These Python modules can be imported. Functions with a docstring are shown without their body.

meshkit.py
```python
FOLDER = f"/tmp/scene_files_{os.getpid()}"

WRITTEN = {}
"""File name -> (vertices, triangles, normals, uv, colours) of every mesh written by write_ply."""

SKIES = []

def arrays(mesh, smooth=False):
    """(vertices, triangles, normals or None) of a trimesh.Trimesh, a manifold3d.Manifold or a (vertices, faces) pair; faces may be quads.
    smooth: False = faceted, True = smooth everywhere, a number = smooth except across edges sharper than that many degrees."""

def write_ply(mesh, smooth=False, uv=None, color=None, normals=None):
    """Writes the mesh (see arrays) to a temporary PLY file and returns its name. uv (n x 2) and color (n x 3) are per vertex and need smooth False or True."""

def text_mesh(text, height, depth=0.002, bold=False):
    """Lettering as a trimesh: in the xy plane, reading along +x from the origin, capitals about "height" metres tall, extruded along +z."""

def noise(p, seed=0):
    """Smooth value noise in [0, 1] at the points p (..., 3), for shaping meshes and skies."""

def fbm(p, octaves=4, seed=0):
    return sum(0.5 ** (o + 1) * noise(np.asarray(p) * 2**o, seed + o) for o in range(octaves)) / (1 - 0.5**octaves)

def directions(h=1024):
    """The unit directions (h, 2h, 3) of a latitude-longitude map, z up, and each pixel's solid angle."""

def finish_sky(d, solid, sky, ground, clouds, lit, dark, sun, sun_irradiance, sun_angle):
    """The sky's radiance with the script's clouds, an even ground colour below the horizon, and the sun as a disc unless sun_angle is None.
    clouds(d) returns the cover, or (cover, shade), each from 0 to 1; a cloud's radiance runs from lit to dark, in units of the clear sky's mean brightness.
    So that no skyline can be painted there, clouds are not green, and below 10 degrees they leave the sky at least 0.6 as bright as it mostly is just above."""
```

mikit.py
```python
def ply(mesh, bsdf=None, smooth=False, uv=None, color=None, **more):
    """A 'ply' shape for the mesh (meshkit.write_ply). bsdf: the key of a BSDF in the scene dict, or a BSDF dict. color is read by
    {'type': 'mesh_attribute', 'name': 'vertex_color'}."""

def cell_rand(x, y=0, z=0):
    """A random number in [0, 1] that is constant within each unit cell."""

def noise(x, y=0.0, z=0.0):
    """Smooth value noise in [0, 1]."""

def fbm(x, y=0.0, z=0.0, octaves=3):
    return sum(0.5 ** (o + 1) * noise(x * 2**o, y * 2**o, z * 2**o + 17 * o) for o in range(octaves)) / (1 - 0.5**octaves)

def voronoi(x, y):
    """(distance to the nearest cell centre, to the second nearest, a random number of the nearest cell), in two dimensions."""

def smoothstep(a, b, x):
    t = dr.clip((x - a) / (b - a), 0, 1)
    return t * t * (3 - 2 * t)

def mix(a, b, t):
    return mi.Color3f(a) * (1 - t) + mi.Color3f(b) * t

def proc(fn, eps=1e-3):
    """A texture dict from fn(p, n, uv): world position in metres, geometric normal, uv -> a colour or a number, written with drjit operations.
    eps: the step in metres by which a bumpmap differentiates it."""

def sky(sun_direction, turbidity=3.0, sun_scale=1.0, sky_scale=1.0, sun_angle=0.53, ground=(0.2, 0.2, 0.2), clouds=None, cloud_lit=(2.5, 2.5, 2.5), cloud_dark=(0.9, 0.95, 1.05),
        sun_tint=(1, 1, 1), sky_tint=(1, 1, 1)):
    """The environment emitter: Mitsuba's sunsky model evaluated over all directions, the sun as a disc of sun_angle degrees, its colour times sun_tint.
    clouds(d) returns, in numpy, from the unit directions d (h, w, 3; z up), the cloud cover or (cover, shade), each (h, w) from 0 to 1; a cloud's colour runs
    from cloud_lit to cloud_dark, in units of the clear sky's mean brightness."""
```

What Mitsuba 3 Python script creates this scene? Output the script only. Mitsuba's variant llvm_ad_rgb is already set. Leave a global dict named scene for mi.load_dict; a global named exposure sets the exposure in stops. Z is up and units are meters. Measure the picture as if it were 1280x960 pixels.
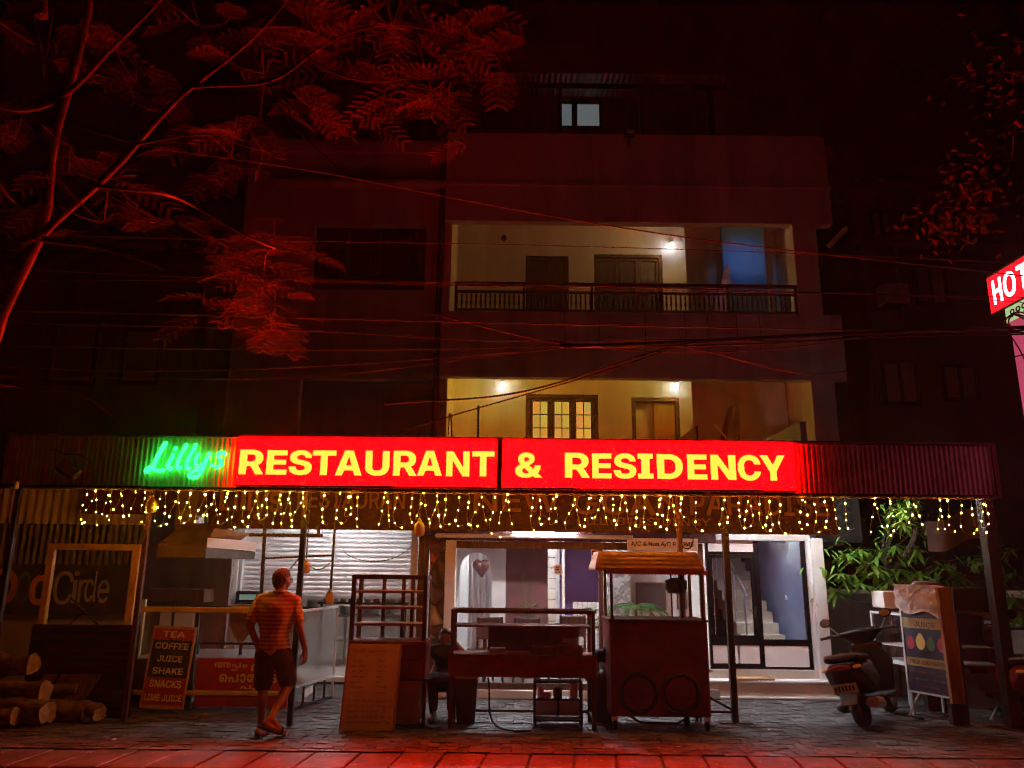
import math, random
import numpy as np, trimesh, manifold3d as m3
import mitsuba as mi, drjit as dr
import mikit, meshkit
from mikit import noise, fbm, mix, smoothstep
from shapely.geometry import Polygon, LineString, Point, MultiLineString
from shapely.ops import unary_union
T = mi.ScalarTransform4f
PI = math.pi
rnd = random.Random(7)
rng = np.random.default_rng(7)
scene, labels = {}, {}

# ---------------------------------------------------------------- camera, sky, exposure
EYE = np.array([0, 0, 1.70])
PITCH, ROLL = math.radians(13.6), math.radians(0.62)
FWD = np.array([0, math.cos(PITCH), math.sin(PITCH)])
UPL = np.array([0, -math.sin(PITCH), math.cos(PITCH)])
UPV = -math.sin(ROLL) * np.array([1, 0, 0]) + math.cos(ROLL) * UPL
scene['camera'] = {'type': 'perspective', 'fov': math.degrees(2 * math.atan(640 / 962)), 'fov_axis': 'x', 'near_clip': 0.05, 'far_clip': 400.0,
                   'to_world': T().look_at(origin=EYE.tolist(), target=(EYE + FWD).tolist(), up=UPV.tolist())}
exposure = 0.0
scene['sky'] = {**mikit.sky((0.35, -0.6, 0.12), turbidity=4, sun_scale=0.0, sky_scale=0.0022, sky_tint=(1.5, 0.55, 0.75), ground=(0.1, 0.05, 0.05)), 'sampling_weight': 2.0}
RED = (230.0, 0.003, 0.010)        # the lit sign panels
YEL = (9.0, 0.92, 0.085)        # their lettering
GRN = (0.07, 10.0, 0.64)         # the script name in green
BULB = (205.0, 49.0, 2.4)        # fairy light bulbs
TUBE = (270.0, 292.0, 312.0)        # fluorescent tubes
WARM = (640.0, 400.0, 150.0)         # balcony bulbs

# ---------------------------------------------------------------- helpers
def numbered(name):
    k, i = name, 0
    while k in scene or k in labels or k in TAKEN:
        i += 1
        k = f'{name}_{i:03d}'
    TAKEN.add(k)
    return k
TAKEN = set()

def tag(key, label=None, cat=None, group=None, kind=None):
    d = labels.setdefault(key, {})
    for a, b in (('label', label), ('category', cat), ('group', group), ('kind', kind)):
        if b: d[a] = b
    return key

def thing(name, label, cat, group=None):
    return tag(numbered(name), label, cat, group)

def emit(rgb, w=1.0):
    return {'emitter': {'type': 'area', 'radiance': {'type': 'rgb', 'value': [float(c) for c in rgb]}, 'sampling_weight': float(w)}}

def put(parent, name, mesh, bsdf, smooth=False, label=None, kind=None, glow=None, gw=1.0, to=None, shared=None):
    """One entry: a part of parent, or a thing of one mesh when parent is None."""
    key = numbered(f'{parent}__{name}' if parent else name)
    if shared is not None:
        d = dict(shared)
    else:
        d = mikit.ply(mesh, bsdf, smooth=smooth)
    if glow is not None: d.update(emit(glow, gw))
    if to is not None: d['to_world'] = to
    scene[key] = d
    if label or kind: tag(key, label, None, None, kind)
    return key

def structure(name, mesh, bsdf, smooth=False):
    k = put(None, name, mesh, bsdf, smooth)
    return tag(k, kind='structure')

def cat(*ms):
    ms = [m for m in ms if m is not None]
    return ms[0] if len(ms) == 1 else trimesh.util.concatenate(ms)

def box(x0, x1, z0, z1, y0, y1):
    x0, x1 = sorted((x0, x1)); z0, z1 = sorted((z0, z1)); y0, y1 = sorted((y0, y1))
    b = trimesh.creation.box((x1 - x0, y1 - y0, z1 - z0))
    b.apply_translation(((x0 + x1) / 2, (y0 + y1) / 2, (z0 + z1) / 2))
    return b

def cbox(x0, x1, z0, z1, y0, y1, c=0.008):
    """A box with chamfered edges."""
    x0, x1 = sorted((x0, x1)); z0, z1 = sorted((z0, z1)); y0, y1 = sorted((y0, y1))
    c = min(c, (x1 - x0) / 3, (y1 - y0) / 3, (z1 - z0) / 3)
    pts = []
    for x, sx in ((x0, 1), (x1, -1)):
        for y, sy in ((y0, 1), (y1, -1)):
            for z, sz in ((z0, 1), (z1, -1)):
                pts += [(x + sx * c, y + sy * c, z), (x + sx * c, y, z + sz * c), (x, y + sy * c, z + sz * c)]
    return trimesh.convex.convex_hull(np.array(pts))

def cyl(p0, p1, r, n=12, r1=None):
    p0, p1 = np.asarray(p0, float), np.asarray(p1, float)
    return tube([p0, p1], [r, r if r1 is None else r1], n)

def tube(pts, r, n=7, caps=True):
    pts = np.asarray(pts, float)
    r = np.broadcast_to(np.asarray(r, float), (len(pts),))
    tan = np.gradient(pts, axis=0)
    tan /= np.linalg.norm(tan, axis=1, keepdims=True) + 1e-12
    ref = np.array([0, 0, 1.0]) if abs(tan[0][2]) < 0.9 else np.array([1.0, 0, 0])
    V, a = [], np.arange(n) * 2 * PI / n
    for p, t, rr in zip(pts, tan, r):
        u = np.cross(t, ref); u /= np.linalg.norm(u) + 1e-12
        w = np.cross(t, u); ref = -np.cross(t, u) * -1 if False else ref
        V.append(p + rr * (np.cos(a)[:, None] * u + np.sin(a)[:, None] * w))
        ref = ref if abs(np.dot(t, ref)) < 0.95 else u
    V = np.vstack(V); F = []
    k = len(pts)
    for i in range(k - 1):
        for j in range(n):
            b0, b1 = i * n + j, i * n + (j + 1) % n
            F += [(b0, b0 + n, b1), (b1, b0 + n, b1 + n)]
    if caps:
        V = np.vstack([V, pts[0], pts[-1]])
        for j in range(n):
            F += [(j, (j + 1) % n, k * n), ((k - 1) * n + (j + 1) % n, (k - 1) * n + j, k * n + 1)]
    return trimesh.Trimesh(V, np.array(F)[:, ::-1], process=False)

def lathe(prof, c=(0, 0, 0), n=20):
    """prof: (radius, z) pairs."""
    V, F = [], []
    a = np.arange(n) * 2 * PI / n
    for r, z in prof:
        V += [(c[0] + r * math.cos(t), c[1] + r * math.sin(t), c[2] + z) for t in a]
    for i in range(len(prof) - 1):
        for j in range(n):
            b0, b1 = i * n + j, i * n + (j + 1) % n
            F += [(b0, b1, b0 + n), (b1, b1 + n, b0 + n)]
    return trimesh.Trimesh(V, F, process=False)

def prism(pts, y0, y1):
    """The polygon pts (x, z) of an upright plane, as a solid from y0 to y1."""
    m = trimesh.creation.extrude_polygon(Polygon(pts) if not hasattr(pts, 'geom_type') else pts, abs(y1 - y0), engine='earcut')
    return upright(m, min(y0, y1) + abs(y1 - y0))

def upright(m, y):
    """From the xy plane (facing +z) to an upright plane that faces -y, its back at y."""
    v = m.vertices.copy()
    m = m.copy(); m.vertices = np.stack([v[:, 0], y - v[:, 2], v[:, 1]], 1)
    return m

def flat(geom, depth):
    gs = [g for g in getattr(geom, 'geoms', [geom]) if g.area > 1e-8]
    return cat(*[trimesh.creation.extrude_polygon(g, depth, engine='earcut') for g in gs])

def hull(*pts):
    return trimesh.convex.convex_hull(np.vstack([np.atleast_2d(p) for p in pts]))

def text(s, x0, x1, z0, z1, y, depth=0.003, bold=True):
    """Upright lettering that fills the rectangle."""
    m = meshkit.text_mesh(s, 1.0, 1.0, bold)
    b = m.bounds
    v = m.vertices.copy()
    v[:, 0] = x0 + (v[:, 0] - b[0][0]) / (b[1][0] - b[0][0]) * (x1 - x0)
    v[:, 1] = z0 + (v[:, 1] - b[0][1]) / (b[1][1] - b[0][1]) * (z1 - z0)
    v[:, 2] = v[:, 2] / max(b[1][2], 1e-9) * depth
    m.vertices = v
    return upright(m, y)

def moved(m, mat):
    m = m.copy(); m.apply_transform(mat); return m

def rot(axis, deg, point=(0, 0, 0)):
    return trimesh.transformations.rotation_matrix(math.radians(deg), axis, point)

def shift(x, y, z):
    return trimesh.transformations.translation_matrix((x, y, z))

def frame(x0, x1, z0, z1, y0, y1, w, top=True, bottom=True):
    ms = [box(x0, x0 + w, z0, z1, y0, y1), box(x1 - w, x1, z0, z1, y0, y1)]
    if top: ms.append(box(x0 + w, x1 - w, z1 - w, z1, y0, y1))
    if bottom: ms.append(box(x0 + w, x1 - w, z0, z0 + w, y0, y1))
    return cat(*ms)

def sag(p0, p1, drop, n=24):
    p0, p1 = np.array(p0, float), np.array(p1, float)
    t = np.linspace(0, 1, n)[:, None]
    p = p0 + (p1 - p0) * t
    p[:, 2] -= (4 * t * (1 - t))[:, 0] * drop
    return p

def blob(joints, bones, cell=0.02, n=14):
    """A smooth body: hulls of spheres along the bones, joined and smoothed. joints: name -> (point, radius)."""
    parts = []
    for b in bones:
        ms = []
        for j in b:
            p, r = joints[j]
            ms.append(m3.Manifold.sphere(r, n).translate(list(map(float, p))))
        parts.append(m3.Manifold.batch_hull(ms))
    out = m3.Manifold.batch_boolean(parts, m3.OpType.Add).refine_to_length(cell)
    mm = out.to_mesh()
    t = trimesh.Trimesh(mm.vert_properties[:, :3], mm.tri_verts, process=True)
    trimesh.smoothing.filter_taubin(t, 0.5, 0.53, 10)
    return t

# ---------------------------------------------------------------- materials
def mat(name, rgb, rough=0.6, metal=0.0, spec=0.5, two=True, **more):
    c = rgb if isinstance(rgb, dict) else {'type': 'rgb', 'value': list(rgb)}
    b = {'type': 'principled', 'base_color': c, 'roughness': rough, 'metallic': metal, 'specular': spec, **more}
    scene['mat_' + name] = {'type': 'twosided', 'bsdf': b} if two else b
    return 'mat_' + name

def stucco(a, b, k=0.7):
    a, b = mi.Color3f(*a), mi.Color3f(*b)
    def fn(p, n, uv):
        s = fbm(p.x * k, p.y * k, p.z * k * 0.6, 4)
        st = fbm(p.x * 5.0, p.y * 5.0, p.z * 0.45, 3)          # rain streaks
        return mix(a, b, smoothstep(0.35, 0.7, 0.55 * s + 0.45 * st))
    return mikit.proc(fn)

def mottled(a, b, k=6.0, lo=0.3, hi=0.7):
    a, b = mi.Color3f(*a), mi.Color3f(*b)
    def fn(p, n, uv):
        return mix(a, b, smoothstep(lo, hi, fbm(p.x * k, p.y * k, p.z * k, 4)))
    return mikit.proc(fn)

def grain(a, b, k=9.0):
    a, b = mi.Color3f(*a), mi.Color3f(*b)
    def fn(p, n, uv):
        w = fbm(p.x * k * 4, p.y * k * 4, p.z * k * 0.35, 3)
        return mix(a, b, smoothstep(0.3, 0.7, w))
    return mikit.proc(fn)

WALL = mat('wall', stucco((0.56, 0.50, 0.54), (0.36, 0.31, 0.35)), 0.85, spec=0.2)
CREAM = mat('cream', stucco((0.72, 0.64, 0.42), (0.58, 0.50, 0.32), 0.5), 0.8, spec=0.2)
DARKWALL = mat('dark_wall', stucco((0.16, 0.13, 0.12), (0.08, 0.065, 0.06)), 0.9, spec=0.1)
WHITEWALL = mat('white_wall', mottled((0.70, 0.70, 0.68), (0.56, 0.56, 0.55), 1.5), 0.7, spec=0.3)
PURPLE = mat('purple', mottled((0.20, 0.12, 0.36), (0.15, 0.09, 0.28), 1.2), 0.7)
DEEPBLUE = mat('deep_blue', (0.06, 0.17, 0.42), 0.6)
BLUEWALL = mat('blue_wall', mottled((0.16, 0.20, 0.32), (0.12, 0.15, 0.25), 1.2), 0.6)
SHEET = mat('sheet', mottled((0.30, 0.29, 0.25), (0.19, 0.18, 0.15), 3.0), 0.42, spec=0.6)
DARKSHEET = mat('dark_sheet', mottled((0.05, 0.045, 0.04), (0.028, 0.025, 0.022), 4.0), 0.5)
TANSHEET = mat('tan_sheet', mottled((0.46, 0.37, 0.20), (0.30, 0.24, 0.13), 2.0), 0.6)
SHUTTER = mat('shutter', mottled((0.55, 0.54, 0.53), (0.42, 0.41, 0.40), 2.0), 0.45, metal=0.2)
STEEL = mat('steel', (0.55, 0.55, 0.55), 0.3, metal=0.9)
ALU = mat('aluminium', (0.62, 0.62, 0.62), 0.4, metal=0.35)
BLACK = mat('black', (0.012, 0.0115, 0.0115), 0.45)
GLOSSBLACK = mat('gloss_black', (0.004, 0.004, 0.004), 0.22, spec=0.14)
RUBBER = mat('rubber', (0.02, 0.02, 0.02), 0.8)
BROWN = mat('brown_wood', grain((0.085, 0.04, 0.025), (0.05, 0.022, 0.015)), 0.5)
REDPAINT = mat('red_paint', mottled((0.19, 0.012, 0.012), (0.12, 0.009, 0.008), 5.0), 0.42)
REDBOARD = mat('red_board', (0.34, 0.02, 0.03), 0.5)
DARKRED = mat('dark_red', mottled((0.09, 0.022, 0.02), (0.055, 0.015, 0.014), 2.0), 0.6)
ORANGE = mat('orange_wood', grain((0.52, 0.25, 0.07), (0.42, 0.19, 0.05), 6.0), 0.55)
YELLOW = mat('yellow_paint', mottled((0.62, 0.40, 0.06), (0.50, 0.31, 0.05), 7.0), 0.45)
CREAMBOARD = mat('board', mottled((0.84, 0.52, 0.14), (0.74, 0.43, 0.10), 4.0), 0.6)
TILE = mat('tile', mottled((0.62, 0.58, 0.50), (0.52, 0.48, 0.41), 3.0), 0.25)
FLOORTILE = mat('floor_tile', mottled((0.40, 0.38, 0.35), (0.32, 0.30, 0.28), 3.0), 0.3)
PAVER = mat('paver', mottled((0.085, 0.078, 0.075), (0.045, 0.042, 0.04), 7.0), 0.62, spec=0.4)
PAVER2 = mat('paver_worn', mottled((0.06, 0.055, 0.052), (0.032, 0.03, 0.028), 9.0), 0.5, spec=0.5)
KERB = mat('kerb', mottled((0.075, 0.06, 0.054), (0.042, 0.035, 0.032), 6.0), 0.6, spec=0.4)
ASPHALT = mat('asphalt', mottled((0.06, 0.06, 0.06), (0.04, 0.04, 0.04), 20.0), 0.8)
BARK = mat('bark', mottled((0.085, 0.065, 0.05), (0.03, 0.024, 0.02), 9.0), 0.85)
LOG = mat('log', mottled((0.16, 0.10, 0.06), (0.07, 0.045, 0.03), 12.0), 0.9)
CUTWOOD = mat('cut_wood', mottled((0.45, 0.28, 0.13), (0.30, 0.18, 0.08), 14.0), 0.8)
WHITEPLASTIC = mat('white_plastic', (0.78, 0.78, 0.76), 0.4)
LETTERYELLOW = mat('letter_yellow', (0.62, 0.44, 0.12), 0.5)
LETTERCREAM = mat('letter_cream', (0.75, 0.70, 0.50), 0.5)
LETTERDIM = mat('letter_dim', (0.17, 0.075, 0.025), 0.6)
NAVY = mat('navy', (0.016, 0.015, 0.035), 0.5)
INK = mat('ink', (0.05, 0.03, 0.03), 0.7)
LETTERORANGE = mat('letter_orange', (0.72, 0.33, 0.12), 0.5)
LETTERGREEN = mat('letter_green', (0.06, 0.14, 0.07), 0.5)
LETTERGREY = mat('letter_grey', (0.40, 0.36, 0.22), 0.5)
SKIN = mat('skin', (0.27, 0.13, 0.08), 0.5)
HAIR = mat('hair', (0.045, 0.035, 0.03), 0.6)
CLOTHDARK = mat('dark_cloth', (0.015, 0.014, 0.015), 0.85)
SHORTS = mat('shorts', (0.055, 0.03, 0.028), 0.9)
CARDBOARD = mat('cardboard', mottled((0.34, 0.20, 0.10), (0.26, 0.15, 0.07), 6.0), 0.8)
AMBER = mat('amber_plastic', (0.80, 0.42, 0.06), 0.3)
REDPLASTIC = mat('red_plastic', (0.18, 0.006, 0.006), 0.15, clearcoat=0.8)
BODYRED = mat('body_red', (0.16, 0.012, 0.014), 0.2, clearcoat=0.8)
CURTAIN = mat('curtain', (0.62, 0.60, 0.62), 0.9)
LAMPBLACK = mat('lamp_black', (0.0, 0.0, 0.0), 1.0, spec=0.0)
BRASS = mat('wire_brass', (0.42, 0.28, 0.11), 0.5)
PINKPANEL = mat('pink_panel', (0.62, 0.20, 0.28), 0.4)

def stripes(p, n, uv):
    s = p.z * 24.0 + 0.06 * noise(p.x * 9, p.y * 9, p.z * 9)
    t = s - dr.floor(s)
    k = smoothstep(0.30, 0.38, t) - smoothstep(0.80, 0.88, t)
    fold = 0.88 + 0.24 * fbm(p.x * 7, p.y * 7, p.z * 3, 3)
    return mix(mi.Color3f(0.50, 0.40, 0.26), mi.Color3f(0.34, 0.20, 0.12), k) * fold
SHIRT = mat('striped_shirt', mikit.proc(stripes), 0.85)

def mural_fn(p, n, uv):
    a, b, w = mikit.voronoi(p.x * 5 + 1.2 * noise(p.x * 4, p.z * 4), p.z * 5 + 1.2 * noise(p.x * 4 + 9, p.z * 4))
    petal = smoothstep(0.08, 0.5, b - a)
    c = mix(mi.Color3f(0.10, 0.06, 0.06), mi.Color3f(0.45, 0.10, 0.07), smoothstep(0.3, 0.6, w))
    c = mix(c, mi.Color3f(0.62, 0.52, 0.45), smoothstep(0.62, 0.72, w))
    return c * (0.35 + 0.65 * petal)
MURAL = mat('mural', mikit.proc(mural_fn), 0.5)

scene['mat_glass'] = {'type': 'thindielectric', 'int_ior': 1.5}
GLASS = 'mat_glass'
def wrapped(p, n, uv):
    return 0.06 * fbm(p.x * 16 + 3 * noise(p.x * 5, p.y * 5, p.z * 5), p.y * 16, p.z * 9, 4)
scene['mat_wrap'] = {'type': 'twosided', 'bsdf': {'type': 'bumpmap', 'arbitrary': mikit.proc(wrapped, 4e-3), 'scale': 1.0,
                     'bsdf': {'type': 'principled', 'base_color': {'type': 'rgb', 'value': [0.62, 0.62, 0.64]}, 'roughness': 0.22, 'specular': 0.8, 'metallic': 0.3}}}
WRAP = 'mat_wrap'
def leafmat(name, rgb, trans=0.5):
    scene['mat_' + name] = {'type': 'principledthin', 'base_color': {'type': 'rgb', 'value': list(rgb)}, 'roughness': 0.45, 'diff_trans': trans, 'spec_trans': 0.0}
    return 'mat_' + name
LEAF = leafmat('feathery_leaf', (0.13, 0.09, 0.04), 0.7)
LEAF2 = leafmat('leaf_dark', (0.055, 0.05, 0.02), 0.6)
MANGO = leafmat('mango_leaf', (0.10, 0.21, 0.035), 0.6)
MANGO2 = leafmat('mango_leaf_young', (0.15, 0.26, 0.05), 0.6)
PALMLEAF = leafmat('palm_leaf', (0.05, 0.10, 0.035), 0.4)
CREAMWHITE = mat('cream_white', stucco((0.70, 0.65, 0.55), (0.55, 0.50, 0.42), 0.5), 0.8, spec=0.2)
DARKORANGE = mat('dark_orange_wood', grain((0.27, 0.125, 0.035), (0.18, 0.08, 0.025), 6.0), 0.55)
BANDDIM = mat('dim_band', (0.26, 0.18, 0.06), 0.6)
OLDBOARD = mat('old_board', mottled((0.045, 0.012, 0.010), (0.028, 0.009, 0.008), 2.0), 0.6)
MATTEBLACK = mat('matte_black', (0.008, 0.007, 0.007), 0.85, spec=0.1)
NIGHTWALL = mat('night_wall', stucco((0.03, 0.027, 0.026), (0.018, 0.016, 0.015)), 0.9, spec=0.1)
def dirty(name, w):
    scene['mat_' + name] = {'type': 'blendbsdf', 'weight': w, 'bsdf_0': {'type': 'thindielectric', 'int_ior': 1.5}, 'bsdf_1': {'type': 'twosided', 'bsdf': {'type': 'diffuse', 'reflectance': {'type': 'rgb', 'value': [0.34, 0.35, 0.35]}}}}
    return 'mat_' + name
CLOUDY = dirty('cloudy_glass', 0.16)
# thin night haze round the camera and the place
HAZE = 0.0019
scene['haze_medium'] = {'type': 'homogeneous', 'albedo': {'type': 'rgb', 'value': [.95, .95, .95]}, 'sigma_t': {'type': 'rgb', 'value': [HAZE, HAZE, HAZE]}, 'phase': {'type': 'hg', 'g': 0.86}}
scene['camera']['medium'] = {'type': 'ref', 'id': 'haze_medium'}
scene['haze'] = {'type': 'cube', 'to_world': T().translate([0, 10, 9.0]).scale([62, 52, 10.6]), 'bsdf': {'type': 'null'}, 'interior': {'type': 'ref', 'id': 'haze_medium'}}
labels['haze'] = {'kind': 'stuff'}

# ================================================================ the setting
# road in front, kerb, pavement
structure('road', box(-60, 60, -0.30, -0.14, -40, 7.28), ASPHALT)
g = structure('ground', box(-60, 60, -0.40, -0.06, 7.28, 60), PAVER2)
kerb_w = 0.415
pv = structure('pavement', box(-9, 9, -0.058, -0.03, 7.9, 16), PAVER2)
kb = structure('kerb', box(-9, 9, -0.16, -0.035, 7.30, 7.98), PAVER2)
x, i = -6.4, 0
while x < 6.4:
    w = kerb_w + rnd.uniform(-0.03, 0.03)
    z = rnd.uniform(-0.006, 0.004)
    sk = 0.10
    m = hull([(x + 0.012 + a * w * 0 + s * (w - 0.022) + sk * (y - 7.3), y + (0.006 if 0 else 0), zz) for s in (0, 1) for y in (7.31, 7.955) for zz in (-0.03, z - 0.008) for a in (0,)],
             [(x + 0.022 + s * (w - 0.042) + sk * (y - 7.3), y, z) for s in (0, 1) for y in (7.325, 7.94)])
    put(kb, 'kerb_stone', m, KERB)
    x += w
    i += 1
# interlocking pavers: the nearest rows as pieces, the rest as one part
pw, pd = 0.205, 0.105
def paver(px, py, w, d):
    z = rnd.uniform(-0.004, 0.004); tx, ty = rnd.uniform(-.003, .003), rnd.uniform(-.003, .003)
    top = [(px + 0.006 + s * (w - 0.012), py + 0.006 + t * (d - 0.012), z + tx * (2 * s - 1) + ty * (2 * t - 1)) for s in (0, 1) for t in (0, 1)]
    low = [(px + 0.002 + s * (w - 0.004), py + 0.002 + t * (d - 0.004), -0.02) for s in (0, 1) for t in (0, 1)]
    V = low + top
    F = [(4, 6, 7), (4, 7, 5), (0, 4, 5), (0, 5, 1), (2, 3, 7), (2, 7, 6), (0, 2, 6), (0, 6, 4), (1, 5, 7), (1, 7, 3)]
    return trimesh.Trimesh(V, F, process=False)
count, rest, rest2, y, row = 0, [], [], 7.99, 0
while y < 11.35:
    half = 5.3 if row < 6 else 6.6
    xs = np.arange(-half - (0.1 if row % 2 else 0), half, pw)
    for px in xs:
        m = paver(px, y, pw, pd)
        if count < 290 and abs(px) < 5.2 and row < 6:
            put(pv, 'paver', m, PAVER if rnd.random() < 0.6 else PAVER2); count += 1
        else:
            (rest if rnd.random() < 0.6 else rest2).append(m)
    if row < 6:
        for px in list(np.arange(-6.6, -5.3, pw)) + list(np.arange(5.25, 6.6, pw)):
            rest.append(paver(px, y, pw, pd))
    y += pd; row += 1
put(pv, 'far_pavers', cat(*rest), PAVER, kind='stuff')
put(pv, 'far_worn_pavers', cat(*rest2), PAVER2, kind='stuff')

# ================================================================ the main building (upper storeys at y = 12.8)
YB = 12.8
bd = thing('residency_building', 'multi storey purplish residency building with lit balconies above the red restaurant sign', 'building')
X0, X1 = -4.757, 5.75
XL, XM, XR = -1.241, 5.022, 5.129
zt, zr = 9.59, 8.546
zu1, zu0 = 7.823, 6.101      # upper balcony opening
zl1, zl0 = 4.922, 3.45
zuc, zlc = zu1 + 1.12, zl1 + 0.75          # the ceilings, above the edge beams
zu_left1, zu_left0 = 7.857, 6.57
# front wall of the right bay: parapets and bands as one body
put(bd, 'upper_wall', cat(box(XL, X1, zu1, zr - 0.03, YB, YB + 0.18), box(XL, X1, zr + 0.03, zt, YB, YB + 0.18)), WALL)
put(bd, 'string_course', box(X0 + 0.4, X1 + 0.02, zr - 0.03, zr + 0.03, YB - 0.05, YB + 0.18), WALL)
put(bd, 'middle_wall', cat(box(XL, X1, zl1, zu0, YB, YB + 0.18), box(XL, XL + 0.12, zu0, 6.57, YB, YB + 0.18)), WALL)
put(bd, 'pillar', box(XM, 5.417, zu0 + 0.001, zu1 - 0.001, YB + 0.002, YB + 0.4), WALL)
put(bd, 'pillar', box(XR, 5.525, zl0, zl1 - 0.001, YB + 0.002, YB + 0.4), WALL)
put(bd, 'lower_parapet', box(XL, X1, 2.95, zl0, YB, YB + 0.18), WALL)
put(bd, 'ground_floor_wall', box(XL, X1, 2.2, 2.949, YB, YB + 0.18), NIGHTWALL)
# left wing, set a little back, dark recesses
put(bd, 'left_wing_wall', cat(box(X0, XL, zu_left1, zt - 0.02, YB + 0.25, YB + 0.45), box(X0, XL, zl1, zu_left0, YB + 0.25, YB + 0.45),
    box(X0, -3.659, zu_left0, zu_left1, YB + 0.25, YB + 0.45), box(-1.593, XL, zu_left0, zu_left1, YB + 0.25, YB + 0.45),
    box(X0, -3.699, 2.2, zl1, YB + 0.25, YB + 0.45), box(-1.345, XL, 2.2, zl1, YB + 0.25, YB + 0.45),
    box(-3.699, -1.345, 2.2, 3.868, YB + 0.25, YB + 0.45)), WALL)
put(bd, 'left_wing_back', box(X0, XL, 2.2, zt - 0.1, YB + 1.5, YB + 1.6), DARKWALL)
wk = put(bd, 'shuttered_window', frame(-3.951, -1.927, 7.201, 8.355, YB + 1.40, YB + 1.495, 0.09), BROWN)
for k in range(3):
    a = -3.951 + 0.1 + k * 0.62
    put(wk, 'panel', box(a, a + 0.52, 7.268 + 0.06, 8.304 - 0.06, YB + 1.44, YB + 1.49), BROWN)
# side walls and slabs
put(bd, 'side_wall', box(X0 - 0.2, X0, 2.2, zt, YB + 0.25, YB + 9), WALL)
put(bd, 'side_wall', box(X1, X1 + 0.2, 2.2, zt, YB + 1.2, YB + 9), WALL)
put(bd, 'floor_slab', box(XL + 0.13, X1 - 0.01, zu0 - 0.35, zu0 - 0.12, YB + 0.181, YB + 3.0), CREAM)
put(bd, 'floor_slab', box(XL + 0.13, X1 - 0.01, zl0 - 0.3, zl0 - 0.15, YB + 0.181, YB + 3.0), CREAM)
put(bd, 'ceiling', box(XL + 0.13, X1 - 0.01, zuc, zuc + 0.12, YB + 0.181, YB + 3.0), CREAM)
put(bd, 'ceiling', box(XL + 0.13, X1 - 0.01, zlc, zlc + 0.12, YB + 0.181, YB + 3.0), CREAM)
put(bd, 'balcony_end_wall', box(XL - 0.0, XL + 0.12, zl0, zuc - 0.002, YB + 0.181, YB + 2.4), CREAM)
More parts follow.
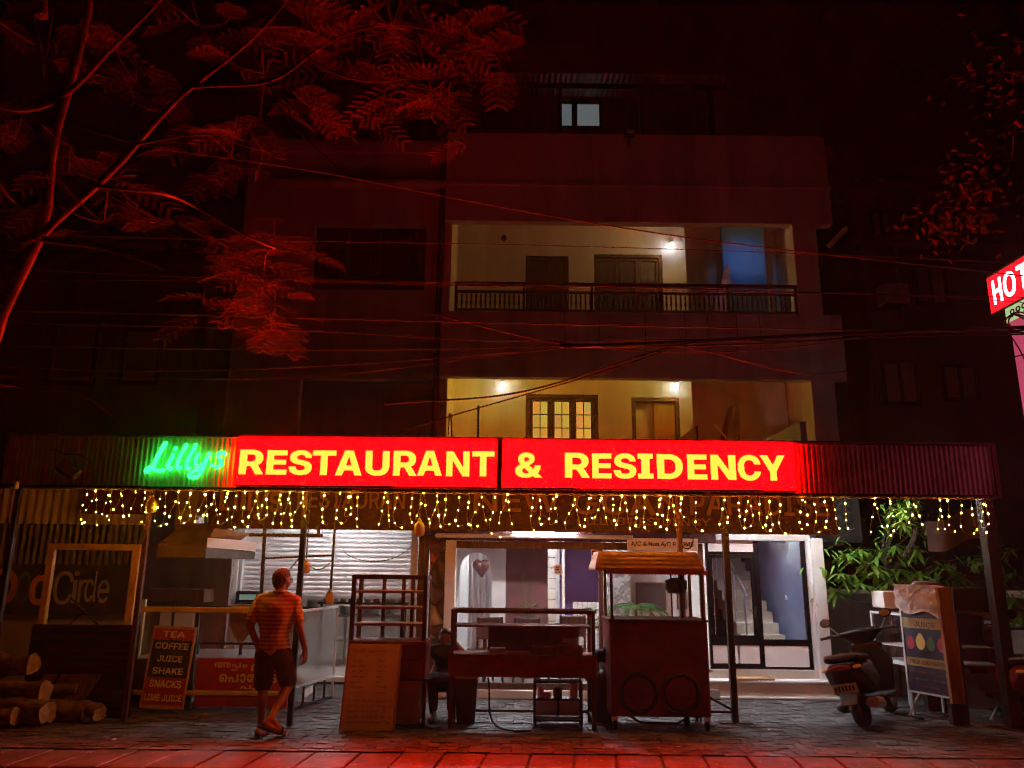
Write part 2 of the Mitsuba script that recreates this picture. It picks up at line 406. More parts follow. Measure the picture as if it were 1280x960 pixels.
# back walls of the balconies, with openings for doors and windows
YW = YB + 1.55
def balcony_back(z0, z1, xa, xb, holes):
    g = Polygon([(xa, z0), (xb, z0), (xb, z1), (xa, z1)])
    for (a, b, c, d) in holes: g = g.difference(Polygon([(a, c), (b, c), (b, d), (a, d)]))
    return flat(g, 0.15)
# upper: window (657..711), door (743..829)
UW = (0.248, 1.104, 6.633, 7.812)
UD = (1.61, 2.972, 6.454, 7.865)
xe = 3.444
put(bd, 'upper_balcony_wall', upright(balcony_back(zu0 - 0.1, zuc, XL + 0.12, xe, [(UW[0], UW[1], zu0 - 0.1, UW[3]), (UD[0], UD[1], zu0 - 0.1, UD[3])]), YW + 0.15), CREAMWHITE)
LW = (0.266, 1.646, 3.944, 4.978)
LD = (2.283, 3.194, 3.963, 4.935)
xe2 = 3.441
put(bd, 'lower_balcony_wall', upright(balcony_back(zl0 - 0.14, zlc, XL + 0.12, xe2, [(LW[0], LW[1], LW[2], LW[3]), (LD[0], LD[1], zl0 - 0.14, LD[3])]), YW + 0.15), CREAM)
# the wall that steps back beside the balconies, in the stair well
put(bd, 'return_wall', cat(box(xe - 0.12, xe - 0.001, zu0 - 0.1, zuc, YW + 0.151, YW + 1.3), box(xe2 - 0.12, xe2 - 0.001, zl0, zlc, YW + 0.151, YW + 1.3)), WALL)
put(bd, 'stairwell_wall', box(xe2 - 0.1, X1 - 0.02, 2.2, zuc, YW + 1.31, YW + 1.45), WALL)
# upper window and door (dark brown), glazing
def leafwin(parent, name, x0, x1, z0, z1, n, bars, glow=None, w=0.07):
    k = put(parent, name, frame(x0, x1, z0, z1, YW + 0.005, YW + 0.10, w), BROWN)
    lw = (x1 - x0 - 2 * w) / n
    for i in range(n):
        a, b = x0 + w + i * lw + 0.004, x0 + w + (i + 1) * lw - 0.004
        c, d = z0 + w + 0.004, z1 - w - 0.004
        if bars is None:
            put(k, 'panel', box(a, b, c, d, YW + 0.03, YW + 0.07), BROWN); continue
        put(k, 'sash', frame(a, b, c, d, YW + 0.022, YW + 0.075, 0.055), BROWN)
        a, b, c, d = a + 0.055, b - 0.055, c + 0.055, d - 0.055
        nx, nz = bars
        bar = [box(a + (b - a) * j / nx - 0.009, a + (b - a) * j / nx + 0.009, c, d, YW + 0.03, YW + 0.06) for j in range(1, nx)]
        bar += [box(a, b, c + (d - c) * j / nz - 0.009, c + (d - c) * j / nz + 0.009, YW + 0.0305, YW + 0.0595) for j in range(1, nz)]
        if bar: put(k, 'glazing_bars', cat(*bar), BROWN)
        for j in range(nx):
            for q in range(nz):
                put(k, 'pane', box(a + (b - a) * j / nx + 0.009, a + (b - a) * (j + 1) / nx - 0.009, c + (d - c) * q / nz + 0.009, c + (d - c) * (q + 1) / nz - 0.009, YW + 0.042, YW + 0.047), PANE if glow is None else LAMPBLACK, glow=glow if glow is None else tuple(rnd.uniform(0.75, 1.15) * g for g in glow), gw=0.05)
    return k
PANE = mat('dim_pane', (0.07, 0.06, 0.055), 0.25)
leafwin(bd, 'upper_window', UW[0], UW[1], UW[2] + 0.0, UW[3], 1, None)
leafwin(bd, 'balcony_door', UD[0], UD[1], zu0 - 0.1, UD[3], 3, (2, 3))
leafwin(bd, 'lower_window', LW[0], LW[1], LW[2], LW[3], 3, (2, 3), glow=(0.62, 0.33, 0.045))
kd = put(bd, 'balcony_door', frame(LD[0], LD[1], zl0 - 0.14, LD[3], YW + 0.004, YW + 0.11, 0.075, bottom=False), BROWN)
put(kd, 'door_leaf', cbox(LD[0] + 0.42, LD[1] - 0.08, zl0 - 0.12, LD[3] - 0.08, YW + 0.04, YW + 0.08), ORANGE, label='brown wooden door leaf left ajar')
put(kd, 'curtain', box(LD[0] + 0.08, LD[0] + 0.42, zl0 - 0.12, LD[3] - 0.08, YW + 0.09, YW + 0.1), CREAM)
# railing of the upper balcony
RAIL = mat('rail', (0.11, 0.06, 0.05), 0.7)
xa, xb = -1.029, XM
rail = put(bd, 'railing', cat(box(xa, xb, 6.667, 6.607, YB + 0.03, YB + 0.09), box(xa, xb, 6.487 - 0.02, 6.487 + 0.02, YB + 0.04, YB + 0.08), box(xa, xb, zu0 + 0.03, zu0 + 0.07, YB + 0.04, YB + 0.08)), RAIL)
n = 72
for i in range(n):
    a = xa + (i + 0.5) / n * (xb - xa); zz0, zz1 = zu0 + 0.07, 6.487 - 0.02
    h = zz1 - zz0
    put(rail, 'baluster', lathe([(0.0, 0), (0.012, 0), (0.012, h * .18), (0.024, h * .38), (0.014, h * .62), (0.02, h * .8), (0.012, h * .9), (0.012, h), (0, h)], (a, YB + 0.06, zz0), 6), RAIL, smooth=60)
for i in range(6):
    a = xa + i / 5 * (xb - xa - 0.04)
    put(rail, 'post', box(a, a + 0.04, zu0, 6.667, YB + 0.035, YB + 0.085), BROWN)
# blue lit strip of the stair well beside the upper balcony
put(bd, 'blue_column', box(4.365, 5.244, zu0 - 0.1, zuc - 0.002, YW + 0.6, YW + 0.7), DEEPBLUE, label='blue lit column in the stair well')
put(bd, 'stair_soffit', hull([(3.736, YW + 0.3, zu0), (4.38, YW + 0.3, zu1), (4.413, YW + 0.3, zu1), (4.308, YW + 0.3, zu0)],
                              [(3.736, YW + 0.58, zu0), (4.38, YW + 0.58, zu1), (4.413, YW + 0.58, zu1), (4.308, YW + 0.58, zu0)]), PURPLE)
put(bd, 'stair_soffit', hull([(3.933, YW + y, zl0) for y in (0.3, 0.9)], [(4.373, YW + y, zl0) for y in (0.3, 0.9)], [(4.371, YW + y, zl1) for y in (0.3, 0.9)], [(4.435, YW + y, zl1) for y in (0.3, 0.9)]), BROWN)
put(bd, 'stair_handrail', cyl((3.644, 13.6, 4.291), (3.846, 13.6, 4.032), 0.02), ALU)
bx_l = 4.263
put(bd, 'blue_spotlight', cat(cbox(bx_l - 0.1, bx_l + 0.1, zu1 + 0.62, zu1 + 0.76, YB + 0.19, YB + 0.3), cyl((bx_l, YB + 0.3, zu1 + 0.68), (bx_l, YB + 0.36, zu1 + 0.67), 0.05)), BLACK)
scene['blue_spot_lamp'] = {'type': 'spot', 'to_world': T().look_at(origin=[bx_l, YB + 0.4, zu1 + 0.66], target=[4.796, YW + 0.6, zu0 + 1.9], up=[1, 0, 0]), 'intensity': {'type': 'rgb', 'value': [0.04, 1.9, 3.7]}, 'sampling_weight': 6.0, 'cutoff_angle': 19.0, 'beam_width': 8.0}
# roof storey: dark wall set back, lit window, corrugated shed roof
YR = 14.6
zp = zt
put(bd, 'roof_slab', box(X0 - 0.2, X1 + 0.2, zt - 0.3, zt - 0.1, YB + 0.19, YB + 9), WALL)
RW = (0.91, 1.832, 10.878, 11.473)
rg = Polygon([(X0 + 1.0, zp - 0.1), (4.248, zp - 0.1), (4.248, 12.003), (X0 + 1.0, 12.003)]).difference(Polygon([(RW[0], RW[2]), (RW[1], RW[2]), (RW[1], RW[3]), (RW[0], RW[3])]))
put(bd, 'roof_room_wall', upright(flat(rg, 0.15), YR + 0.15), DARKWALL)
rw = put(bd, 'roof_window', cat(frame(RW[0], RW[1], RW[2], RW[3], YR + 0.02, YR + 0.08, 0.03), box(RW[0] + 0.40 * (RW[1] - RW[0]), RW[0] + 0.46 * (RW[1] - RW[0]), RW[2] + 0.03, RW[3] - 0.03, YR + 0.03, YR + 0.07), box(RW[0] + 0.33 * (RW[1] - RW[0]), RW[0] + 0.35 * (RW[1] - RW[0]), RW[2] + 0.03, RW[3] - 0.03, YR + 0.04, YR + 0.06)), BLACK, label='small lit sliding window of the roof room')
put(rw, 'pane', box(RW[0] + 0.03, RW[0] + 0.33 * (RW[1] - RW[0]), RW[2] + 0.03, RW[3] - 0.03, YR + 0.055, YR + 0.06), LAMPBLACK, glow=(0.085, 0.10, 0.105), gw=0.05)
put(rw, 'pane', box(RW[0] + 0.46 * (RW[1] - RW[0]), RW[1] - 0.03, RW[2] + 0.03, RW[3] - 0.03, YR + 0.055, YR + 0.06), LAMPBLACK, glow=(0.095, 0.112, 0.115), gw=0.05)
def corrugated(x0, x1, pitch, amp, prof, n=8):
    """A ribbed sheet along x: prof(k, offset) -> the points of one line across the ribs. Returns a thin solid-looking strip."""
    xs = np.linspace(x0, x1, int((x1 - x0) / pitch * n) + 1)
    off = amp * np.cos((xs - x0) / pitch * 2 * PI)
    return xs, off
xs, off = corrugated(-1.104, 4.157, 0.11, 0.018, None, 6)
A = np.stack([xs, xs * 0 + 13.2, 11.157 + off], 1); B = np.stack([xs, xs * 0 + 15.6, 11.157 + 0.75 + off], 1)
V = np.vstack([A, B]); k = len(xs)
F = [(i, i + 1, k + i) for i in range(k - 1)] + [(i + 1, k + i + 1, k + i) for i in range(k - 1)]
put(bd, 'shed_roof', trimesh.Trimesh(V, F, process=False), SHEET, label='corrugated shed roof over the terrace')
put(bd, 'shed_beam', box(-1.104, 4.157, 11.552 - 0.62, 11.552 - 0.54, 13.3, 13.36), BLACK)
for px_ in (600, 700, 800, 890):
    pass
for xx in (-0.609, 0.883, 2.456, 3.793):
    put(bd, 'shed_post', box(xx - 0.03, xx + 0.03, zt - 0.1, 11.157 - 0.12, 13.30, 13.36), BLACK)
fl = thing('roof_floodlight', 'small floodlight fixed on the parapet below the lit roof window', 'floodlight')
c = (2.103, 12.7, 9.529)
put(fl, 'housing', cbox(c[0] - 0.1, c[0] + 0.1, c[2] - 0.07, c[2] + 0.07, 12.62, 12.72), BLACK)
put(fl, 'lens', cbox(c[0] - 0.05, c[0] + 0.05, c[2] - 0.02, c[2] + 0.05, 12.60, 12.615), STEEL)
put(fl, 'bracket', box(c[0] - 0.02, c[0] + 0.02, c[2] - 0.2, c[2] - 0.07, 12.65, 12.80), BLACK)
# right wing: recess and slanted bracket
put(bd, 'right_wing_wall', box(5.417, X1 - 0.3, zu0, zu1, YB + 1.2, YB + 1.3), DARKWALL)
put(bd, 'slanted_brace', cyl((6.041, 12.9, 7.802), (5.69, 12.9, 7.439), 0.04), WALL)
# drain pipe between the wings
put(bd, 'drain_pipe', cyl((XL - 0.08, YB + 0.17, zl0), (XL - 0.08, YB + 0.17, zt), 0.05), DARKRED, smooth=60)
# dots on the parapet: hanging wires of plants
for px_ in (0.9, 1.5, 2.3, 3.0, 3.4, 3.9, 4.3):
    zz = rnd.uniform(0.55, 1.0)
    put(bd, 'hanging_wire', tube([(px_, YB - 0.02, zu0 - 0.01), (px_ + 0.01, YB - 0.03, zu0 - zz * 0.5), (px_ - 0.015, YB - 0.02, zu0 - zz)], 0.006, 5), BLACK)

# balcony bulbs
def bulb_lamp(x, y, z, label, glow, r=0.035, w=2.0):
    k = thing('balcony_bulb', label, 'lamp')
    put(k, 'holder', cat(cyl((x, y + 0.13, z + 0.07), (x, y, z + 0.07), 0.018), lathe([(0, .03), (.024, .03), (.028, .085), (0, .085)], (x, y, z), 12)), WHITEPLASTIC)
    put(k, 'bulb', lathe([(0.0, -.07), (.02, -.062), (r, -.025), (r, .0), (.022, .028), (0, .029)], (x, y, z), 12), LAMPBLACK, smooth=True, glow=glow, gw=w)
    return k
bulb_lamp(3.149, 14.2, 8.032, 'bright warm bulb on the wall of the upper balcony', tuple(1.0 * v for v in WARM), 0.036, 5)
bulb_lamp(-0.183, 14.2, 5.133, 'warm bulb at the left of the lower balcony ceiling', (820, 440, 70), 0.030, 4)
bulb_lamp(3.131, 14.2, 5.155, 'warm bulb at the right of the lower balcony beside the brown door', (820, 440, 70), 0.030, 4)
# things on the lower balcony
k = thing('clothes_rack', 'thin folding clothes rack at the left end of the lower balcony', 'clothes rack')
for a in (0.0, 0.14, 0.28):
    put(k, 'leg', cyl((-1.285 + a, 13.4, zl0 - 0.1), (-1.186 + 0.05 + a * 0.2, 13.45, 4.403), 0.012), BLACK)
k = put(None, 'antenna_pole', cyl((-0.569, 13.1, zl0 - 0.1), (-0.58, 13.1, 4.476), 0.018), BLACK)
tag(k, 'thin upright pole on the lower balcony left of the lit window', 'pole')
for (px_, lab) in ((4.225, 'small dark flower pot on the lower balcony edge, left of two'), (4.717, 'small dark flower pot on the lower balcony edge, right of two')):
    k = put(None, 'flower_pot', lathe([(0, 0), (.06, 0), (.08, .14), (.09, .14), (.09, .17), (0, .17)], (px_, 13.0, zl0 + 0.0), 12), DARKRED)
    tag(k, lab, 'flower pot')
k = thing('wall_fan', 'small dark fan on the cream wall at the left of the upper balcony', 'fan')
put(k, 'arm', cyl((-0.191, 14.33, 8.107), (-0.191, 14.2, 8.107 + 0.02), 0.015), BLACK)
put(k, 'head', lathe([(0, -.03), (.05, -.03), (.06, 0), (.05, .05), (0, .05)], (-0.191, 14.18, 8.107), 10), BLACK)

# ================================================================ the canopy and the lit sign over the pavement (y = 8.98)
YF = 8.98
cp = thing('canopy_fascia', 'long ribbed sheet metal canopy front that carries the glowing restaurant lettering', 'canopy')
fx0, fx1 = -5.938, 5.646
fz0, fz1 = 2.601, 3.183
edges = np.linspace(fx0, fx1, 8)
for a, b in zip(edges[:-1], edges[1:]):
    pitch = 0.058
    xs = np.arange(a, b + 0.02, pitch / 8)
    ph = (xs - fx0) / pitch
    t = ph - np.floor(ph)
    off = 0.011 * np.clip(np.abs(t * 4 - 2) - 0.5, 0, 1)
    dy = rnd.uniform(-0.002, 0.002)
    V = np.vstack([np.stack([xs, YF + off + dy, xs * 0 + fz0], 1), np.stack([xs, YF + off + dy, xs * 0 + fz1], 1)])
    k = len(xs)
    F = [(i, i + 1, k + i) for i in range(k - 1)] + [(i + 1, k + i + 1, k + i) for i in range(k - 1)]
    V2 = V + [0, 0.0025, 0]
    put(cp, 'ribbed_sheet', cat(trimesh.Trimesh(V, F, process=False), trimesh.Trimesh(V2, np.array(F)[:, ::-1], process=False)), SHEET)
put(cp, 'top_rail', cbox(fx0 - 0.03, fx1 + 0.05, fz1 - 0.004, fz1 + 0.035, YF - 0.03, YF + 0.05), BLACK)
put(cp, 'bottom_rail', cbox(fx0 - 0.03, fx1 + 0.05, fz0 - 0.035, fz0 + 0.004, YF - 0.03, YF + 0.05), BLACK)
put(cp, 'end_cap', box(fx1 + 0.0, fx1 + 0.05, fz0, fz1, YF - 0.02, YF + 0.3), DARKRED)
put(cp, 'roof_sheet', hull([(x, y, z + dz) for x in (fx0, fx1) for (y, z) in ((YF + 0.06, fz0 + 0.16), (12.6, fz0 + 0.52)) for dz in (0, 0.012)]), SHEET)
for yy in (9.6, 10.5, 11.6):
    zz = fz0 + 0.16 + (yy - YF) * 0.0955 - 0.06
    put(cp, 'purlin', box(fx0 + 0.05, fx1 - 0.05, zz, zz + 0.05, yy, yy + 0.05), BLACK)

sg = thing('restaurant_sign', 'glowing red box sign with yellow capitals reading RESTAURANT & RESIDENCY', 'sign')
def sign_panel(px0, px1, name):
    b = box(px0, px1, fz0 + 0.03, fz1 - 0.012, YF - 0.075, YF - 0.004)
    b.update_faces(np.abs(b.face_normals[:, 2]) < 0.5)
    put(sg, name, b, LAMPBLACK, glow=RED, gw=24)
    put(sg, 'top_cap', box(px0, px1, fz1 - 0.0119, fz1 + 0.004, YF - 0.075, YF - 0.032), LAMPBLACK, glow=(45, .001, .003), gw=5, label='red translucent top edge of the sign box')
    put(sg, 'bottom_tray', cbox(px0 - 0.004, px1 + 0.004, fz0 + 0.008, fz0 + 0.029, YF - 0.085, YF - 0.003, 0.003), BLACK)
pa = (-3.182, -0.176); pb = (-0.092, 3.289)
sign_panel(*pa, 'red_panel'); sign_panel(*pb, 'red_panel')
put(sg, 'divider', cbox(pa[1] + 0.006, pb[0] - 0.006, fz0, fz1, YF - 0.085, YF - 0.002), BLACK)
def slab_I(x0, x1, z0, z1, y, d):
    h, w, c = z1 - z0, x1 - x0, (x0 + x1) / 2
    g = unary_union([Polygon([(x0, z0), (x1, z0), (x1, z0 + h * .2), (x0, z0 + h * .2)]), Polygon([(x0, z1 - h * .2), (x1, z1 - h * .2), (x1, z1), (x0, z1)]), Polygon([(c - w * .27, z0), (c + w * .27, z0), (c + w * .27, z1), (c - w * .27, z1)])])
    return upright(flat(g, d), y)
LXZ = [(-3.149, -2.871, 2.746, 3.03), (-2.833, -2.601, 2.744, 3.029), (-2.573, -2.308, 2.743, 3.032), (-2.304, -2.034, 2.746, 3.03), (-2.034, -1.728, 2.744, 3.033), (-1.69, -1.412, 2.743, 3.032), (-1.365, -1.096, 2.746, 3.036), (-1.087, -0.799, 2.75, 3.039), (-0.752, -0.483, 2.748, 3.038), (-0.455, -0.194, 2.752, 3.041), (0.047, 0.363, 2.739, 3.032), (0.624, 0.907, 2.745, 3.034), (0.939, 1.163, 2.743, 3.032), (1.19, 1.451, 2.742, 3.035), (1.469, 1.646, 2.744, 3.033), (1.692, 1.99, 2.743, 3.032), (2.045, 2.268, 2.741, 3.03), (2.315, 2.603, 2.74, 3.029), (2.63, 2.891, 2.734, 3.032), (2.891, 3.179, 2.737, 3.031)]
GLY = {'R':[[[(6,88),(48,88),(59,85),(68,78),(73,69),(74,53),(69,41),(64,36),(60,35),(60,33),(76,3),(76,0),(55,0),(43,23),(38,30),(27,29),(26,0),(6,0)],[(27,47),(43,46),(49,48),(53,54),(52,66),(49,69),(43,71),(27,71)]]],'E':[[[(6,88),(69,88),(69,70),(27,69),(28,53),(66,53),(66,36),(27,36),(27,18),(69,18),(69,0),(6,0)]]],'S':[[[(4,23),(4,29),(25,29),(26,23),(30,18),(37,16),(45,16),(51,18),(55,24),(54,29),(49,33),(21,40),(10,48),(6,57),(6,67),(9,75),(14,81),(28,88),(47,89),(56,87),(68,79),(72,73),(74,61),(55,61),(53,67),(49,70),(44,72),(33,71),(27,65),(27,61),(32,56),(57,50),(64,47),(72,40),(75,34),(76,24),(72,12),(67,6),(60,2),(48,-1),(33,-1),(23,1),(15,5),(8,12)]]],'T':[[[(3,70),(3,88),(76,88),(76,70),(50,69),(50,0),(29,0),(29,70)]]],'A':[[[(2,0),(31,88),(59,88),(89,0),(66,0),(60,18),(31,18),(24,0)],[(36,35),(55,35),(47,64),(45,66),(43,63)]]],'U':[[[(6,88),(27,88),(27,28),(29,23),(36,18),(46,17),(52,19),(57,24),(59,30),(59,88),(80,88),(80,29),(76,15),(68,6),(55,0),(36,-1),(27,1),(13,10),(8,18),(6,25)]]],'N':[[[(6,88),(29,88),(62,33),(63,34),(62,88),(84,88),(84,0),(61,0),(28,54),(27,53),(27,0),(6,0)]]],'&':[[[(4,19),(4,28),(6,34),(13,42),(19,46),(12,61),(12,71),(16,80),(23,86),(31,89),(42,89),(52,85),(59,76),(60,63),(56,54),(44,44),(56,30),(59,35),(60,44),(77,44),(76,30),(69,15),(82,0),(61,0),(55,5),(45,0),(27,-1),(14,4),(7,11)],[(29,67),(31,58),(35,56),(43,62),(44,68),(39,73),(35,73)],[(24,27),(25,19),(32,15),(39,15),(44,18),(30,34)]]],'D':[[[(6,88),(51,87),(65,81),(74,72),(78,65),(81,55),(82,46),(81,33),(76,19),(71,12),(65,7),(55,2),(46,0),(6,0)],[(27,19),(42,18),(47,19),(57,26),(60,33),(61,38),(60,55),(57,62),(49,68),(42,70),(27,69)]]],'C':[[[(4,36),(5,58),(11,72),(19,81),(30,87),(38,89),(52,89),(63,86),(74,79),(82,67),(84,56),(63,56),(60,64),(57,68),(49,71),(42,71),(34,68),(29,63),(26,56),(25,52),(26,32),(31,22),(38,18),(49,17),(56,20),(60,24),(63,31),(84,31),(83,24),(78,14),(70,6),(63,2),(52,-1),(38,-1),(22,5),(13,13),(9,19)]]],'Y':[[[(34,31),(2,88),(26,88),(44,53),(62,88),(86,88),(55,32),(55,0),(34,0)]]]}
def fat_letter(ch, x0, x1, z0, z1, y, d):
    from shapely import affinity
    G_ = unary_union([Polygon(p[0], p[1:]).buffer(0) for p in GLY[ch]])
    b = G_.bounds
    G_ = affinity.scale(affinity.translate(G_, -b[0], -b[1]), (x1 - x0) / (b[2] - b[0]), (z1 - z0) / (b[3] - b[1]), origin=(0, 0))
    return upright(flat(affinity.translate(G_, x0, z0), d), y)
for ch, (x0, x1, z0, z1) in zip((l for l in 'RESTAURANT&RESIDENCY'), LXZ):
    yl = YF - 0.0765
    m = slab_I(x0, x1, z0, z1, yl, 0.02) if ch == 'I' else fat_letter(ch, x0, x1, z0, z1, yl, 0.02)
    put(sg, 'letter', m, LAMPBLACK, glow=YEL, gw=0.25)

# the script name in green, standing off the ribbed sheet
sc = thing('script_sign', 'green glowing script lettering reading Lillys on the ribbed sheet', 'sign')
def stroke(pts, w):
    return LineString(pts).buffer(w, join_style=1, cap_style=1)
def smoothline(pts, n=40):
    from scipy.interpolate import splprep, splev
    p = np.array(pts, float)
    tck, u = splprep(p.T, s=0, k=min(3, len(p) - 1))
    return np.stack(splev(np.linspace(0, 1, n), tck), 1)
sx0, sx1, sz0, sz1 = -4.266, -3.298, 2.675, 3.134
U = lambda pts: [(sx0 + (sx1 - sx0) * a / 107.0, sz1 - (sz1 - sz0) * b / 48.0) for a, b in pts]
glyphs = [  # pixel-free units: 107 wide, 48 high
    ('L', [smoothline([(24, 3), (20, 10), (14, 24), (8, 35), (3, 38), (5, 34), (12, 35), (20, 37), (25, 36)])], 0.020),
    ('i', [smoothline([(35, 17), (32, 25), (30, 32), (33, 35), (36, 33)]), [(37.5, 9), (37, 11)]], 0.0175),
    ('l', [smoothline([(51, 5), (46, 16), (42, 28), (43, 34), (47, 33)])], 0.0175),
    ('l', [smoothline([(63, 5), (58, 16), (54, 28), (55, 34), (59, 33)])], 0.0175),
    ('y', [smoothline([(68, 16), (65, 25), (67, 31), (73, 30), (79, 22), (82, 15)]), smoothline([(82, 15), (77, 29), (72, 40), (65, 45), (59, 43), (63, 38), (74, 33)])], 0.0175),
    ('s', [smoothline([(102, 16), (97, 14), (93, 18), (96, 22), (99, 26), (96, 31), (89, 31), (86, 29)])], 0.0175),
]
for ch, lines, w in glyphs:
    g = unary_union([stroke(U(l), w) for l in lines]).simplify(0.002)
    put(sc, 'letter', upright(flat(g, 0.03), YF - 0.028), LAMPBLACK, glow=GRN, gw=1.2)

# floodlight on the left of the fascia, small camera box at the corner
k = thing('sign_floodlight', 'dark floodlight hanging askew on the ribbed sheet left of the green script', 'floodlight')
c = np.array([-5.085, 8.85, 2.766])
R_ = rot((0, 1, 0), 28, c) @ rot((1, 0, 0), -20, c)
put(k, 'housing', moved(cbox(c[0] - 0.13, c[0] + 0.13, c[2] - 0.075, c[2] + 0.075, c[1] - 0.04, c[1] + 0.04, 0.015), R_), BLACK)
put(k, 'glass', moved(box(c[0] - 0.105, c[0] + 0.105, c[2] - 0.055, c[2] + 0.055, c[1] - 0.046, c[1] - 0.041), R_), PANE)
put(k, 'bracket', tube([c + [0.0, 0.02, 0], c + [0, 0.1, 0.06], c + [0, 0.13, 0.1]], 0.012), BLACK)
put(k, 'cable', tube([c + [0.1, .03, 0.04], c + [0.2, .1, 0.1], c + [0.05, .11, 0.19], c + [-0.15, .11, 0.2], c + [-0.3, .11, 0.26]], 0.006, 5), BLACK)
k = thing('camera_box', 'small pale camera box at the left end of the canopy', 'security camera')
c = (-5.716, 8.93, 2.589)
put(k, 'body', cbox(c[0] - 0.035, c[0] + 0.035, c[2] - 0.04, c[2] + 0.045, 8.88, 8.94), WHITEPLASTIC)
put(k, 'lens', cyl((c[0], 8.86, c[2]), (c[0], 8.879, c[2]), 0.018), GLOSSBLACK)

# posts
def post(px_, py_, z0, z1, r, bs, label, plate=None):
    k = thing('canopy_post', label, 'post')
    put(k, 'shaft', cbox(px_ - r, px_ + r, z0, z1, py_ - r, py_ + r, 0.004), bs)
    if plate: put(k, 'foot_plate', cbox(px_ - plate, px_ + plate, z0, z0 + 0.012, py_ - 0.08, py_ + 0.08, 0.003), BLACK)
    return k
pg = (2.635, 9.608, 0.0)
p905 = post(pg[0], pg[1], 0.004, fz0 + 0.2, 0.036, BLACK, 'black square canopy post with a foot plate right of the red popcorn cart', 0.19)
put(p905, 'brace', cyl((pg[0], pg[1], 0.12), (pg[0] - 0.42, pg[1], 0.125), 0.014), BLACK)
put(p905, 'brace', cyl((pg[0] - 0.02, pg[1], 0.14), (pg[0] - 0.40, pg[1], 0.34), 0.014), BLACK)
put(p905, 'brace', cyl((pg[0] - 0.40, pg[1], 0.01), (pg[0] - 0.40, pg[1], 0.36), 0.014), BLACK)
post(2.032, 9.42, 0.004, fz0 + 0.17, 0.03, BROWN, 'brown canopy post rising behind the orange roof of the popcorn cart')
pm = post(-2.415, 9.15, 0.004, fz0 + 0.14, 0.03, BLACK, 'dark canopy post just right of the walking man')
post(5.808, 9.5, 0.004, fz0 + 0.14, 0.07, BLACK, 'thick dark post at the right end of the canopy')
post(-4.315, 9.3, 0.004, fz0 + 0.14, 0.028, BROWN, 'thin post beside the yellow framed pane under the canopy')
post(-5.775, 9.1, 0.004, fz0 + 0.1, 0.03, BLACK, 'dark post at the left end of the canopy')
# cable frame between the posts, in front of the shutter
k = thing('hanging_rods', 'thin dark rods joined into a rack hanging before the grey shutter', 'rod rack')
yq = 9.6
put(k, 'rod', cyl((-3.013, yq, 2.22), (-2.984, yq, 1.256), 0.022, 8), BLACK)
put(k, 'rod', cyl((-2.153, yq, 2.229), (-2.158, yq, 1.403), 0.014, 8), BLACK)
put(k, 'rod', box(-3.192, -2.301, 2.068, 2.107, yq - 0.02, yq + 0.02), BLACK)
put(k, 'rod', cyl((-2.983, yq, 1.808), (-2.149, yq, 1.855), 0.011, 8), BLACK)
put(k, 'rod', cyl((-2.36, yq, 2.227), (-2.35, yq, 2.092), 0.02, 8), BLACK)
# loose wires under the canopy
def wire(pts, r, label, bs=BLACK, name='cable', group=None):
    k = put(None, name, tube(smooth3(pts), r, 6), bs, smooth=True)
    return tag(k, label, 'cable', group)
def smooth3(pts, n=30):
    from scipy.interpolate import splprep, splev
    p = np.array(pts, float)
    tck, u = splprep(p.T, s=0, k=min(3, len(p) - 1))
    return np.stack(splev(np.linspace(0, 1, n), tck), 1)
wire([(-2.469, 9.5, 1.793), (-2.298, 9.5, 1.683), (-2.142, 9.5, 1.796)], 0.006, 'thin slack cable between the dark canopy post and the hanging rods')
wire([(-2.729, 9.5, 1.557), (-2.59, 9.5, 1.745), (-2.485, 9.5, 1.887)], 0.006, 'short cable running up to the post above the head of the man')
wire([(-2.046, 9.7, 1.896), (-1.695, 9.7, 1.784), (-1.451, 9.7, 1.825), (-1.202, 9.7, 1.982)], 0.005, 'thin cable drooping across the grey shutter')

# orange hanging lamps with plastic covers
def hang_lamp(x, y, z, ztop, h, label):
    k = thing('hanging_lamp', label, 'lamp', 'unlit orange lamps hanging under the canopy')
    r = h * 0.36
    put(k, 'cord', cyl((x, y, z + h * 0.62), (x, y, ztop), 0.006, 6), BLACK)
    put(k, 'cap', lathe([(0, .50 * h), (.13 * h, .50 * h), (.13 * h, .66 * h), (0.05 * h, .72 * h), (0, .72 * h)], (x, y, z), 14), YELLOW, smooth=40)
    put(k, 'cover', lathe([(0, -.5 * h), (.5 * r, -.5 * h), (.92 * r, -.42 * h), (r, -.2 * h), (r, .18 * h), (.8 * r, .36 * h), (.4 * r, .499 * h), (0, .499 * h)], (x, y, z), 16), AMBER, smooth=40)
    for j in range(4):
        put(k, 'rib', lathe([(r * 1.0, -.006), (r * 1.06, 0), (r * 1.0, .006)], (x, y, z - .3 * h + j * .14 * h), 16), AMBER)
hang_lamp(-4.178, 9.04, 2.386, fz0, 0.17, 'orange covered lamp hanging under the green script lettering')
hang_lamp(-1.055, 9.05, 2.154, fz0, 0.17, 'orange covered lamp hanging before the patterned wall strip right of the shutter')
hang_lamp(-2.164, 9.6, 1.357, fz0, 0.15, 'orange covered lamp hanging low on the rods left of the tall display case')
hang_lamp(-2.427, 9.4, 1.709, fz0, 0.14, 'orange covered lamp beside the post above the right shoulder of the man')

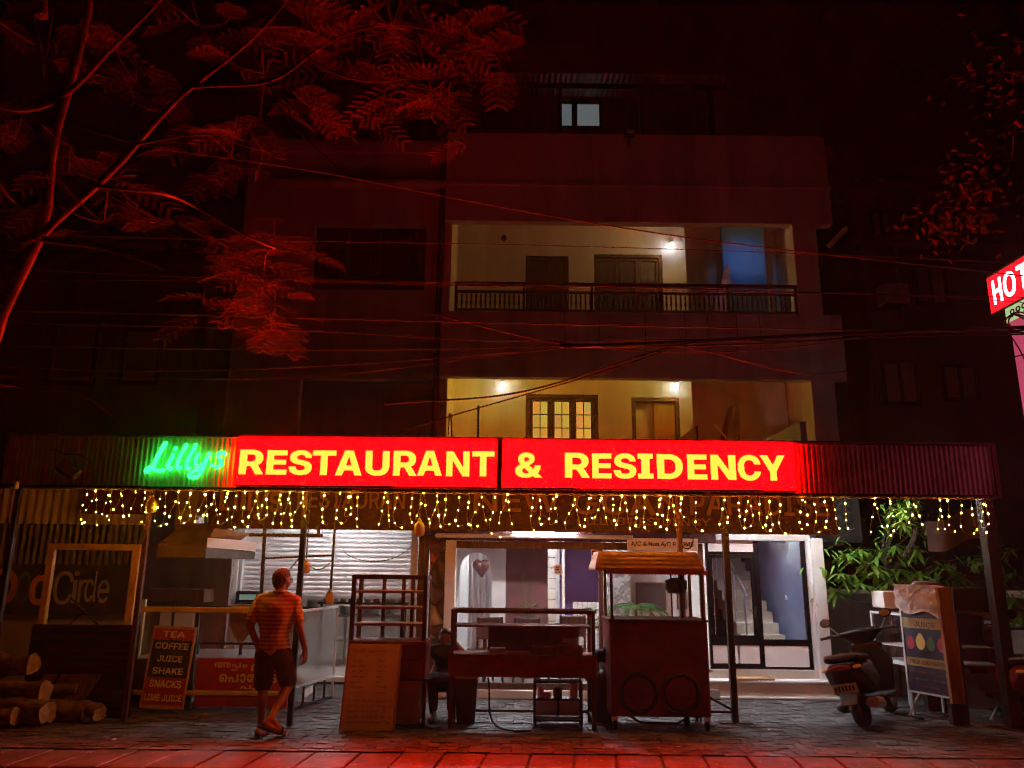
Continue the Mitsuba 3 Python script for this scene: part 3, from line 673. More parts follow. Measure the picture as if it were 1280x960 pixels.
# fairy lights: curtains of warm bulbs, each drop a part
FY = YF + 0.03
def light_curtain(x0, x1, label, seed):
    r_ = random.Random(seed)
    k = thing('fairy_light_curtain', label, 'fairy lights', 'curtains of warm fairy lights under the canopy')
    zt_ = fz0 - 0.035
    put(k, 'lead_cable', tube([(x0 + (x1 - x0) * t, FY, zt_ - 0.012 * math.sin(t * 40) ** 2) for t in np.linspace(0, 1, 60)], 0.0035, 4), BRASS)
    x = x0
    sph = trimesh.creation.icosphere(1, 1.0)
    while x < x1 - 0.05:
        wdt = r_.uniform(0.09, 0.17)
        hh = r_.uniform(0.35, 0.43) if r_.random() < 0.8 else r_.uniform(0.24, 0.5)
        kind = r_.random()
        z = zt_
        jit = lambda a=.018: r_.uniform(-a, a)
        if kind < 0.30:     # two strands that part downwards
            pts = [(x - wdt * .5, z - hh + jit(.05)), (x - wdt * .35 + jit(), z - hh * .6), (x + jit(.01), z - hh * .25), (x + .01, z), (x + wdt * .3 + jit(), z - hh * .5), (x + wdt * .65, z - hh * r_.uniform(.85, 1.05))]
        elif kind < 0.62:   # a straight drop that wanders, with a short tail
            pts = [(x, z), (x + jit(), z - hh * .3), (x + jit(), z - hh * .62), (x + jit(.03), z - hh * .95), (x + wdt * .45, z - hh * r_.uniform(.9, 1.05))]
        elif kind < 0.85:   # a drop whose tail swags over to the next drop
            pts = [(x, z), (x + jit(), z - hh * .4), (x + jit(.02), z - hh * .9), (x + wdt * .5, z - hh * 1.02), (x + wdt * 1.0, z - hh * .88)]
        else:               # tangled double drop
            pts = [(x, z), (x - .025 + jit(), z - hh * .5), (x - .03, z - hh * .9), (x + .03, z - hh * .8), (x + .02 + jit(), z - hh * .4), (x + .05, z - .01)]
        P3 = smooth3([(a, FY + r_.uniform(-.018, .018), b) for a, b in pts], 26)
        d = put(k, 'drop', tube(P3, 0.0026, 4), BRASS)
        L = np.r_[0, np.cumsum(np.linalg.norm(np.diff(P3, axis=0), axis=1))]
        nb = max(4, int(L[-1] / r_.uniform(0.105, 0.14)))
        bl = []
        for q in range(nb):
            s = L[-1] * (q + r_.uniform(0.15, 0.85)) / nb
            p = np.array([np.interp(s, L, P3[:, i]) for i in range(3)])
            rr = r_.choice([0.0065, 0.0075, 0.0085, 0.0095, 0.0115])
            b = sph.copy(); b.apply_scale((rr, rr, rr * 1.2)); b.apply_translation(p + [0, -0.004, 0]); bl.append(b)
        put(d, 'bulbs', cat(*bl), LAMPBLACK, kind='stuff', glow=tuple(v * r_.uniform(0.7, 1.2) for v in BULB), gw=0.35)
        x += wdt * r_.uniform(0.75, 1.3) + (r_.uniform(.06, .16) if r_.random() < .2 else 0)
cx = [-4.936, -2.861, -0.867, 0.897, 2.756, 4.385, 5.623]
names = ['fairy light curtain at the left end, around the orange lamp', 'fairy light curtain before the grey shutter', 'fairy light curtain above the glass shop front', 'fairy light curtain above the popcorn cart',
         'fairy light curtain above the stair door', 'fairy light curtain at the right end, before the green mango leaves']
for i in range(6):
    light_curtain(cx[i], cx[i + 1] - 0.03, names[i], 31 + i)

# ================================================================ ground floor under the canopy
# old unlit signboard on the beam
YO = 10.6
ob = thing('old_signboard', 'unlit dark red board with faded yellow letters behind the fairy lights', 'sign')
put(ob, 'board', box(-4.096, 4.437, 2.213, 3.016, YO, YO + 0.08), OLDBOARD)
def oldtext(s, r, bs=LETTERDIM):
    put(ob, 'lettering', text(s, r[0], r[1], r[2], r[3], YO - 0.001, 0.012), bs)
oldtext('NEW', (-0.508, 0.673, 2.471, 2.775)); oldtext('GOAN', (0.848, 2.335, 2.444, 2.77)); oldtext('PARADISE', (2.444, 4.348, 2.453, 2.767))
oldtext('RESTAURANT', (-2.913, -1.273, 2.491, 2.752)); oldtext('Lillys', (-3.969, -3.129, 2.347, 2.801))
oldtext('LILLYS RESIDENCY', (0.911, 2.717, 2.307, 2.414))

# beam below it, tube light
bm = thing('shop_front', 'glass shop front with white jambs under the old signboard', 'shop front')
YG = 11.2
put(bm, 'beam', box(-1.121, 2.908, 2.109, 2.75, YG - 0.1, YG + 0.1), DARKRED)
put(bm, 'pelmet', cbox(-1.044, 1.709, 2.135, 2.19, 10.90, 11.05, 0.01), ALU)
put(bm, 'jamb', cbox(-0.913, -0.766, 0.02, 2.109 - 0.001, YG - 0.09, YG + 0.08), WHITEWALL)
gx0, gx1 = -0.766, 2.732
gz1 = 2.098
fr = put(bm, 'frame', cat(box(gx0 + 0.002, gx1, gz1 - 0.10, gz1 - 0.002, YG - 0.03, YG + 0.03), box(1.28 - 0.03, 1.28 + 0.03, 0.14, gz1 - 0.10, YG - 0.03, YG + 0.03), box(gx1 - 0.06, gx1, 0.14, gz1 - 0.10, YG - 0.03, YG + 0.03), box(gx0 + 0.002, gx1, 0.12, 0.2, YG - 0.028, YG + 0.028)), BROWN)
gm = [gx0 + 0.002, 1.28 - 0.03, 1.28 + 0.03, gx1 - 0.06]
put(bm, 'pane', box(gm[0], gm[1], 0.2, gz1 - 0.10, YG, YG + 0.001), GLASS)
put(bm, 'pane', box(gm[2], gm[3], 0.2, gz1 - 0.10, YG, YG + 0.001), GLASS)
put(bm, 'sill_step', cbox(gx0 - 0.2, gx1, 0.003, 0.118, YG - 0.06, YG + 0.1), TILE)
tl = thing('tube_light', 'white tube light fixed above the glass shop front', 'tube light')
put(tl, 'batten', cbox(-0.023, 0.977, 2.252, 2.285, 10.84, 10.88, 0.004), WHITEPLASTIC)
put(tl, 'tube', cyl((0.033, 10.86, 2.226), (0.921, 10.86, 2.225), 0.015, 10), LAMPBLACK, glow=TUBE, gw=10)
for px_ in (0.011, 0.944):
    put(tl, 'end_cap', box(px_ - 0.012, px_ + 0.012, 2.198, 2.252 - 0.001, 10.842, 10.878), WHITEPLASTIC)
# posters on the glass
def poster(r, y, bs, label, lines, name='poster'):
    k = thing(name, label, 'poster')
    put(k, 'sheet', box(*r, y - 0.004, y), WHITEPLASTIC)
    for (a, b, c, d, m_) in lines:
        w, h = r[1] - r[0], r[3] - r[2]
        put(k, 'print', box(r[0] + a * w, r[0] + b * w, r[2] + c * h, r[2] + d * h, y - 0.0055, y - 0.0042), m_)
poster((1.147, 1.271, 1.83, 1.996), 11.185, None, 'small blue and green poster at the top corner of the glass front', [(0.1, 0.9, 0.55, 0.92, NAVY), (0.15, 0.85, 0.1, 0.45, LETTERGREEN)])
poster((0.645, 0.75, 1.648, 1.783), 11.5, None, 'small white notice on the pale tiled column inside the restaurant', [(0.15, 0.85, 0.7, 0.8, NAVY), (0.15, 0.7, 0.45, 0.55, NAVY), (0.15, 0.8, 0.2, 0.28, NAVY)])
# the A/C rooms sign
k = thing('rooms_sign', 'white sign reading A/C & Non A/C ROOMS above the glass front', 'sign')
r = (1.638, 2.624, 1.991, 2.156)
put(k, 'board', cbox(*r, 10.98, 11.02, 0.004), WHITEPLASTIC)
put(k, 'lettering', text('A/C & Non A/C ROOMS', r[0] + 0.05, r[1] - 0.06, r[2] + 0.05, r[3] - 0.045, 10.979, 0.003, True), NAVY)
k = thing('cable_coil', 'coil of black cable hanging on the post before the rooms sign', 'cable')
c = (2.29, 10.2, 2.095)
put(k, 'loop', tube([(c[0] + 0.085 * math.cos(t) + .01 * math.sin(3 * t), c[1] + 0.01 * math.sin(2 * t), c[2] + 0.1 * math.sin(t)) for t in np.linspace(0, 12.2, 70)], 0.008, 5), BLACK)

# patterned wall strip between shutter and glass front
ms = thing('patterned_wall', 'narrow wall covered with reddish floral pictures and a dark heart', 'wall')
mr = (-1.151, -0.923, 0.741, 2.236)
put(ms, 'wall', box(mr[0], mr[1], 0.02, 2.7, 11.3, 11.42), MURAL)
hp = [(0.16 * math.sin(t) ** 3, 0.0085 * (13 * math.cos(t) - 5 * math.cos(2 * t) - 2 * math.cos(3 * t) - math.cos(4 * t)) ) for t in np.linspace(0, 2 * PI, 40)[:-1]]
hc = (-1.058, 11.2, 2.051)
put(ms, 'heart', upright(flat(Polygon([(hc[0] - 0.01 + a, hc[2] + b * 1.3) for a, b in hp]).buffer(0), 0.05), 11.295), DARKRED, label='dark red heart')
put(ms, 'column', cbox(mr[0] - 0.16, mr[0] - 0.02, 0.02, 2.7, 11.25, 11.40), BROWN)

# shutter bay
sh = thing('rolling_shutter', 'half closed grey rolling shutter with fine slats', 'shutter')
sx = (-4.365, -1.536)
z0, z1 = 1.274, 2.75
zs = np.arange(z0, z1, 0.0075)
tt = (zs - z0) / 0.075
off = 0.016 * np.abs(np.sin(tt * PI)) ** 0.7
V = np.vstack([np.stack([zs * 0 + sx[0], 13.0 - off, zs], 1), np.stack([zs * 0 + sx[1], 13.0 - off, zs], 1)])
k = len(zs); F = [(i, k + i, i + 1) for i in range(k - 1)] + [(i + 1, k + i, k + i + 1) for i in range(k - 1)]
put(sh, 'slats', trimesh.Trimesh(V, F, process=False), SHUTTER, kind='stuff')
put(sh, 'bottom_bar', cbox(sx[0], sx[1], z0 - 0.05, z0, 12.97, 13.03), STEEL)
put(sh, 'guide_rail', box(sx[0] - 0.08, sx[0], 0.03, z1, 12.95, 13.05), ALU)
put(sh, 'guide_rail', box(sx[1], sx[1] + 0.08, 0.03, z1, 12.95, 13.05), BROWN)
kp = thing('kitchen_pillar', 'pale plastered pillar left of the grey shutter', 'pillar')
put(kp, 'shaft', cbox(-4.555, -4.386, 0.02, 2.7, 12.78, 12.94), WHITEWALL)
put(kp, 'edge_strip', box(-4.373, -4.334, 0.02, 2.7, 12.80, 12.9), ALU)
# kitchen behind
kt = thing('kitchen_room', 'dim kitchen room behind the half closed shutter', 'room')
kx0, kx1 = -5.6, -1.45
put(kt, 'back_wall', box(kx0, kx1, 0.0, 2.75, 16.4, 16.5), WHITEWALL)
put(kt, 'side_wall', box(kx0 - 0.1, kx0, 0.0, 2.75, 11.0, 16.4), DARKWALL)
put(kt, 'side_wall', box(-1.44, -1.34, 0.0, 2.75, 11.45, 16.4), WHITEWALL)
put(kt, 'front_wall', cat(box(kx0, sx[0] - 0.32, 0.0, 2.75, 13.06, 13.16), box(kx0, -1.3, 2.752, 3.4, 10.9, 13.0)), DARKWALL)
put(kt, 'floor', box(kx0, kx1, 0.02, 0.09, 12.6, 16.4), FLOORTILE)
put(kt, 'step_edge', cbox(kx0, kx1, 0.004, 0.088, 12.52, 12.598), TILE)
def inner_tube(x0, x1, y, z, label, glow=TUBE, w=5, along='x'):
    k = thing('tube_light', label, 'tube light')
    p0, p1 = ((x0, y, z), (x1, y, z)) if along == 'x' else ((y, x0, z), (y, x1, z))
    put(k, 'batten', cat(box(x0 - .03, x1 + .03, z + 0.022, z + 0.05, y - 0.02, y + 0.02) if along == 'x' else box(y - .02, y + .02, z + 0.022, z + 0.05, x0 - .03, x1 + .03)), WHITEPLASTIC)
    put(k, 'tube', cyl(p0, p1, 0.014, 10), LAMPBLACK, glow=glow, gw=w)
inner_tube(-3.9, -1.9, 12.15, 2.68, 'tube light under the canopy ceiling that lights the grey shutter', (230, 240, 249), 12)
inner_tube(-3.6, -2.4, 14.8, 2.6, 'tube light inside the kitchen behind the shutter', (130, 134, 118), 5)
inner_tube(3.4, 4.3, 10.9, 2.66, 'tube light under the canopy ceiling before the stair entrance', (480, 560, 640), 13)
inner_tube(5.0, 5.9, 11.3, 2.80, 'tube light at the right end under the canopy that lights the mango leaves', (190, 205, 170), 6)
# counters and shelves inside
ct = thing('kitchen_counter', 'steel kitchen counter with pots behind the shutter', 'counter')
put(ct, 'top', cbox(-3.9, -1.9, 0.86, 0.90, 14.2, 14.8), STEEL)
put(ct, 'shelf', box(-3.85, -1.95, 0.45, 0.47, 14.22, 14.78), STEEL)
for xx in (-3.85, -2.9, -1.95):
    put(ct, 'leg', box(xx - 0.02, xx + 0.02, 0.09, 0.86, 14.24, 14.28), STEEL)
for i, (xx, rr, hh) in enumerate(((-3.5, .16, .22), (-2.95, .12, .14), (-2.5, .14, .2), (-2.15, .09, .26))):
    k = thing('cooking_pot', ['wide steel pot at the left of the kitchen counter', 'low steel pot on the kitchen counter', 'steel pot in the middle right of the kitchen counter', 'tall steel can at the right end of the kitchen counter'][i], 'pot')
    put(k, 'body', lathe([(0, 0), (rr * .9, 0), (rr, .03), (rr, hh), (rr * 1.05, hh + .01), (rr * .96, hh), (rr * .9, .05), (0, .04)], (xx, 14.5, .901), 20), STEEL, smooth=40)
sf = thing('bottle_shelf', 'dark wall shelf with jars and bottles just below the shutter', 'shelf')
put(sf, 'board', cbox(-3.2, -1.7, 1.12, 1.15, 13.3, 13.55), BROWN)
for xx in (-3.15, -1.75): put(sf, 'bracket', box(xx - .02, xx + .02, 0.09, 1.12, 13.4, 13.45), BLACK)
cols = [REDBOARD, WHITEPLASTIC, YELLOW, BROWN, LETTERGREEN, WHITEPLASTIC, REDBOARD, CARDBOARD, WHITEPLASTIC, STEEL]
for i in range(10):
    xx = -3.08 + i * 0.14; hh = rnd.uniform(.12, .2)
    k = put(None, 'jar', lathe([(0, 0), (.045, 0), (.048, .02), (.048, hh * .75), (.03, hh * .85), (.03, hh), (0, hh)], (xx, 13.42, 1.151), 10), cols[i], smooth=40)
    tag(k, ['first', 'second', 'third', 'fourth', 'fifth', 'sixth', 'seventh', 'eighth', 'ninth', 'tenth'][i] + ' jar from the left on the dark shelf below the shutter, ' + ['red', 'white', 'yellow', 'brown', 'green', 'white', 'red', 'tan', 'white', 'steel'][i], 'jar', 'jars on the shelf below the shutter')
mc = thing('small_screen', 'small pale lit screen on a box under the left of the shutter', 'screen')
r = (-4.266, -4.001, 1.2, 1.285)
put(mc, 'case', cbox(r[0] - .06, r[1] + .04, r[2] - .06, r[3] + .05, 12.6, 12.8), BLACK)
put(mc, 'screen', box(*r, 12.594, 12.599), LAMPBLACK, glow=(0.12, 0.17, 0.15), gw=.1)
tbk = thing('kitchen_table', 'dark table under the screen beside the pale pillar', 'table')
put(tbk, 'top', cbox(r[0] - .15, r[1] + .5, r[2] - .1, r[2] - .062, 12.45, 12.85), BROWN)
for xx in (r[0] - .12, r[1] + .46):
    put(tbk, 'leg', box(xx - .02, xx + .02, 0.003, r[2] - .1, 12.46, 12.5), BROWN)
# beam over the shutter bay
put(kt, 'lintel', box(-5.9, -1.3, 2.40, 2.80, 10.70, 10.85), DARKRED)

# ---------------------------------------------------------------- restaurant room behind the glass
rr_ = thing('restaurant_room', 'restaurant room with an arch, a dark panel and a purple wall behind the glass', 'room')
ry0, ry1 = YG + 0.05, 15.6
rx0, rx1 = -0.868 - 0.3, 2.913
put(rr_, 'floor', box(rx0, rx1, 0.01, 0.12, YG + 0.101, ry1), FLOORTILE)
put(rr_, 'ceiling', box(rx0, rx1, 2.75, 2.85, YG + 0.05, ry1), WHITEWALL)
put(rr_, 'back_wall', box(rx0, rx1, 0.12, 2.75, ry1, ry1 + 0.1), WHITEWALL)
put(rr_, 'side_wall', box(rx1 + 0.001, rx1 + 0.1, 0.003, 2.85, YG + 0.55, ry1), WHITEWALL)
# arch wall
ax0, ax1 = rx0, -0.07
arch = Polygon([(ax0, 0.12), (ax1, 0.12), (ax1, 2.75), (ax0, 2.75)])
c0, c1 = -0.863, -0.305
cz = 1.704
hole = unary_union([Polygon([(c0, 0.12), (c1, 0.12), (c1, cz), (c0, cz)]), Point((c0 + c1) / 2, cz).buffer((c1 - c0) / 2)])
put(rr_, 'arch_wall', upright(flat(arch.difference(hole), 0.18), 13.68), WHITEWALL)
cu = thing('curtain', 'pale blue grey curtain hanging in the arch of the restaurant', 'curtain')
xs = np.linspace(-0.736, -0.221, 60)
V = np.vstack([np.stack([xs, 14.2 + 0.03 * np.sin(xs * 60), xs * 0 + 0.3], 1), np.stack([xs, 14.2 + 0.03 * np.sin(xs * 60), xs * 0 + 2.3], 1)]); k = 60
put(cu, 'cloth', trimesh.Trimesh(V, [(i, i + 1, k + i) for i in range(k - 1)] + [(i + 1, k + i + 1, k + i) for i in range(k - 1)], process=False), CURTAIN, smooth=True)
put(cu, 'rod', cyl((xs[0] - .05, 14.2, 2.31), (xs[-1] + .05, 14.2, 2.31), 0.015), STEEL)
k = put(None, 'heart_balloon', blob({'a': ((-0.541, 13.2, 1.782), 0.085), 'b': ((-0.421, 13.2, 1.783), 0.085), 'c': ((-0.471, 13.2, 1.601), 0.025)}, [('a', 'c'), ('b', 'c')], 0.03), DARKRED, smooth=True)
tag(k, 'dark red heart shaped balloon hanging before the curtain in the arch', 'balloon')
put(rr_, 'dark_panel', box(ax1 + 0.002, 0.639, 0.12, 2.75, 13.5, 13.66), DARKRED, label='dark maroon wall panel')
put(rr_, 'panel_print', box(0.2, 0.363, 0.889, 1.672, 13.485, 13.498), BROWN)
tcx0, tcx1 = 0.605, 0.731
tc = put(rr_, 'tiled_column', box(tcx0 + 0.004, tcx1 - 0.004, 0.12, 2.75, 12.6, 12.85), INK, label='pale tiled column')
for i in range(16):
    put(tc, 'tile', cbox(tcx0, tcx1, 0.125 + i * 0.162, 0.125 + i * 0.162 + 0.155, 12.588, 12.70, 0.003), TILE)
put(rr_, 'white_pipe', cyl((0.853, 12.7, 0.12), (0.853, 12.7, 2.75), 0.025), WHITEPLASTIC)
put(rr_, 'purple_wall', box(0.877, 1.602, 0.9, 2.75, 13.9, 14.0), PURPLE, label='purple wall')
tw = put(rr_, 'tiled_dado', box(1.076 + .003, 1.568, 0.12, 1.193 - .003, 13.62, 13.75), INK)
nx, nz = 6, 6
a0, a1, b1 = 1.076, 1.568, 1.193
for i in range(nx):
    for j in range(nz):
        put(tw, 'tile', cbox(a0 + (a1 - a0) * i / nx, a0 + (a1 - a0) * (i + 1) / nx - .006, 0.125 + (b1 - .125) * j / nz, 0.125 + (b1 - .125) * (j + 1) / nz - .006, 13.605, 13.63, 0.003), WHITEPLASTIC)
put(rr_, 'white_partition', box(1.564, 3.066, 0.12, 2.75, 13.0, 13.1), WHITEWALL)
put(rr_, 'stone_pier', box(1.565, 1.941, 0.12, 2.75, 12.75, 12.99), mat('stone', mottled((0.30, 0.29, 0.27), (0.09, 0.08, 0.08), 14.0), 0.7), label='rough grey stone pier')
put(rr_, 'wall_lettering', text('Shuddha  Annapurna', 2.114, 2.866, 0.955, 1.017, 12.999, 0.004), CARDBOARD)
for (r, lab) in (((2.055, 2.537, 1.09, 1.53), 'dark framed picture on the white restaurant wall, seen through the popcorn cart'), ((2.122, 2.307, 1.809, 1.886), 'small dark framed picture above the larger one'), ((2.717, 2.873, 1.108, 1.409), 'greenish framed picture at the right behind the popcorn cart')):
    k = thing('framed_picture', lab, 'picture')
    put(k, 'frame', frame(*r, 12.955, 12.998, 0.025), BROWN)
    put(k, 'image', box(r[0] + .025, r[1] - .025, r[2] + .025, r[3] - .025, 12.97, 12.99), LETTERGREY if 'green' in lab else INK)
inner_tube(0.2, 1.4, 12.3, 2.70, 'tube light on the restaurant ceiling behind the glass front', (1150, 1240, 1330), 14)
inner_tube(-0.6, 0.3, 14.9, 2.68, 'tube light on the restaurant ceiling behind the arch', (700, 750, 800), 9)
# palm plant and small leafy plants in front of the glass
def blade_leaf(base, tip, w, droop, n=6):
    base, tip = np.array(base, float), np.array(tip, float)
    d = tip - base; L = np.linalg.norm(d)
    side = np.cross(d, [0, 0, 1]); side /= np.linalg.norm(side) + 1e-9
    V, F = [], []
    for i in range(n + 1):
        t = i / n
        p = base + d * t + np.array([0, 0, -droop * L * t * t])
        ww = w * math.sin(PI * (0.08 + 0.92 * t) ** 0.8) if t < 1 else 0.0
        V += [p - side * ww * .5, p + side * ww * .5]
    for i in range(n):
        a = 2 * i
        F += [(a, a + 1, a + 3), (a, a + 3, a + 2)]
    return trimesh.Trimesh(V, F, process=False)
pl = thing('palm_plant', 'potted palm with drooping fronds behind the glass of the popcorn cart', 'plant')
pc = (1.894, 12.0, 1.111)
put(pl, 'pot', lathe([(0, 0), (.13, 0), (.17, .28), (.19, .28), (.19, .33), (0, .33)], (pc[0], 12.0, 0.12), 16), DARKRED, smooth=40)
put(pl, 'stem', cyl((pc[0], 12.0, 0.4), (pc[0], 12.0, pc[2] + .05), 0.02), BARK)
for i in range(11):
    a = i * 2.4; l = rnd.uniform(.4, .62)
    mid = [(pc[0] + math.cos(a) * l * t, 12.0 + math.sin(a) * l * t * .8, pc[2] + 0.05 + 0.42 * t - 0.55 * t * t * 1.1) for t in np.linspace(0, 1, 14)]
    ms_ = [tube(mid, 0.006, 4)]
    for j in range(2, 14):
        p = np.array(mid[j]); dd = np.array([math.cos(a), math.sin(a) * .8, 0])
        for s in (-1, 1):
            q = p + dd * .1 + s * np.cross(dd, [0, 0, 1]) * 0.16 * (1 - .5 * j / 14) + [0, 0, -.05]
            ms_.append(blade_leaf(p, q, 0.022, .2, 3))
    put(pl, 'frond', cat(*ms_), PALMLEAF)
for (px_, zz, lab) in ((0.28, 1.12, 'dim leafy plant behind the glass front, left of the tiled column'), (1.25, 1.15, 'dim leafy plant before the purple wall')):
    k = thing('leafy_plant', lab, 'plant')
    put(k, 'pot', lathe([(0, 0), (.12, 0), (.15, .26), (0, .26)], (px_, 12.4, 0.12), 14), BLACK, smooth=40)
    put(k, 'stem', cyl((px_, 12.4, .35), (px_, 12.4, zz), .015), BARK)
    for i in range(34):
        a = rnd.uniform(0, 6.28); l = rnd.uniform(.18, .36); b = np.array([px_, 12.4, zz - rnd.uniform(0, .35)])
        put(k, 'leaf', blade_leaf(b, b + [math.cos(a) * l, math.sin(a) * l * .5, rnd.uniform(-.02, .22)], .06, .3, 4), PALMLEAF)
# restaurant tables and chairs, seen under and over the glass counter
def dining_table(x, y, label):
    k = thing('dining_table', label, 'table')
    put(k, 'tabletop', cbox(x - .42, x + .42, .83, .865, y - .32, y + .32, .01), BROWN)
    for sx_ in (-.38, .38):
        for sy in (-.28, .28):
            put(k, 'leg', box(x + sx_ - .02, x + sx_ + .02, .121, .83, y + sy - .02, y + sy + .02), BLACK)
    put(k, 'rail', box(x - .38, x + .38, .35, .38, y - .29, y - .27), BLACK)
dining_table(0.02, 11.95, 'dark restaurant table seen below the glass counter, at the left')
dining_table(1.1, 12.9, 'dark restaurant table further back near the tiled wall')
def chair(x, y, rz, label, z0=0.121):
    k = thing('dining_chair', label, 'chair')
    M_ = shift(x, y, z0) @ rot((0, 0, 1), rz)
    put(k, 'seat', moved(cbox(-.21, .21, .43, .465, -.21, .21, .01), M_), BROWN)
    put(k, 'backrest', moved(cbox(-.2, .2, .62, .92, .19, .22, .01), M_), BROWN)
    for sx_ in (-.18, .18):
        put(k, 'leg', moved(cyl((sx_, -.18, .43), (sx_ * 1.1, -.21, 0), .017, 8), M_), BLACK)
        put(k, 'leg', moved(tube([(sx_, .21, .92), (sx_, .19, .43), (sx_ * 1.1, .23, 0)], .017, 8), M_), BLACK)
    return k
chair(0.32, 11.62, 160, 'dark chair at the table seen below the middle of the glass counter')
chair(-0.35, 11.75, 200, 'dark chair at the left of the table seen below the glass counter')
chair(0.95, 12.3, 180, 'dark chair at the table further back in the restaurant')

# ---------------------------------------------------------------- stair entrance at the right
YD = 11.7
se = thing('stair_entrance', 'white framed glazed entrance with a stair behind it right of the popcorn cart', 'entrance')
dx0, dx1 = 2.9, 4.374
dz0, dz1 = 0.361, 2.165
wx1 = 4.599
put(se, 'right_jamb', cbox(4.422, wx1, 0.004, 2.205, YD - 0.16, YD + 0.1), WHITEWALL)
put(se, 'inner_jamb', cbox(dx1 + 0.001, 4.437, dz0 - 0.05, dz1 - 0.001, YD - 0.08, YD + 0.06), ALU)
put(se, 'head', cbox(dx0 - 0.02, 4.437, dz1, 2.236 + 0.02, YD - 0.09, YD + 0.06), ALU)
put(se, 'upper_wall', box(2.9, wx1, 2.236 + 0.021, 2.9, YD - 0.05, YD + 0.1), DARKRED)
mx0, mx1 = 3.611, 3.681
zt1, zt0 = 0.744, 0.7
w = 0.035
put(se, 'frame', cat(box(dx0, dx0 + w, dz0, dz1 - .001, YD - .03, YD + .03), box(mx0, mx1, dz0, dz1 - .001, YD - .03, YD + .03), box(dx1 - w - .02, dx1, dz0, dz1 - .001, YD - .03, YD + .03),
    box(dx0 + w, mx0, zt0 - .02, zt1 + .02, YD - .028, YD + .028), box(mx1, dx1 - w - .02, zt0 - .02, zt1 + .02, YD - .028, YD + .028), box(dx0 + w, mx0, dz0, dz0 + .07, YD - .028, YD + .028), box(mx1, dx1 - w - .02, dz0, dz0 + .03, YD - .028, YD + .028),
    box(dx0 + w, mx0, dz1 - .2, dz1 - .165, YD - .028, YD + .028)), GLOSSBLACK)
put(se, 'fanlight_panel', box(dx0 + w, mx0, dz1 - .165, dz1 - .002, YD - .01, YD + .005), WHITEPLASTIC)
put(se, 'panel', box(dx0 + w, (dx0 + mx0) / 2 + .04, dz0 + .07, zt0 - .02, YD - .02, YD + .01), WHITEPLASTIC)
put(se, 'panel', box((dx0 + mx0) / 2 + .075, mx0, dz0 + .07, zt0 - .02, YD - .02, YD + .01), WHITEPLASTIC)
put(se, 'panel', box(mx1, dx1 - w - .02, dz0 + .03, zt0 - .02, YD - .02, YD + .01), WHITEPLASTIC)
put(se, 'pane', box(mx1, dx1 - w - .02, zt1 + .02, dz1 - .002, YD, YD + .001), GLASS)
dr_ = put(se, 'door', cat(frame(dx0 + w + .004, mx0 - .004, zt1 + .02, dz1 - .205, YD - .022, YD + .02, .05)), GLOSSBLACK, label='black framed glass door leaf')
put(dr_, 'pane', box(dx0 + w + .054, mx0 - .054, zt1 + .07, dz1 - .255, YD, YD + .001), GLASS)
put(dr_, 'handle', cat(cbox(mx0 - .05, mx0 - .02, 1.06, 1.22, YD - .06, YD - .035), box(mx0 - .045, mx0 - .025, 1.1, 1.12, YD - .036, YD - .02)), BLACK)
# steps
s1y = (3.389, 11.438, -0.0)
st = thing('entrance_steps', 'two broad pale tiled steps below the glazed stair entrance', 'steps')
sx0_, sx1_ = 2.725, 4.618
zs1 = 0.23
put(st, 'step', box(sx0_, sx1_, 0.003, zs1 - .02, 11.40, 12.2), TILE)
put(st, 'nosing', cbox(sx0_ - .01, sx1_ + .01, zs1 - .019, zs1 + .012, 11.37, 11.70), WHITEPLASTIC)
put(st, 'step', box(sx0_, wx1 - .001, zs1 - .02, dz0 - .005, 11.60, 12.2), TILE)
put(st, 'kick_strip', cbox(sx0_ - .01, sx1_ + .02, 0.004, 0.035, 11.34, 11.395), WHITEPLASTIC)
k = put(None, 'doormat', moved(cbox(-.29, .29, 0, .03, -.13, .13, .01), shift(3.419, 11.50, zs1 + .0125) @ rot((0, 0, 1), 3)), CARDBOARD)
tag(k, 'brown doormat lying on the step before the stair entrance', 'doormat')
# stair room
sr = thing('stair_room', 'stair room with a blue wall behind the glazed entrance', 'room')
qx0, qx1 = rx1 + 0.105, dx1 + 0.12
put(sr, 'floor', box(qx0, qx1, .003, dz0 - .006, 12.201, 16.5), TILE)
put(sr, 'right_wall', box(qx1, qx1 + .1, .003, 4.0, YD + .101, 16.5), BLUEWALL, label='blue wall')
put(sr, 'left_wall', box(qx0 - .04, qx0 - .002, .003, 4.0, YD + .56, 16.5), DARKRED)
put(sr, 'back_wall', box(qx0, qx1, .2, 4.6, 16.51, 16.6), DARKWALL)
put(sr, 'ceiling', box(qx0, qx1, 2.42, 2.5, YD + .101, 13.4), WHITEWALL)
STAIRTILE = mat('stair_tile', mottled((0.40, 0.34, 0.26), (0.32, 0.27, 0.20), 3.0), 0.35)
stl = put(sr, 'stair', box(3.698 + .02, 4.395 - .02, dz0 - .005, dz0 + .05, 12.62, 15.5), TILE, label='pale tiled stair going up')
s_x0, s_x1 = 3.698, 4.386
for i in range(13):
    put(stl, 'step', cbox(s_x0, s_x1, dz0 + .052 + i * .165 - (.05 if i == 0 else .165 * min(i, 1)), dz0 + .052 + (i + 1) * .165 - .165 * 0, 12.55 + i * .27, 12.55 + (i + 1) * .27 + .02, .006), STAIRTILE)
rl = thing('stair_railing', 'steel handrail with thin rods along the left of the stair', 'railing')
put(rl, 'handrail', cyl((s_x0 + .04, 12.6, dz0 + 1.0), (s_x0 + .04, 15.8, dz0 + 2.95), .022), STEEL)
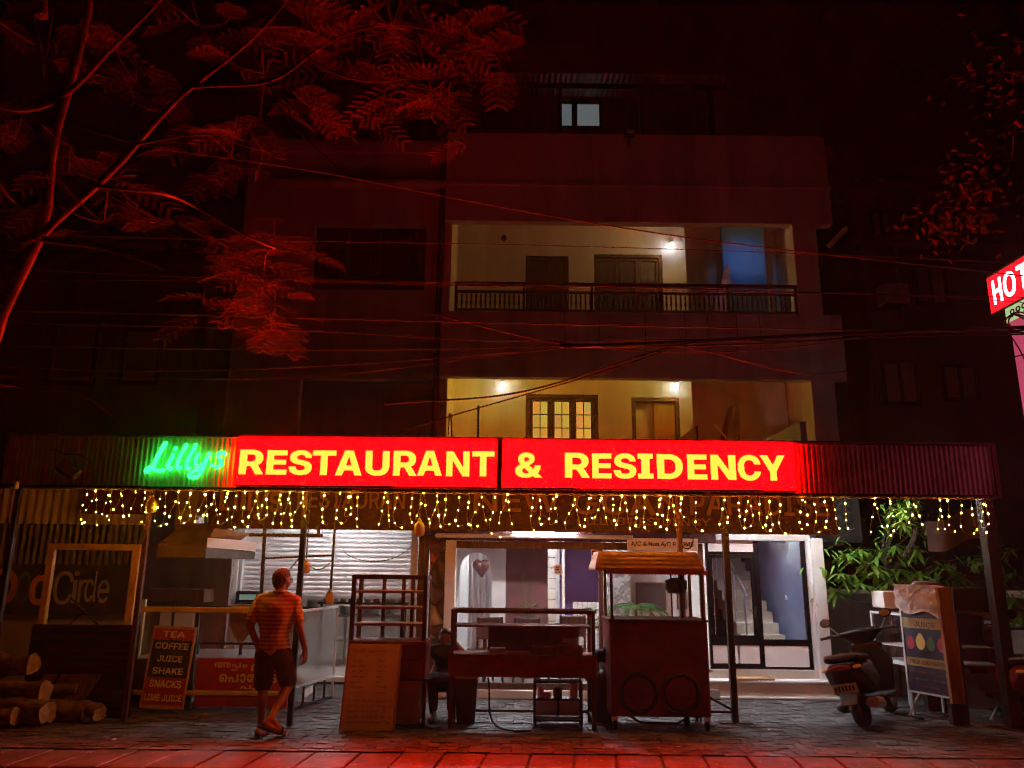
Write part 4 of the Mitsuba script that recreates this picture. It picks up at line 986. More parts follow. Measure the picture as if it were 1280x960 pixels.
for i in range(6):
    put(rl, 'rod', cyl((s_x0 + .04, 12.68 + i * .54, dz0 + .2 + i * .33), (s_x0 + .04, 12.68 + i * .54, dz0 + 1.04 + i * .33), .012), STEEL)
k = thing('wall_switch', 'small white switch on the blue wall of the stair room', 'switch')
put(k, 'plate', cbox(qx1 - .012, qx1 - .001, 1.278, 1.351, 12.9, 12.98, .003), WHITEPLASTIC)
put(k, 'rocker', box(qx1 - .018, qx1 - .0125, 1.303, 1.327, 12.925, 12.955), WHITEPLASTIC)
inner_tube(12.2, 13.2, qx0 + 1.05, 2.36, 'tube light on the ceiling above the foot of the stair', (230, 250, 290), 10, along='y')
k = thing('standing_banner', 'tall pale banner standing behind the glass door at the left', 'banner')
put(k, 'sheet', cbox(3.013, 3.097, dz0, 1.387, 12.1, 12.12), WHITEPLASTIC)
put(k, 'foot', box(3.001, 3.109, dz0 - .004, dz0 + .03, 12.0, 12.2), BLACK)
# side wall of the canopy bay at the right of the entrance: low garden beyond

# ================================================================ left side: ribbed wall, food stall, boards, logs
lw = thing('ribbed_side_wall', 'dark ribbed sheet wall with coloured letters at the far left', 'wall')
def vribs(x0, x1, z0, z1, y, pitch, amp):
    xs = np.arange(x0, x1, pitch / 6); off = amp * np.sin(xs / pitch * 2 * PI)
    V = np.vstack([np.stack([xs, y + off, xs * 0 + z0], 1), np.stack([xs, y + off, xs * 0 + z1], 1), np.stack([xs, y + .004 + off, xs * 0 + z0], 1), np.stack([xs, y + .004 + off, xs * 0 + z1], 1)])
    k = len(xs); F = [(i, i + 1, k + i) for i in range(k - 1)] + [(i + 1, k + i + 1, k + i) for i in range(k - 1)]
    F += [(a + 2 * k, c + 2 * k, b + 2 * k) for a, b, c in F]
    return trimesh.Trimesh(V, F, process=False)
put(lw, 'upper_sheet', vribs(-7.475, -5.107, 2.26, 2.75, 10.9, .12, .012), TANSHEET)
put(lw, 'middle_sheet', vribs(-7.586, -4.958, 1.718 - .5, 2.252, 10.75, .09, .014), DARKSHEET)
put(lw, 'lower_boards', box(-7.433, -4.917, 0.0, 1.718 - .45, 10.8, 10.85), TANSHEET)
put(lw, 'sign_band', box(-7.475, -4.948, 1.063, 1.715, 10.69, 10.72), DARKSHEET)
for s, r, m_ in (('O', (-7.066, -6.595, 1.17, 1.646), LETTERORANGE), ('O', (-6.614, -6.421, 1.173, 1.618), LETTERGREEN), ('d', (-6.426, -6.169, 1.175, 1.683), LETTERORANGE), ('C', (-6.112, -5.855, 1.189, 1.623), LETTERGREY), ('i', (-5.856, -5.792, 1.211, 1.625), LETTERGREY), ('r', (-5.775, -5.678, 1.222, 1.522), LETTERGREY), ('c', (-5.689, -5.582, 1.223, 1.523), LETTERGREY), ('l', (-5.568, -5.536, 1.224, 1.628), LETTERGREY), ('e', (-5.516, -5.367, 1.215, 1.514), LETTERGREY)):
    put(lw, 'letter', text(s, *r, 10.689, .015, s in 'Od'), m_)
bw = thing('bay_wall', 'dim back wall of the food stall bay behind the exhaust hood', 'wall')
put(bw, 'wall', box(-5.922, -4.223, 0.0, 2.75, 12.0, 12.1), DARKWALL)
put(bw, 'white_panel', box(-5.186, -4.69, .3, 1.033, 11.93, 11.99), WHITEWALL)
put(bw, 'tiled_shelf', box(-5.291, -4.44, 1.199, 1.381, 11.6, 11.98), BROWN)
# yellow framed pane leaning behind the black panels
yf = thing('yellow_framed_pane', 'glass pane in a yellow wooden frame with crossed cords before the letters', 'framed pane')
yx = (-5.727, -4.535, 0.921, 1.98)
ytop, ybot = 1.961, 0.829
a0, a1, a2, a3 = -5.698, -4.571, -4.498, -5.697
FW = 0.075
zb = 0.35
put(yf, 'top_rail', box(a0, a1, ytop - FW, ytop, 9.72, 9.79), YELLOW)
put(yf, 'stile', box(a0, a0 + FW, zb, ytop - FW, 9.72, 9.79), YELLOW)
put(yf, 'stile', box(a1 - FW * 1.1, a1, zb, ytop - FW, 9.72, 9.79), YELLOW)
put(yf, 'bottom_rail', box(a0, a1, zb - FW, zb, 9.72, 9.79), YELLOW)
put(yf, 'pane', box(a0 + FW, a1 - FW * 1.1, zb, ytop - FW, 9.755, 9.756), GLASS)
c1_, c2_, c3_, c4_ = (-5.33, 9.7, 1.32), (-4.959, 9.7, 1.018), (-4.963, 9.7, 1.334), (-5.302, 9.7, 0.996)
put(yf, 'cord', cyl(c1_, c2_, .009, 6), BLACK); put(yf, 'cord', cyl(c3_, (c4_[0], 9.685, c4_[2]), .009, 6), BLACK)
# stacked black shutter panels
bp = thing('black_shutter_panel', 'broad black slatted shutter panel leaning before the yellow framed pane', 'panel')
bx0, bx1 = -5.644, -4.39
ptop = 1.017
put(bp, 'sheet', box(bx0, bx1, .01, ptop, 9.56, 9.60), MATTEBLACK)
nsl = 13
for i in range(nsl):
    z_0 = .02 + (ptop - .03) * i / nsl
    put(bp, 'slat', cbox(bx0, bx1, z_0, z_0 + (ptop - .03) / nsl - .008, 9.53, 9.565, .006), MATTEBLACK)
for i, (t0, b0) in enumerate((((-5.198, 9.45, 0.474), (-5.342, 9.696, -0.0)), ((-5.004, 9.45, 0.476), (-5.188, 9.705, 0.0)), ((-4.847, 9.45, 0.478), (-5.051, 9.713, 0.0)), ((-4.69, 9.45, 0.479), (-4.896, 9.722, -0.0)))):
    k = put(None, 'plank', moved(hull([(t0[0] - .17 + u, t0[1] + v, t0[2] - .0) for u in (0, .155) for v in (0, .02)], [(b0[0] - .17 + u, 9.28 + v, .01) for u in (0, .155) for v in (0, .02)]), np.eye(4)), BROWN)
    tag(k, ['leftmost of four brown planks leaning on the black panel behind the logs', 'second from left of four brown planks leaning on the black panel', 'third from left of four brown planks leaning on the black panel', 'rightmost of four brown planks leaning on the black panel'][i], 'plank', 'planks leaning on the black panel')
# logs
def log(p0, p1, r0, r1, label, n=14, seed=0):
    k = thing('log', label, 'log', 'logs in the pile at the left')
    p0, p1 = np.array(p0), np.array(p1)
    pts = np.array([p0 + (p1 - p0) * t for t in np.linspace(0, 1, 9)])
    m = tube(pts, np.linspace(r0, r1, 9), 16, caps=False)
    nn = meshkit.fbm(m.vertices * 7 + seed * 3.3, 3) - .5
    ax = (p1 - p0) / np.linalg.norm(p1 - p0)
    rad = (m.vertices - p0) - np.outer((m.vertices - p0) @ ax, ax)
    rad /= np.linalg.norm(rad, axis=1, keepdims=True) + 1e-9
    n2 = meshkit.fbm(m.vertices * 22 + seed, 2) - .5
    bend = np.sin(np.linspace(0, 3.1, 9).repeat(16) + seed)[:, None] * np.array([0, .3, 1.0]) * r1 * .35
    m.vertices = m.vertices + rad * (nn[:, None] * r1 * 1.3 + n2[:, None] * r1 * .5) + bend
    put(k, 'trunk', m, LOG, smooth=True)
    for ring, c in ((slice(0, 16), p0), (slice(-16, None), p1)):
        rv = m.vertices[ring]
        V = np.vstack([c, rv])
        cap = trimesh.Trimesh(V, [(0, 1 + j, 1 + (j + 1) % 16) for j in range(16)], process=False)
        put(k, 'cut_end', cat(cap, trimesh.Trimesh(V, [(0, 1 + (j + 1) % 16, 1 + j) for j in range(16)], process=False)), CUTWOOD)
    return k
lg = [((-6.5, 9.15, .13), (-5.02, 9.02, .13), .13, .13, 'thick log at the bottom of the pile with its cut end facing out'), ((-6.4, 9.35, .14), (-4.72, 9.28, .12), .12, .11, 'log at the right end of the pile with a pale round end'),
      ((-6.6, 9.2, .40), (-5.15, 9.16, .36), .13, .12, 'log lying on the lower logs, second layer'), ((-6.5, 9.4, .62), (-5.42, 9.3, .60), .12, .12, 'topmost log of the pile'),
      ((-6.0, 8.92, .10), (-5.28, 8.86, .1), .1, .09, 'short log at the front of the pile'), ((-5.6, 9.28, .33), (-4.95, 9.42, .30), .07, .06, 'thin broken branch on the log pile'), ((-4.9, 9.42, .1), (-4.55, 9.2, .09), .1, .085, 'short stump end leaning at the right of the pile')]
for i, (p0, p1, r0, r1, lab) in enumerate(lg): log(p0, p1, r0, r1, lab, seed=i)
# TEA sign board
ts = thing('menu_board', 'tall red and navy board reading TEA COFFEE JUICE SHAKE SNACKS LIME JUICE', 'sign board')
YT = 9.80
q = [-4.364, -3.86, -3.873, -4.406]
tz1, tz0 = 0.992, 0.057
cxm = (q[0] + q[1] + q[2] + q[3]) / 4; hw = (q[1] - q[0] + q[2] - q[3]) / 4
def tb(x0, x1, a, b, y0, y1):   # fractions of the board height from the top
    return box(cxm + x0 * hw, cxm + x1 * hw, tz1 - b * (tz1 - tz0), tz1 - a * (tz1 - tz0), YT + y0, YT + y1)
LEAN = rot((1, 0, 0), -5, (0, YT, tz0)) 
TILT = rot((0, 1, 0), 2.2, (cxm, YT, tz0))
MT = TILT @ LEAN
put(ts, 'frame', moved(cat(tb(-1, -.93, 0, 1, -.012, .02), tb(.93, 1, 0, 1, -.012, .02), tb(-.93, .93, 0, .03, -.012, .02), tb(-.93, .93, .96, 1, -.012, .02)), MT), ORANGE)
bands = [(.03, .17, REDBOARD), (.17, .63, NAVY), (.63, .96, REDBOARD)]
for a, b, m_ in bands: put(ts, 'panel', moved(tb(-.929, .929, a + .001, b - .001, -.004, .015), MT), m_)
for s, a, b, w in (('TEA', .06, .14, .52), ('COFFEE', .205, .285, .78), ('JUICE', .36, .44, .58), ('SHAKE', .51, .59, .70), ('SNACKS', .66, .75, .74), ('LIME JUICE', .83, .91, .86)):
    put(ts, 'lettering', moved(text(s, cxm - w * hw, cxm + w * hw, tz1 - b * (tz1 - tz0), tz1 - a * (tz1 - tz0), YT - .0045, .002), MT), LETTERCREAM)
put(ts, 'rear_leg', cyl((cxm, YT + .06, tz1 - .15), (cxm, YT + .2, .02), .015), BLACK)
# food stall
fs = thing('food_stall', 'glass sided food stall with yellow trim and a red board of yellow script', 'stall')
YS = 9.98
fx = [-4.623, -2.641]
zt_ = 1.182
put(fs, 'top_trim', cbox(fx[0], fx[1], zt_ - .035, zt_ + .03, YS - .03, YS + .03), YELLOW)
put(fs, 'frame_post', box(fx[0], fx[0] + .04, 0.01, zt_ - .036, YS - .02, YS + .02), BLACK)
put(fs, 'frame_post', box(-3.883, -3.883 + .035, 0.01, zt_ - .036, YS - .02, YS + .02), BLACK)
put(fs, 'frame_post', box(fx[1] - .04, fx[1], 0.01, zt_ - .036, YS - .02, YS + .02), ALU)
zbd1, zbd0 = 0.612, 0.244
zy1, zy0 = 0.244, 0.189
px0 = -3.839 + .036
put(fs, 'red_board', box(px0, fx[1] - .041, zbd0 + .002, zbd1, YS - .035, YS - .01), REDBOARD)
put(fs, 'lower_trim', cbox(fx[0], fx[1], zy0, zy1, YS - .045, YS - .021), YELLOW)
put(fs, 'lower_board', box(px0, fx[1] - .041, .06, zy0 - .002, YS - .033, YS - .01), REDBOARD)
put(fs, 'counter_top', cbox(fx[0] + .04, fx[1], zbd1 - .02, zbd1 + .01, YS + .03, 11.0), STEEL)
put(fs, 'glass_front', box(fx[0] + .041, fx[1] - .041, zbd1 + .01, zt_ - .036, YS, YS + .001), GLASS)
put(fs, 'left_panel', box(fx[0] + .041, -3.883, .05, zbd1 - .02, YS + .0, YS + .012), BLACK)
bx_ = -2.367
xs1 = (fx[1], bx_)
def side(z0, z1, t, m_, name, y0=YS + .02, y1=11.05):
    put(fs, name, hull([(fx[1] + t * i, y0, z) for i in (-1, 0) for z in (z0[0], z1[0])], [(bx_ + t * i, y1, z) for i in (-1, 0) for z in (z0[1], z1[1])]), m_)
zb1, zb2 = 0.258, 0.274
zq1, zq2 = 1.184, 1.2
side((zq1 - .03, zq2 - .03), (zq1, zq2), .03, ALU, 'side_top_rail')
side((zb1, .5 * (zb1 + zb2)), (zb1 + .03, .5 * (zb1 + zb2) + .03), .03, ALU, 'side_bottom_rail')
zb2 = .5 * (zb1 + zb2)
put(fs, 'side_glass', hull([(fx[1] - .015, YS + .02, z) for z in (zb1 + .03, zq1 - .03)], [(fx[1] - .013, YS + .02, z) for z in (zb1 + .03, zq1 - .03)], [(bx_ - .015, 11.05, z) for z in (zb2 + .03, zq2 - .03)], [(bx_ - .013, 11.05, z) for z in (zb2 + .03, zq2 - .03)]), CLOUDY)
put(fs, 'side_post', box(bx_ - .03, bx_, .005, zq2 - .0, 11.06, 11.09), ALU)
side((.01, .01), (.04, .04), .03, BLACK, 'side_foot_rail')
for t in (.3, .55, .8):
    put(fs, 'side_strut', box(fx[1] + (bx_ - fx[1]) * t - .028, fx[1] + (bx_ - fx[1]) * t - .004, .041, zb1 - .001 + (zb2 - zb1) * t, YS + 1.07 * t - .012, YS + 1.07 * t + .012), BLACK)
put(fs, 'side_board', box(bx_ - .2, bx_ - .19, .12, zb2 - .05, 10.3, 10.8), WHITEPLASTIC, label='white board behind the side struts')
put(fs, 'back_frame', cat(box(fx[0], bx_ - .04, zt_ - .03, zt_, 11.0, 11.03), box(fx[0], fx[0] + .03, .01, zt_ - .031, 11.0, 11.03)), BLACK)
put(fs, 'inner_rack', cat(box(-3.977, -3.123, 0.741, 0.77, 10.3, 10.34), box(-3.977, -3.947, zbd1, 0.741, 10.3, 10.34), box(-3.428, -3.397, zbd1, 0.741, 10.3, 10.34)), BLACK)
MAL = {'a':(108,[[[(2,13),(2,22),(4,27),(8,32),(17,36),(36,36),(37,35),(39,36),(56,36),(65,31),(68,34),(73,36),(90,36),(97,33),(103,27),(106,20),(106,10),(104,5),(100,1),(95,-1),(85,-1),(80,1),(77,4),(75,9),(76,20),(81,25),(89,26),(89,28),(86,29),(77,29),(74,28),(71,25),(70,21),(70,0),(59,0),(59,21),(57,26),(54,28),(52,27),(53,22),(51,18),(49,18),(49,17),(53,11),(53,6),(49,1),(44,-1),(30,0),(26,2),(22,7),(21,19),(23,25),(26,27),(26,29),(17,27),(13,22),(14,10),(19,5),(17,2),(11,-1),(4,7)],[(87,17),(86,10),(87,7),(93,7),(95,10),(95,18),(89,19)],[(31,12),(32,9),(34,7),(41,7),(42,8),(41,12),(36,13),(36,20),(40,20),(42,22),(42,25),(40,27),(37,27),(33,23),(31,19)]]]),'pa':(64,[[[(2,7),(3,17),(7,21),(11,23),(25,23),(29,21),(33,16),(34,7),(49,7),(49,36),(60,36),(60,0),(24,0),(21,4),(23,7),(23,13),(22,15),(19,16),(14,15),(13,13),(13,6),(15,5),(15,2),(12,2),(7,-1)]]]),'am':(34,[[[(3,5),(2,15),(4,19),(7,22),(12,24),(25,23),(30,19),(32,15),(31,5),(27,1),(22,-1),(9,0)],[(12,9),(14,7),(20,7),(22,9),(22,14),(20,16),(14,16),(12,14)]]]),'e':(51,[[[(2,10),(2,20),(5,27),(11,33),(18,36),(35,36),(38,35),(46,29),(49,22),(49,13),(47,7),(40,-1),(33,3),(33,6),(36,8),(38,13),(38,22),(35,27),(30,29),(19,28),(14,23),(15,22),(25,22),(29,19),(31,15),(31,7),(27,1),(22,-1),(10,0),(4,5)],[(12,11),(13,8),(14,7),(19,7),(20,8),(20,13),(18,15),(12,14)]]]),'aa':(38,[[[(3,6),(2,12),(13,13),(13,10),(15,7),(22,7),(25,13),(25,23),(22,29),(16,29),(13,26),(13,23),(2,24),(3,29),(7,34),(14,37),(24,37),(29,35),(33,31),(36,22),(36,14),(33,5),(29,1),(24,-1),(13,-1),(8,1)]]]),'ee':(43,[[[(2,13),(2,23),(4,28),(9,33),(15,36),(32,37),(37,35),(41,30),(40,22),(37,19),(34,19),(33,18),(33,16),(36,16),(40,11),(39,4),(34,0),(19,-1),(19,0),(12,1),(4,8)],[(26,26),(27,24),(31,24),(32,28),(30,30),(26,30)],[(30,11),(26,10),(26,6),(31,7)],[(13,14),(14,11),(18,9),(19,14),(25,17),(25,19),(22,19),(19,22),(18,27),(13,23)]]]),'rra':(48,[[[(2,13),(2,22),(5,29),(11,34),(16,36),(32,36),(35,35),(43,29),(46,22),(45,9),(37,-1),(35,-1),(34,1),(29,3),(29,5),(33,8),(35,12),(35,21),(34,24),(28,29),(20,29),(15,26),(13,22),(13,12),(19,3),(14,1),(13,-1),(11,-1),(6,4)]]]),'da':(47,[[[(3,8),(3,20),(5,26),(11,33),(22,37),(34,37),(43,32),(44,23),(40,18),(41,16),(43,16),(45,12),(45,6),(41,1),(36,-1),(24,-1),(22,0),(23,7),(32,7),(34,8),(34,12),(33,13),(24,14),(24,21),(32,22),(33,23),(33,28),(32,29),(22,29),(16,24),(14,19),(15,1),(5,0),(4,8)]]]),'u':(26,[[[(-2,-6),(-1,3),(3,7),(8,9),(11,20),(11,26),(10,29),(3,29),(2,36),(4,37),(17,36),(21,32),(22,29),(21,16),(18,8),(25,3),(26,-7),(19,-14),(8,-15),(3,-13),(-1,-9)],[(7,-5),(9,-7),(15,-7),(17,-5),(17,0),(13,2),(8,1),(7,-1)]]]),'tta':(41,[[[(1,3),(5,10),(12,7),(20,7),(26,7),(28,10),(28,13),(27,14),(10,15),(7,16),(3,20),(2,28),(5,33),(11,36),(29,36),(39,32),(36,26),(33,26),(25,29),(16,29),(13,26),(13,23),(15,22),(29,22),(34,20),(38,16),(39,8),(35,2),(27,-1),(14,-1),(14,0),(9,0)]]]),'va':(69,[[[(2,13),(2,22),(4,28),(10,34),(18,37),(30,37),(38,34),(43,29),(45,25),(46,15),(43,7),(54,7),(54,36),(65,36),(65,0),(32,0),(32,2),(30,3),(30,6),(33,9),(35,14),(35,21),(33,26),(29,29),(19,29),(14,25),(13,22),(13,13),(19,4),(13,1),(12,-1),(7,3)]]]),'sha':(75,[[[(2,12),(2,22),(4,28),(10,36),(13,36),(18,32),(18,30),(16,29),(13,21),(13,12),(16,7),(23,7),(25,8),(26,12),(26,22),(28,28),(34,34),(39,36),(57,36),(64,33),(70,27),(73,18),(73,11),(70,4),(67,1),(61,-1),(48,0),(44,3),(41,10),(41,16),(43,21),(50,26),(56,26),(56,28),(53,29),(44,29),(41,28),(38,25),(36,8),(34,4),(29,0),(25,0),(25,-1),(12,0),(5,5)],[(52,9),(55,7),(60,7),(61,8),(62,16),(60,19),(55,19),(53,18),(52,15)]]])}
def malayalam(seq, x0, x1, z0, z1, y):
    gs, pen = [], 0
    from shapely import affinity
    for g in seq:
        if isinstance(g, tuple):
            w_, polys = MAL[g[0]]; s_, dx_, dy_ = g[1:]
        else:
            w_, polys = MAL[g]; s_, dx_, dy_ = 1, 0, 0
        for p in polys:
            P_ = Polygon(p[0], p[1:]).buffer(0)
            gs.append(affinity.translate(affinity.scale(P_, s_, s_, origin=(0, 0)), pen + dx_, dy_))
        if not isinstance(g, tuple): pen += w_ + 3
    G_ = unary_union(gs)
    b = G_.bounds
    G_ = affinity.translate(G_, -b[0], -b[1])
    G_ = affinity.scale(G_, (x1 - x0) / (b[2] - b[0]), (z1 - z0) / (b[3] - b[1]), origin=(0, 0))
    return upright(flat(affinity.translate(G_, x0, z0), .003), y)
put(fs, 'lettering', malayalam(['a', ('pa', .62, -3, -26), 'pa', 'am'], -3.593, -3.193, 0.469, 0.57, YS - .0355), LETTERYELLOW)
put(fs, 'lettering', malayalam(['da', 'sha'], -3.145, -2.833, 0.469, 0.561, YS - .0355), LETTERYELLOW)
put(fs, 'lettering', malayalam(['e', 'pa', 'aa', 'ee', 'rra', 'aa', 'tta'], -3.52, -2.82, 0.341, 0.441, YS - .0355), LETTERYELLOW)
put(fs, 'lettering', malayalam(['pa', 'u', 'tta'], -3.256, -2.946, 0.25, 0.313, YS - .0355), LETTERYELLOW)
put(fs, 'lettering', malayalam(['va', 'da', 'pa'], -3.395, -2.932, 0.078, 0.159, YS - .0335), LETTERDIM)
k = put(None, 'hanging_tray', moved(prism([(-.16, .2), (.16, .2), (.17, 0), (.02, -.24), (-.05, -.23), (-.17, -.02)], 10.06, 10.09), shift(-3.334, 0, 1.03)), CARDBOARD)
tag(k, 'brown cardboard piece hanging behind the stall glass left of the man', 'cardboard')
# exhaust hood
eh = thing('exhaust_hood', 'sheet metal exhaust hood above the food stall with a bright side strip', 'hood')
h0, h1 = -4.482, -3.864
hx2 = -3.559
hz0, hz1 = 1.81, 2.078
put(eh, 'canopy', cat(hull([(h0, 10.0, hz0), (h1, 10.0, hz0), (h1, 10.0, hz0 + .16), (h0, 10.0, hz0 + .16)], [(h0, 11.0, hz0), (hx2, 11.0, hz0), (hx2, 11.0, hz0 + .1), (h0, 11.0, hz0 + .12)], [(h0 + .2, 10.3, hz1 + .18), (h1 - .15, 10.3, hz1 + .18), (h0 + .2, 10.8, hz1 + .18), (h1, 10.8, hz1 + .18)])), mat('hood_metal', mottled((0.13, 0.095, 0.06), (0.07, 0.05, 0.032), 4.0), 0.4, metal=0.3))
put(eh, 'side_strip', hull([(h1 + .004 + i * .012, 10.0, z) for i in (0, 1) for z in (1.943, 2.062)], [(hx2 + .004 + i * .012, 10.98, z) for i in (0, 1) for z in (1.918, 2.049)]), WHITEPLASTIC)
put(eh, 'duct', box(-4.487, -4.215, hz1 + .1, 2.7, 10.45, 10.75), 'mat_hood_metal')
put(eh, 'roof_flap', hull([(-3.857, 10.2, 2.183), (-3.592, 10.8, 2.141), (-3.738, 10.8, 2.042), (-3.91, 10.2, 2.07)], [(-3.857, 10.2, 2.183 + .012), (-3.592, 10.8, 2.141 + .012)]), TANSHEET)

# ================================================================ things standing at the front edge of the canopy
# tall display case
dc = thing('display_case', 'tall dark red display case with three glass shelves behind the leaning menu board', 'display case')
ex0, ex1 = -1.799, -0.937
dy0, dy1 = 9.06, 9.55
cz1, cz0, cm = 1.63, 0.028, 0.918
cr = 0.522
fw = .045
put(dc, 'frame', cat(*[box(x, x + fw, cm, cz1, y, y + fw) for x in (ex0, ex1 - fw) for y in (dy0, dy1 - fw)], box(ex0 + fw, ex1 - fw, cz1 - fw, cz1, dy0, dy0 + fw), box(ex0 + fw, ex1 - fw, cz1 - fw, cz1, dy1 - fw, dy1), box(ex0, ex0 + fw, cz1 - fw, cz1, dy0 + fw, dy1 - fw), box(ex1 - fw, ex1, cz1 - fw, cz1, dy0 + fw, dy1 - fw)), BROWN)
put(dc, 'back_frame', cat(box(ex0 + .28, ex0 + .32, cm, cz1 - fw, dy1 - .04, dy1 - .005), box((ex0 + ex1) / 2 + .08, (ex0 + ex1) / 2 + .12, cm, cz1 - fw, dy1 - .04, dy1 - .005), box(ex1 - .24, ex1 - .2, cm, cz1 - fw, dy1 - .04, dy1 - .005)), BROWN)
for yy in (740, 760, 781):
    zz = {740: 1.444, 760: 1.268, 781: 1.086}[yy]
    put(dc, 'shelf', box(ex0 + .046, ex1 - .046, zz - .012, zz + .012, dy0 + .03, dy1 - .05), ORANGE)
put(dc, 'pane', box(ex0 + fw, ex1 - fw, cm, cz1 - fw, dy0 + .01, dy0 + .011), GLASS)
put(dc, 'pane', box(ex1 - .012, ex1 - .011, cm, cz1 - fw, dy0 + fw, dy1 - fw), GLASS)
put(dc, 'lower_cabinet', cbox(ex0, ex1 + .01, cr, cm - .002, dy0 - .004, dy1), REDPAINT)
put(dc, 'drawer_front', cbox(ex0 + .03, ex1 - .03, (cr + cm) / 2 + .01, cm - .03, dy0 - .016, dy0 - .004), REDPAINT)
put(dc, 'drawer_front', cbox(ex0 + .03, ex1 - .03, cr + .02, (cr + cm) / 2 - .01, dy0 - .016, dy0 - .004), REDPAINT)
put(dc, 'base_box', cbox(ex0 + .1, ex1 - .05, .05, cr - .03, dy0 + .0, dy1 - .03), CARDBOARD, label='brown panelled base of the display case')
put(dc, 'base_rail', cat(box(ex0 + .08, ex1 + .06, cr - .028, cr - .002, dy0 + .01, dy1), box(ex1 - .02, ex1 + .02, .005, cr - .03, dy0 + .05, dy0 + .09), box(ex1 + .03, ex1 + .06, .005, cr - .03, dy1 - .05, dy1 - .01), box(ex0 + .08, ex0 + .099, .005, cr - .03, dy0 + .05, dy0 + .09)), BLACK)
put(dc, 'base_panel', cbox(ex1 - .40, ex1 - .10, .1, cr - .07, dy0 - .012, dy0 - .001), CARDBOARD)
# leaning menu board with handwriting
wb = thing('handwritten_board', 'cream board covered with handwritten lines leaning on the display case', 'menu board')
b0, b1 = (-1.824, 8.914, 0.0), (-1.227, 8.946, 0.0)
bh = .885
x0_, x1_ = b0[0], b1[0]
ML = shift(0, 8.92, .006) @ rot((1, 0, 0), -8)
sh_ = .05   # the board stands a little askew
put(wb, 'board', moved(hull([(x0_, 0, 0), (x1_, 0, 0), (x1_ + sh_ * .6, 0, bh), (x0_ + sh_ * .6, 0, bh)], [(x0_, .018, 0), (x1_, .018, 0), (x1_ + sh_ * .6, .018, bh), (x0_ + sh_ * .6, .018, bh)]), ML), CREAMBOARD)
for xe_, w_ in ((x0_, .02), (x1_, -.02)):
    put(wb, 'edge_strip', moved(hull([(xe_ + w_ * i + sh_ * .6 * t_, y_, bh * t_) for i in (0, 1) for y_ in (-.006, -.001) for t_ in (0, 1)]), ML), ORANGE)
hw_r = random.Random(5)
lines_ = [(.10, .93, .915, .016)] + [(.12, .30, .80 - .062 * i, .011) for i in range(7)] + [(.58, .72, .80 - .062 * i, .010) for i in range(7)] + [(.10, .9, .335, .013), (.1, .86, .275, .012), (.12, .8, .215, .012), (.1, .88, .155, .013), (.12, .84, .095, .012)]
for (fa, fb, fz, amp) in lines_:
    z = fz * bh; xa_ = x0_ + fa * (x1_ - x0_) + sh_ * .6 * fz; xb_ = x0_ + fb * (x1_ - x0_) + sh_ * .6 * fz
    xx, gs = xa_, []
    while xx < xb_:
        wl = hw_r.uniform(.03, .08)
        n_ = int(wl / .006)
        pts = [(xx + j * .006 + hw_r.uniform(-.002, .002), z + amp * hw_r.uniform(-.9, .9) * (1.6 if hw_r.random() < .15 else 1)) for j in range(n_ + 2)]
        gs.append(LineString(pts).buffer(.0016, cap_style=1))
        xx += wl + hw_r.uniform(.012, .03)
    put(wb, 'handwriting', moved(upright(flat(unary_union(gs), .0015), -.0004), ML), mat('marker', (.16, .05, .03), .7) if 'mat_marker' not in scene else 'mat_marker')
# glass counter
gc = thing('glass_counter', 'wide dark counter with a glass front on open legs before the shop front', 'counter')
gx0_, gx1_ = -0.659, 0.963
gz = [1.26, 1.079, 0.772, 0.545]
gy0, gy1 = 9.06, 9.60
t = .035
put(gc, 'frame', cat(*[box(x, x + t, gz[2], gz[0], y, y + t) for x in (gx0_, gx1_ - t) for y in (gy0, gy1 - t)], box(gx0_ + t, gx1_ - t, gz[0] - t, gz[0], gy0, gy0 + t), box(gx0_ + t, gx1_ - t, gz[0] - t, gz[0], gy1 - t, gy1), box(gx0_, gx0_ + t, gz[0] - t, gz[0], gy0 + t, gy1 - t), box(gx1_ - t, gx1_, gz[0] - t, gz[0], gy0 + t, gy1 - t)), BROWN)
put(gc, 'shelf', box(gx0_ + t, gx1_ - t, gz[1] - .01, gz[1] + .01, gy0 + .08, gy1 - .04), BROWN)
put(gc, 'pane', box(gx0_ + t, gx1_ - t, gz[2], gz[0] - t, gy0 + .012, gy0 + .013), GLASS)
put(gc, 'drawer_box', cbox(gx0_ - .015, gx1_ + .015, gz[3], gz[2] - .002, gy0 - .012, gy1), REDPAINT)
put(gc, 'top_edge', cbox(gx0_ - .02, gx1_ + .02, gz[2] - .001, gz[2] + .014, gy0 - .018, gy0 - .001, .003), BROWN)
for x in (gx0_, gx1_ - .045):
    for y in (gy0, gy1 - .05):
        put(gc, 'leg', box(x, x + .045, .004, gz[3] - .001, y, y + .045), BROWN)
put(gc, 'foot_rail', cat(box(gx0_ + .046, gx1_ - .046, .1, .13, gy1 - .045, gy1 - .01), box(gx0_ + .01, gx0_ + .035, .1, .13, gy0 + .046, gy1 - .051), box(gx1_ - .035, gx1_ - .01, .1, .13, gy0 + .046, gy1 - .051)), BROWN)
put(gc, 'back_panel', box(-0.25, 0.823, gz[2], gz[1] - .012, gy1 - .03, gy1 - .02), DARKRED)
put(gc, 'inner_divider', box(0.503, 0.522, gz[2], gz[1] - .012, gy1 - .06, gy1 - .032), BROWN)
k = put(None, 'serving_tray', cbox(0.255, 0.836, gz[2] + .001, gz[2] + .09, 9.2, 9.45), BROWN)
tag(k, 'shallow brown tray inside the right of the glass counter', 'tray')
k = put(None, 'paper_stack', cbox(-0.225, -0.041, gz[2] + .001, gz[2] + .06, 9.25, 9.4), WHITEPLASTIC)
tag(k, 'white paper stack inside the left of the glass counter', 'paper')
